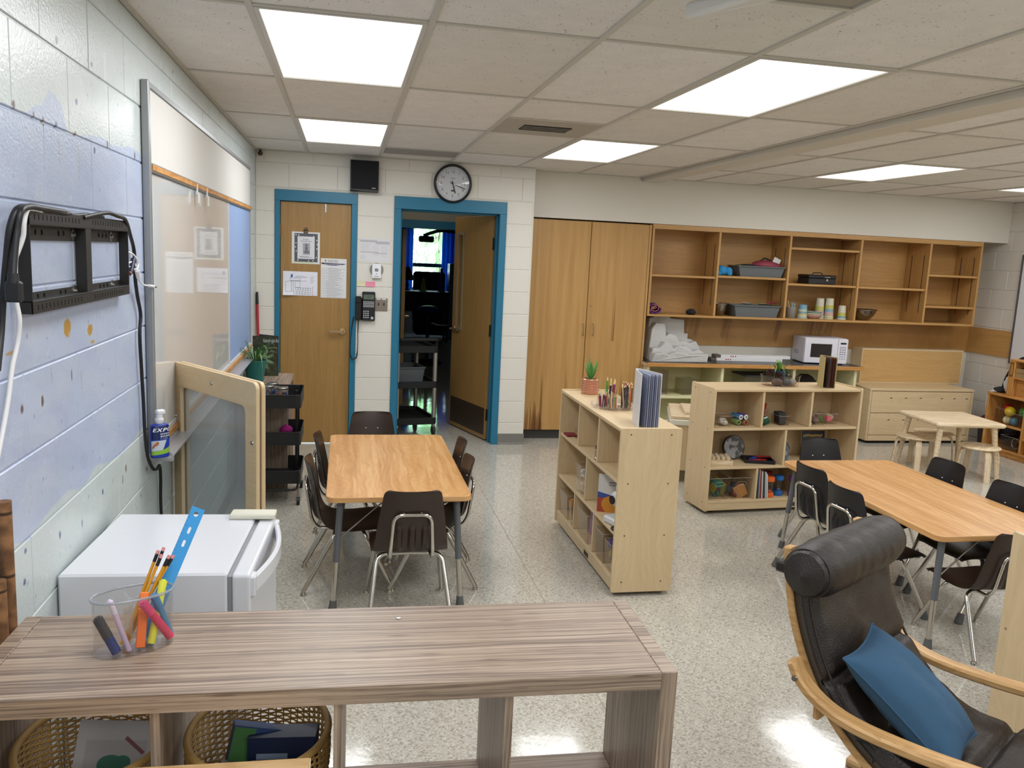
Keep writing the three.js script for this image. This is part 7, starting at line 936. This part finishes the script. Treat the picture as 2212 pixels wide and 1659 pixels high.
  for (const s of [-1, 1]) part(t, 'roll_seam', sweep([...Array(36).keys()].map(k => { const a = k / 36 * 2 * Math.PI; return V3(s * .268, .872 + Math.cos(a) * .0715, -.375 + Math.sin(a) * .0715); }), .0032, 6, true), C('#2b221e', .5)); part(t, 'roll_strap', B(-.275, .85, -.475, -.215, .885, -.40, { c: .006 }), mat.leather);
}
function smoothFlat(g) { return g.toNonIndexed(); }
function boxUV2(g) { // keeps smooth normals
  const n = flat(g), keep = n.attributes.normal ? n.attributes.normal.clone() : null; const r = boxUV(n, 'x'); if (keep) r.setAttribute('normal', keep); return r;
}
{ // blue cushion in the armchair
  const pose = g => place(g, { rx: -.92, ry: .14, rz: .02, x: -.115, y: .55, z: -.1 });
  const nu = 34, pos = [], id = [], w = .15, h = .20, nz = noiser(150); for (const s of [1, -1]) for (let i = 0; i <= nu; i++) for (let j = 0; j <= nu; j++) { const u = i / nu * 2 - 1, v = j / nu * 2 - 1; const pinch = 1 - .10 * (1 - u * u) * Math.abs(v) - 0; const x = u * w * (1 - .09 * (1 - v * v)), y = v * h * (1 - .09 * (1 - u * u)); const th = .075 * Math.pow(Math.max(0, (1 - Math.pow(Math.abs(u), 2.6)) * (1 - Math.pow(Math.abs(v), 2.6))), .55) + (nz.fbm(u * 2.2 + 9, v * 2.2 + 9, 3, 256, 256) - .5) * .02 * (1 - u * u) * (1 - v * v); pos.push(x, y, s * th); }
  const row = nu + 1, n = row * row; for (let i = 0; i < nu; i++) for (let j = 0; j < nu; j++) { const a = i * row + j; id.push(a, a + row, a + 1, a + 1, a + row, a + row + 1, n + a, n + a + 1, n + a + row, n + a + 1, n + a + row + 1, n + a + row); } const g = new THREE.BufferGeometry(); g.setAttribute('position', new THREE.Float32BufferAttribute(pos, 3)); g.setIndex(id); g.computeVertexNormals(); const keep = flat(g).attributes.normal;
  const t = thing('throw_pillow', 'plain blue throw pillow leaning in the leather armchair', 'pillow', [2.52, 0, -1.92], 32 * DEG); const cl = M('#2f526f', .9, { sheen: .4, bumpMap: fineBump, bumpScale: .0006 }); const geo = boxUV2(g); pose(geo); part(t, 'cover', geo, cl); const e = []; for (let k = 0; k <= 160; k++) { const q = k / 160 * 4, sd = Math.floor(q) % 4, f = (q % 1) * 2 - 1; const [u, v] = sd === 0 ? [f, -1] : sd === 1 ? [1, f] : sd === 2 ? [-f, 1] : [-1, -f]; e.push(V3(u * w * (1 - .09 * (1 - v * v)), v * h * (1 - .09 * (1 - u * u)), 0)); } e.pop(); const sg = sweep(e, .0035, 6, true); pose(sg); part(t, 'seam', sg, cl);
}
// ------------------------------------------------------------------ grey walnut cube shelf in the foreground
const KA = -1.69 * DEG, KP = (x, y, z) => [.033 + x * Math.cos(KA) + z * Math.sin(KA), y, -2.006 - x * Math.sin(KA) + z * Math.cos(KA)], KT = .87;
{
  const t = thing('cube_shelf', 'long grey brown walnut cube shelf in front of the refrigerator', 'shelf', [.033, 0, -2.006], KA); const L = 1.457, D = .38, b = .036;
  part(t, 'top_board', B(b + .0006, KT - b - .004, 0, L - b - .0006, KT, D, { c: .0015 }), mat.walnut); for (const x of [0, L - b]) part(t, 'end_board', B(x, .03, 0, x + b, KT + .0005, D, { c: .0015, g: 'y', dv: .2 }), mat.walnut); part(t, 'front_edge', B(b + .001, KT - b - .0035, D + .0002, L - b - .001, KT - .0006, D + .0012, { c: .0003 }), mat.walnut);
  part(t, 'bottom_board', B(b + .0006, .03, 0, L - b - .0006, .066, D, { c: .0015 }), mat.walnut); part(t, 'middle_shelf', B(b + .0006, .424, .002, L - b - .0006, .441, D - .006, { c: .001 }), mat.walnut);
  for (const x of [.372, .7285, 1.085]) for (const [y0, y1] of [[.0665, .4235], [.4415, KT - b - .0045]]) part(t, 'divider', B(x - .009, y0, .002, x + .009, y1, D - .003, { c: .001, g: 'y' }), mat.walnut);
  for (const [x, z] of [[.06, .05], [L - .06, .05], [.06, D - .05], [L - .06, D - .05]]) part(t, 'foot', place(cyl(.02, .018, .03, 14), { x, z }), mat.black);
  single('paper_scrap', place(lump(.006, .0012, .004, 160, .3, 8), { y: .0012 }), mat.paper, 'tiny white paper scrap on the walnut shelf top', 'scrap', undefined, [...KP(.86, KT + .0006, .07)]);
}
function basket(label, pos, turn) {
  const t = thing('wicker_basket', label, 'basket', pos, turn); const m = M('#cba565', .6), h = .235, rx = y => .118 + .035 * Math.sin(y / h * 1.9), rz = y => .132 + .04 * Math.sin(y / h * 1.9), ns = 52, rows = 30;
  for (let i = 0; i < ns; i++) { const a = i / ns * 2 * Math.PI, pts = []; for (let k = 0; k <= 8; k++) { const y = .006 + k / 8 * (h - .01); pts.push(V3(Math.cos(a) * rx(y), y, Math.sin(a) * rz(y))); } part(t, 'stake', sweep(pts, .0018, 5), m); }
  for (let r = 0; r < rows; r++) { const y = .012 + r / (rows - 1) * (h - .03), pts = []; for (let k = 0; k < ns * 2; k++) { const a = k / (ns * 2) * 2 * Math.PI, o = .0042 * Math.cos(k * Math.PI + r * Math.PI) * (k % 2 ? 1 : 1); const oo = (Math.floor(k / 2) + r) % 2 ? .0038 : -.0038; pts.push(V3(Math.cos(a) * (rx(y) + oo * .75), y, Math.sin(a) * (rz(y) + oo * .75))); } part(t, 'weaver', sweep(pts, .0026, 5, true), m); }
  const rim = []; for (let k = 0; k < 64; k++) { const a = k / 64 * 2 * Math.PI; rim.push(V3(Math.cos(a) * rx(h), h, Math.sin(a) * rz(h))); } part(t, 'rim', sweep(rim, .0085, 8, true), M('#c09a5a', .6)); part(t, 'base', place(lathe([[0, 0], [.1, 0], [.116, .004], [.116, .008], [0, .008]], 30), { s: [1, 1, 1.12] }), m);
}
{
  basket('wicker basket with a child painting in the cube shelf next to the wall', KP(.205, .4415, .2), KA); basket('wicker basket with packaging boxes in the cube shelf', KP(.55, .4415, .2), KA);
  const pt = canvasTex(256, 360, (g, w, h) => { g.fillStyle = '#c9c9cc'; g.fillRect(0, 0, w, h); g.fillStyle = '#bcbabc'; g.fillRect(30, 60, 190, 230); g.fillStyle = '#3f7d6c'; g.beginPath(); g.ellipse(120, 140, 48, 34, .2, 0, 7); g.fill(); g.beginPath(); g.ellipse(150, 128, 26, 22, 0, 0, 7); g.fill(); g.strokeStyle = '#8a5a5c'; g.lineWidth = 12; g.beginPath(); g.moveTo(150, 52); g.lineTo(212, 100); g.stroke(); g.fillStyle = '#b3443e'; g.beginPath(); g.arc(70, 232, 14, 0, 7); g.fill(); g.fillStyle = '#3f3a80'; g.beginPath(); g.arc(180, 236, 17, 0, 7); g.fill(); g.fillStyle = '#b3a284'; g.beginPath(); g.arc(118, 236, 16, 0, 7); g.fill(); g.strokeStyle = '#77737c'; g.lineWidth = 3; g.strokeRect(112, 182, 22, 22); g.beginPath(); for (let i = 0; i < 5; i++) { const a = i * 4 * Math.PI / 5 - 1.57; g.lineTo(156 + Math.cos(a) * 16, 196 + Math.sin(a) * 16); } g.closePath(); g.stroke(); });
  let c = KP(.225, .458, .245); const a = single('child_painting', place(merge(paper(.17, .245, .002)), { rx: -.42, rz: -.14 }), M('#fff', .7, { map: pt }), 'white card with a green painted blob standing in the basket next to the wall', 'painting', undefined, c, KA + .15);
  const bx = (lb, w, h, d, x, y, z, turn, tex, side, rx = 0, rz = 0) => { const t = thing('carton', lb, 'box', KP(x, y, z), KA + turn); part(t, 'carton_body', place(B(-w / 2, 0, -d / 2, w / 2, h, d / 2, { c: .001 }), { rx, rz }), C(side, .5)); if (tex) part(t, 'carton_label', place(sheetXY(w * .98, h * .98), { y: .001 }).translate(0, 0, d / 2 + .0006).applyMatrix4(new THREE.Matrix4().makeRotationFromEuler(new THREE.Euler(rx, 0, rz, 'YXZ'))), M('#fff', .5, { map: tex })); };
  const bar = canvasTex(256, 320, (g, w, h) => { g.fillStyle = '#b9b3b0'; g.fillRect(0, 0, w, h); g.fillStyle = '#5c7f3a'; g.fillRect(0, 0, w, 46); g.fillStyle = '#2b4a7a'; g.fillRect(0, 40, w, 12); g.fillStyle = '#2e2a2a'; const r = mulberry(8); for (let x = 60; x < 190; x += 5) g.fillRect(x, 120, 1 + r() * 3, 120); lines(g, 60, 250, 120, 3, 9, '#6d6866'); });
  const led = canvasTex(256, 300, (g, w, h) => { g.fillStyle = '#7d7b76'; g.fillRect(0, 0, w, h); g.fillStyle = '#c9c7c0'; g.fillRect(0, 190, w, 110); g.fillStyle = '#c8a92c'; g.fillRect(0, 0, 18, h); g.fillStyle = '#2d2c2a'; g.font = 'bold 26px sans-serif'; g.fillText('RYET LED 600 lm', 24, 226); lines(g, 26, 240, 70, 3, 14, '#55534e'); });
  const zero = canvasTex(256, 256, (g, w, h) => { g.fillStyle = '#1d3f80'; g.fillRect(0, 0, w, h); g.fillStyle = '#3f7a3a'; g.fillRect(0, 0, 96, h); g.fillStyle = '#8fb6d8'; g.font = 'bold 30px sans-serif'; g.save(); g.translate(118, 40); g.rotate(.1); g.fillText('Zero', 0, 0); g.fillText('Light', 0, 40); g.restore(); g.fillStyle = '#c8962c'; g.fillRect(0, 220, w, 16); });
  bx('grey carton with a barcode leaning in the front of the second basket', .1, .15, .05, .49, .475, .285, .25, bar, '#8d8885', -.35, -.3); bx('blue and green carton behind the barcode carton in the second basket', .13, .2, .06, .515, .47, .215, .2, zero, '#2b4a7a', -.3, -.25); bx('light bulb carton with a white label in the second basket', .13, .15, .06, .6, .475, .285, -.05, led, '#c8a92c', -.25, .03); bx('dark blue and red carton at the back of the second basket', .15, .18, .07, .6, .475, .195, -.05, canvasTex(128, 128, (g, w, h) => { g.fillStyle = '#16284f'; g.fillRect(0, 0, w, h); g.fillStyle = '#a8862c'; g.fillRect(0, 70, w, 22); g.fillStyle = '#8c2a2a'; g.fillRect(0, 62, 40, 20); g.fillStyle = '#8fa3c4'; g.fillRect(16, 24, 60, 10); }), '#16284f', -.12, 0);
}
{ // light wood desk corner in front
  const t = thing('oak_desk', 'pale oak desk top in front of the walnut cube shelf', 'desk', [0, 0, -1.572], KA); part(t, 'top', B(.02, .722, 0, .697, .752, .55, { c: .0015 }), woodMat(T.ash, .45, { color: '#e6d2b8' })); part(t, 'edge_band', B(.6972, .7225, .001, .6985, .7515, .549, { c: .0003 }), C('#e0cfb4', .5)); for (const [x, z] of [[.03, .04], [.62, .04], [.03, .5], [.62, .5]]) part(t, 'leg', B(x, 0, z, x + .05, .7215, z + .05, { c: .003, g: 'y' }), mat.ash);
  const rl = canvasTex(256, 512, (g, w, h) => { const n = noiser(170), im = g.createImageData(w, h), A = hex('#54371f'), Bc = hex('#8f6641'); for (let j = 0; j < h; j++) for (let i = 0; i < w; i++) { const q = n.fbm(i / w * 3 + n(j / 30, i / 80) * .5, j / h * 40, 4, 3, 40), cc = mixc(A, Bc, Math.max(0, Math.min(1, .5 + (q - .5) * 2.2))), k = (j * w + i) * 4; im.data[k] = cc[0]; im.data[k + 1] = cc[1]; im.data[k + 2] = cc[2]; im.data[k + 3] = 255; } g.putImageData(im, 0, 0); g.fillStyle = '#3a2415'; for (let k = 0; k < 8; k++) g.fillRect(0, k * 64 + 10, w, 3); }); const rm = M('#fff', .6, { map: rl });
  single('paper_roll', rod(V3(0, 0, 0), V3(0, 1.165, 0), .0155, 18), rm, 'tall paper roll printed with wood planks between the wall and the cube shelf', 'roll', 'wood print rolls by the wall', [.0165, 0, -1.955]); single('paper_roll', rod(V3(0, 0, 0), V3(0, 1.0, 0), .0155, 18), rm, 'shorter paper roll printed with wood planks between the wall and the cube shelf', 'roll', 'wood print rolls by the wall', [.0165, 0, -1.905]);
}
// ------------------------------------------------------------------ clear pen cup and what stands in it
{
  const o = KP(.283, KT + .0006, .175), turn = 26 * DEG; const P3 = (x, y, z) => [o[0] + x * Math.cos(turn) + z * Math.sin(turn), o[1] + y, o[2] - x * Math.sin(turn) + z * Math.cos(turn)];
  const t = thing('pen_cup', 'clear plastic divided pen cup on the walnut shelf top', 'pen cup', o, turn); const cl = clearTint('#fafafa', .03); const outline = (k, n = 64) => [...Array(n).keys()].map(i => { const a = i / n * 2 * Math.PI, c = Math.cos(a), s = Math.sin(a); return new THREE.Vector2(c * .082 * k, s * (.043 + .006 * c * c) * k); }); const H0 = .125;
  const wallS = new THREE.Shape(outline(1)); wallS.holes.push(new THREE.Path(outline(.965))); part(t, 'wall', place(ext(wallS, H0, {}), { rx: -Math.PI / 2 }), cl); part(t, 'base', place(ext(new THREE.Shape(outline(.96)), .004, {}), { rx: -Math.PI / 2 }), cl);
  const rim = outline(1.01, 72).map((p, i) => V3(p.x, H0 + .0, -p.y)); part(t, 'rim', sweep(rim, .0034, 8, true), M('#d5d8dc', .08, { transmission: .75, thickness: 0 })); part(t, 'divider', B(-.012, .004, -.04, -.0095, H0 - .004, .04, { c: .0003 }), cl); part(t, 'divider', B(-.009, .004, -.0012, .076, H0 - .01, .0012, { c: .0003 }), cl);
  const stick = (name, lb, cat, group) => thing(name, lb, cat, [0, 0, 0], 0, group); const A = (x, y, z) => V3(...P3(x, y, z));
  const pens = [[.03, -.012, .062, -.024, .195], [.026, -.01, .055, -.018, .182], [.034, -.016, .07, -.018, .178], [.02, -.014, .078, -.022, .176], [.028, -.02, .052, -.03, .188]]; pens.forEach(([x, z, x2, z2, l]) => { const p = stick('pencil', 'yellow pencil with a pink eraser and black ferrule in the clear cup', 'pencil', 'yellow pencils in the clear cup'); const a = A(x - .045, .008, z), b0 = A(x2, l - .012, z2), d = b0.clone().sub(a).normalize(), L = a.distanceTo(b0), e = a.clone().addScaledVector(d, L); part(p, 'shaft', rod(a, e, .0037, 6), C('#d4941f', .4)); part(p, 'ferrule', rod(e, e.clone().addScaledVector(d, .018), .0038, 12), C('#17171a', .35)); part(p, 'eraser', rod(e.clone().addScaledVector(d, .018), e.clone().addScaledVector(d, .026), .0036, 12), C('#d58f90', .7)); });
  const r = stick('ruler', 'translucent blue plastic ruler sticking out of the clear cup', 'ruler'); const ra = A(.02, .008, -.012), rb = A(.16, .268, -.07); const rs = rrect(-.0155, 0, .0155, .305, .001); hole(rs, circ(0, .29, .006)); hole(rs, rrect(-.0035, .243, .0035, .259, .0034)); hole(rs, rrect(-.0035, .212, .0035, .228, .0034)); const rg = ext(rs, .0022, {}); const q = new THREE.Quaternion().setFromUnitVectors(V3(0, 1, 0), rb.clone().sub(ra).normalize()); rg.rotateY(.45); rg.applyQuaternion(q); rg.translate(ra.x, ra.y, ra.z); part(r, 'blade', rg, M('#4fb2ec', .25, { transmission: .35, thickness: 0 })); const tk = []; for (let k = 0; k < 30; k++) { tk.push(B(-.0155, .01 + k * .0096, .0023, -.0155 + (k % 2 ? .003 : .005), .0106 + k * .0096, .0026, { c: .0001 })); } const tg = merge(tk); tg.rotateY(.45); tg.applyQuaternion(q); tg.translate(ra.x, ra.y, ra.z); part(r, 'scale_marks', tg, C('#17507a', .6));
  const marker = (name, lb, a, b, rr, col, capc, capl) => { const m = stick(name, lb, 'marker'); const d = b.clone().sub(a).normalize(), L = a.distanceTo(b); part(m, 'barrel', rod(a, a.clone().addScaledVector(d, L * (1 - capl)), rr * .94, 16), C(col, .4)); part(m, 'cap', rod(a.clone().addScaledVector(d, L * (1 - capl)), b, rr, 16), C(capc, .4)); part(m, 'end_plug', rod(b, b.clone().addScaledVector(d, .003), rr * .55, 14), C(capc, .6)); };
  marker('highlighter', 'pink highlighter leaning in the front of the clear cup', A(.072, .012, .012), A(.012, .112, .03), .0098, '#d8305f', '#e0487a', .3); marker('highlighter', 'blue highlighter beside the pink one in the clear cup', A(.076, .012, -.002), A(.04, .115, .012), .009, '#4a86ab', '#3f7fae', .3); marker('highlighter', 'yellow highlighter at the back of the clear cup', A(.03, .01, .02), A(.066, .135, -.012), .009, '#d8d43a', '#dcdf4a', .4); marker('board_marker', 'dark grey board marker with a blue cap end in the clear cup', A(-.04, .008, .022), A(-.073, .088, .01), .0105, '#1f3370', '#3a3a40', .55); marker('pen', 'pale lilac pen leaning in the clear cup', A(-.016, .008, .026), A(-.05, .125, .02), .0058, '#c9b4cf', '#d9cfe0', .25); { const m = stick('highlighter', 'flat orange highlighter in the middle of the clear cup', 'marker'); const a = A(.006, .008, .026), b = A(.024, .122, -.0), d = b.clone().sub(a), qq = new THREE.Quaternion().setFromUnitVectors(V3(0, 1, 0), d.clone().normalize()); const g1 = B(-.0095, 0, -.004, .0095, d.length() * .72, .004, { c: .002 }), g2 = B(-.0085, d.length() * .72, -.0035, .0085, d.length(), .0035, { c: .002 }); for (const [g, n, c] of [[g1, 'barrel', '#f07022'], [g2, 'cap', '#f4803a']]) { g.rotateY(.3); g.applyQuaternion(qq); g.translate(a.x, a.y, a.z); part(m, n, g, C(c, .4)); } }
}
// ------------------------------------------------------------------ ceiling fittings
{
  const t = thing('air_vent', 'square white ceiling air diffuser with dark slots', 'vent', [1.949, CEIL, -5.158]); const w = .30; part(t, 'plate', place(ext(hole(rrect(-w, -w, w, w, .004), rrect(-.15, -.1, .15, .1, .01)), .012, { bevel: .001 }), { rx: Math.PI / 2, y: .01 }), C('#a9a296', .6)); part(t, 'plenum', B(-.16, .0, -.11, .16, .02, .11, { c: .001 }), C('#12110f', .9)); for (let k = 0; k < 4; k++) part(t, 'louvre', place(B(-.15, 0, -.012, .15, .002, .012, { c: .0005 }), { y: -.004, z: -.075 + k * .05, rx: .6 }), C('#b9b2a6', .6));
  const p = thing('ceiling_projector', 'white plastic wing of a fixture hanging below the ceiling tiles', 'fixture', [0, 0, 0]); const a = PX(1478, 37, 'y', 2.46), f = new THREE.Shape([[0, 0], [.06, .012], [.16, .05], [.3, .11], [.55, .2], [.55, .34], [.3, .2], [.1, .06]].map(q => new THREE.Vector2(...q))); const g = ext(f, .045, { bevel: .012, bs: 3 }); g.rotateX(Math.PI / 2); g.rotateY(-.62); g.translate(a.x, 2.50, a.z); part(p, 'wing', g, M('#d8d6d0', .4)); part(p, 'mount', rod(V3(a.x + .42, 2.47, a.z + .42), V3(a.x + .42, 2.545, a.z + .42), .03, 16), M('#d8d6d0', .4));
}
scene.traverse(o => { if (o.isMesh) { o.castShadow = true; o.receiveShadow = true; } });
renderer.render(scene, camera);
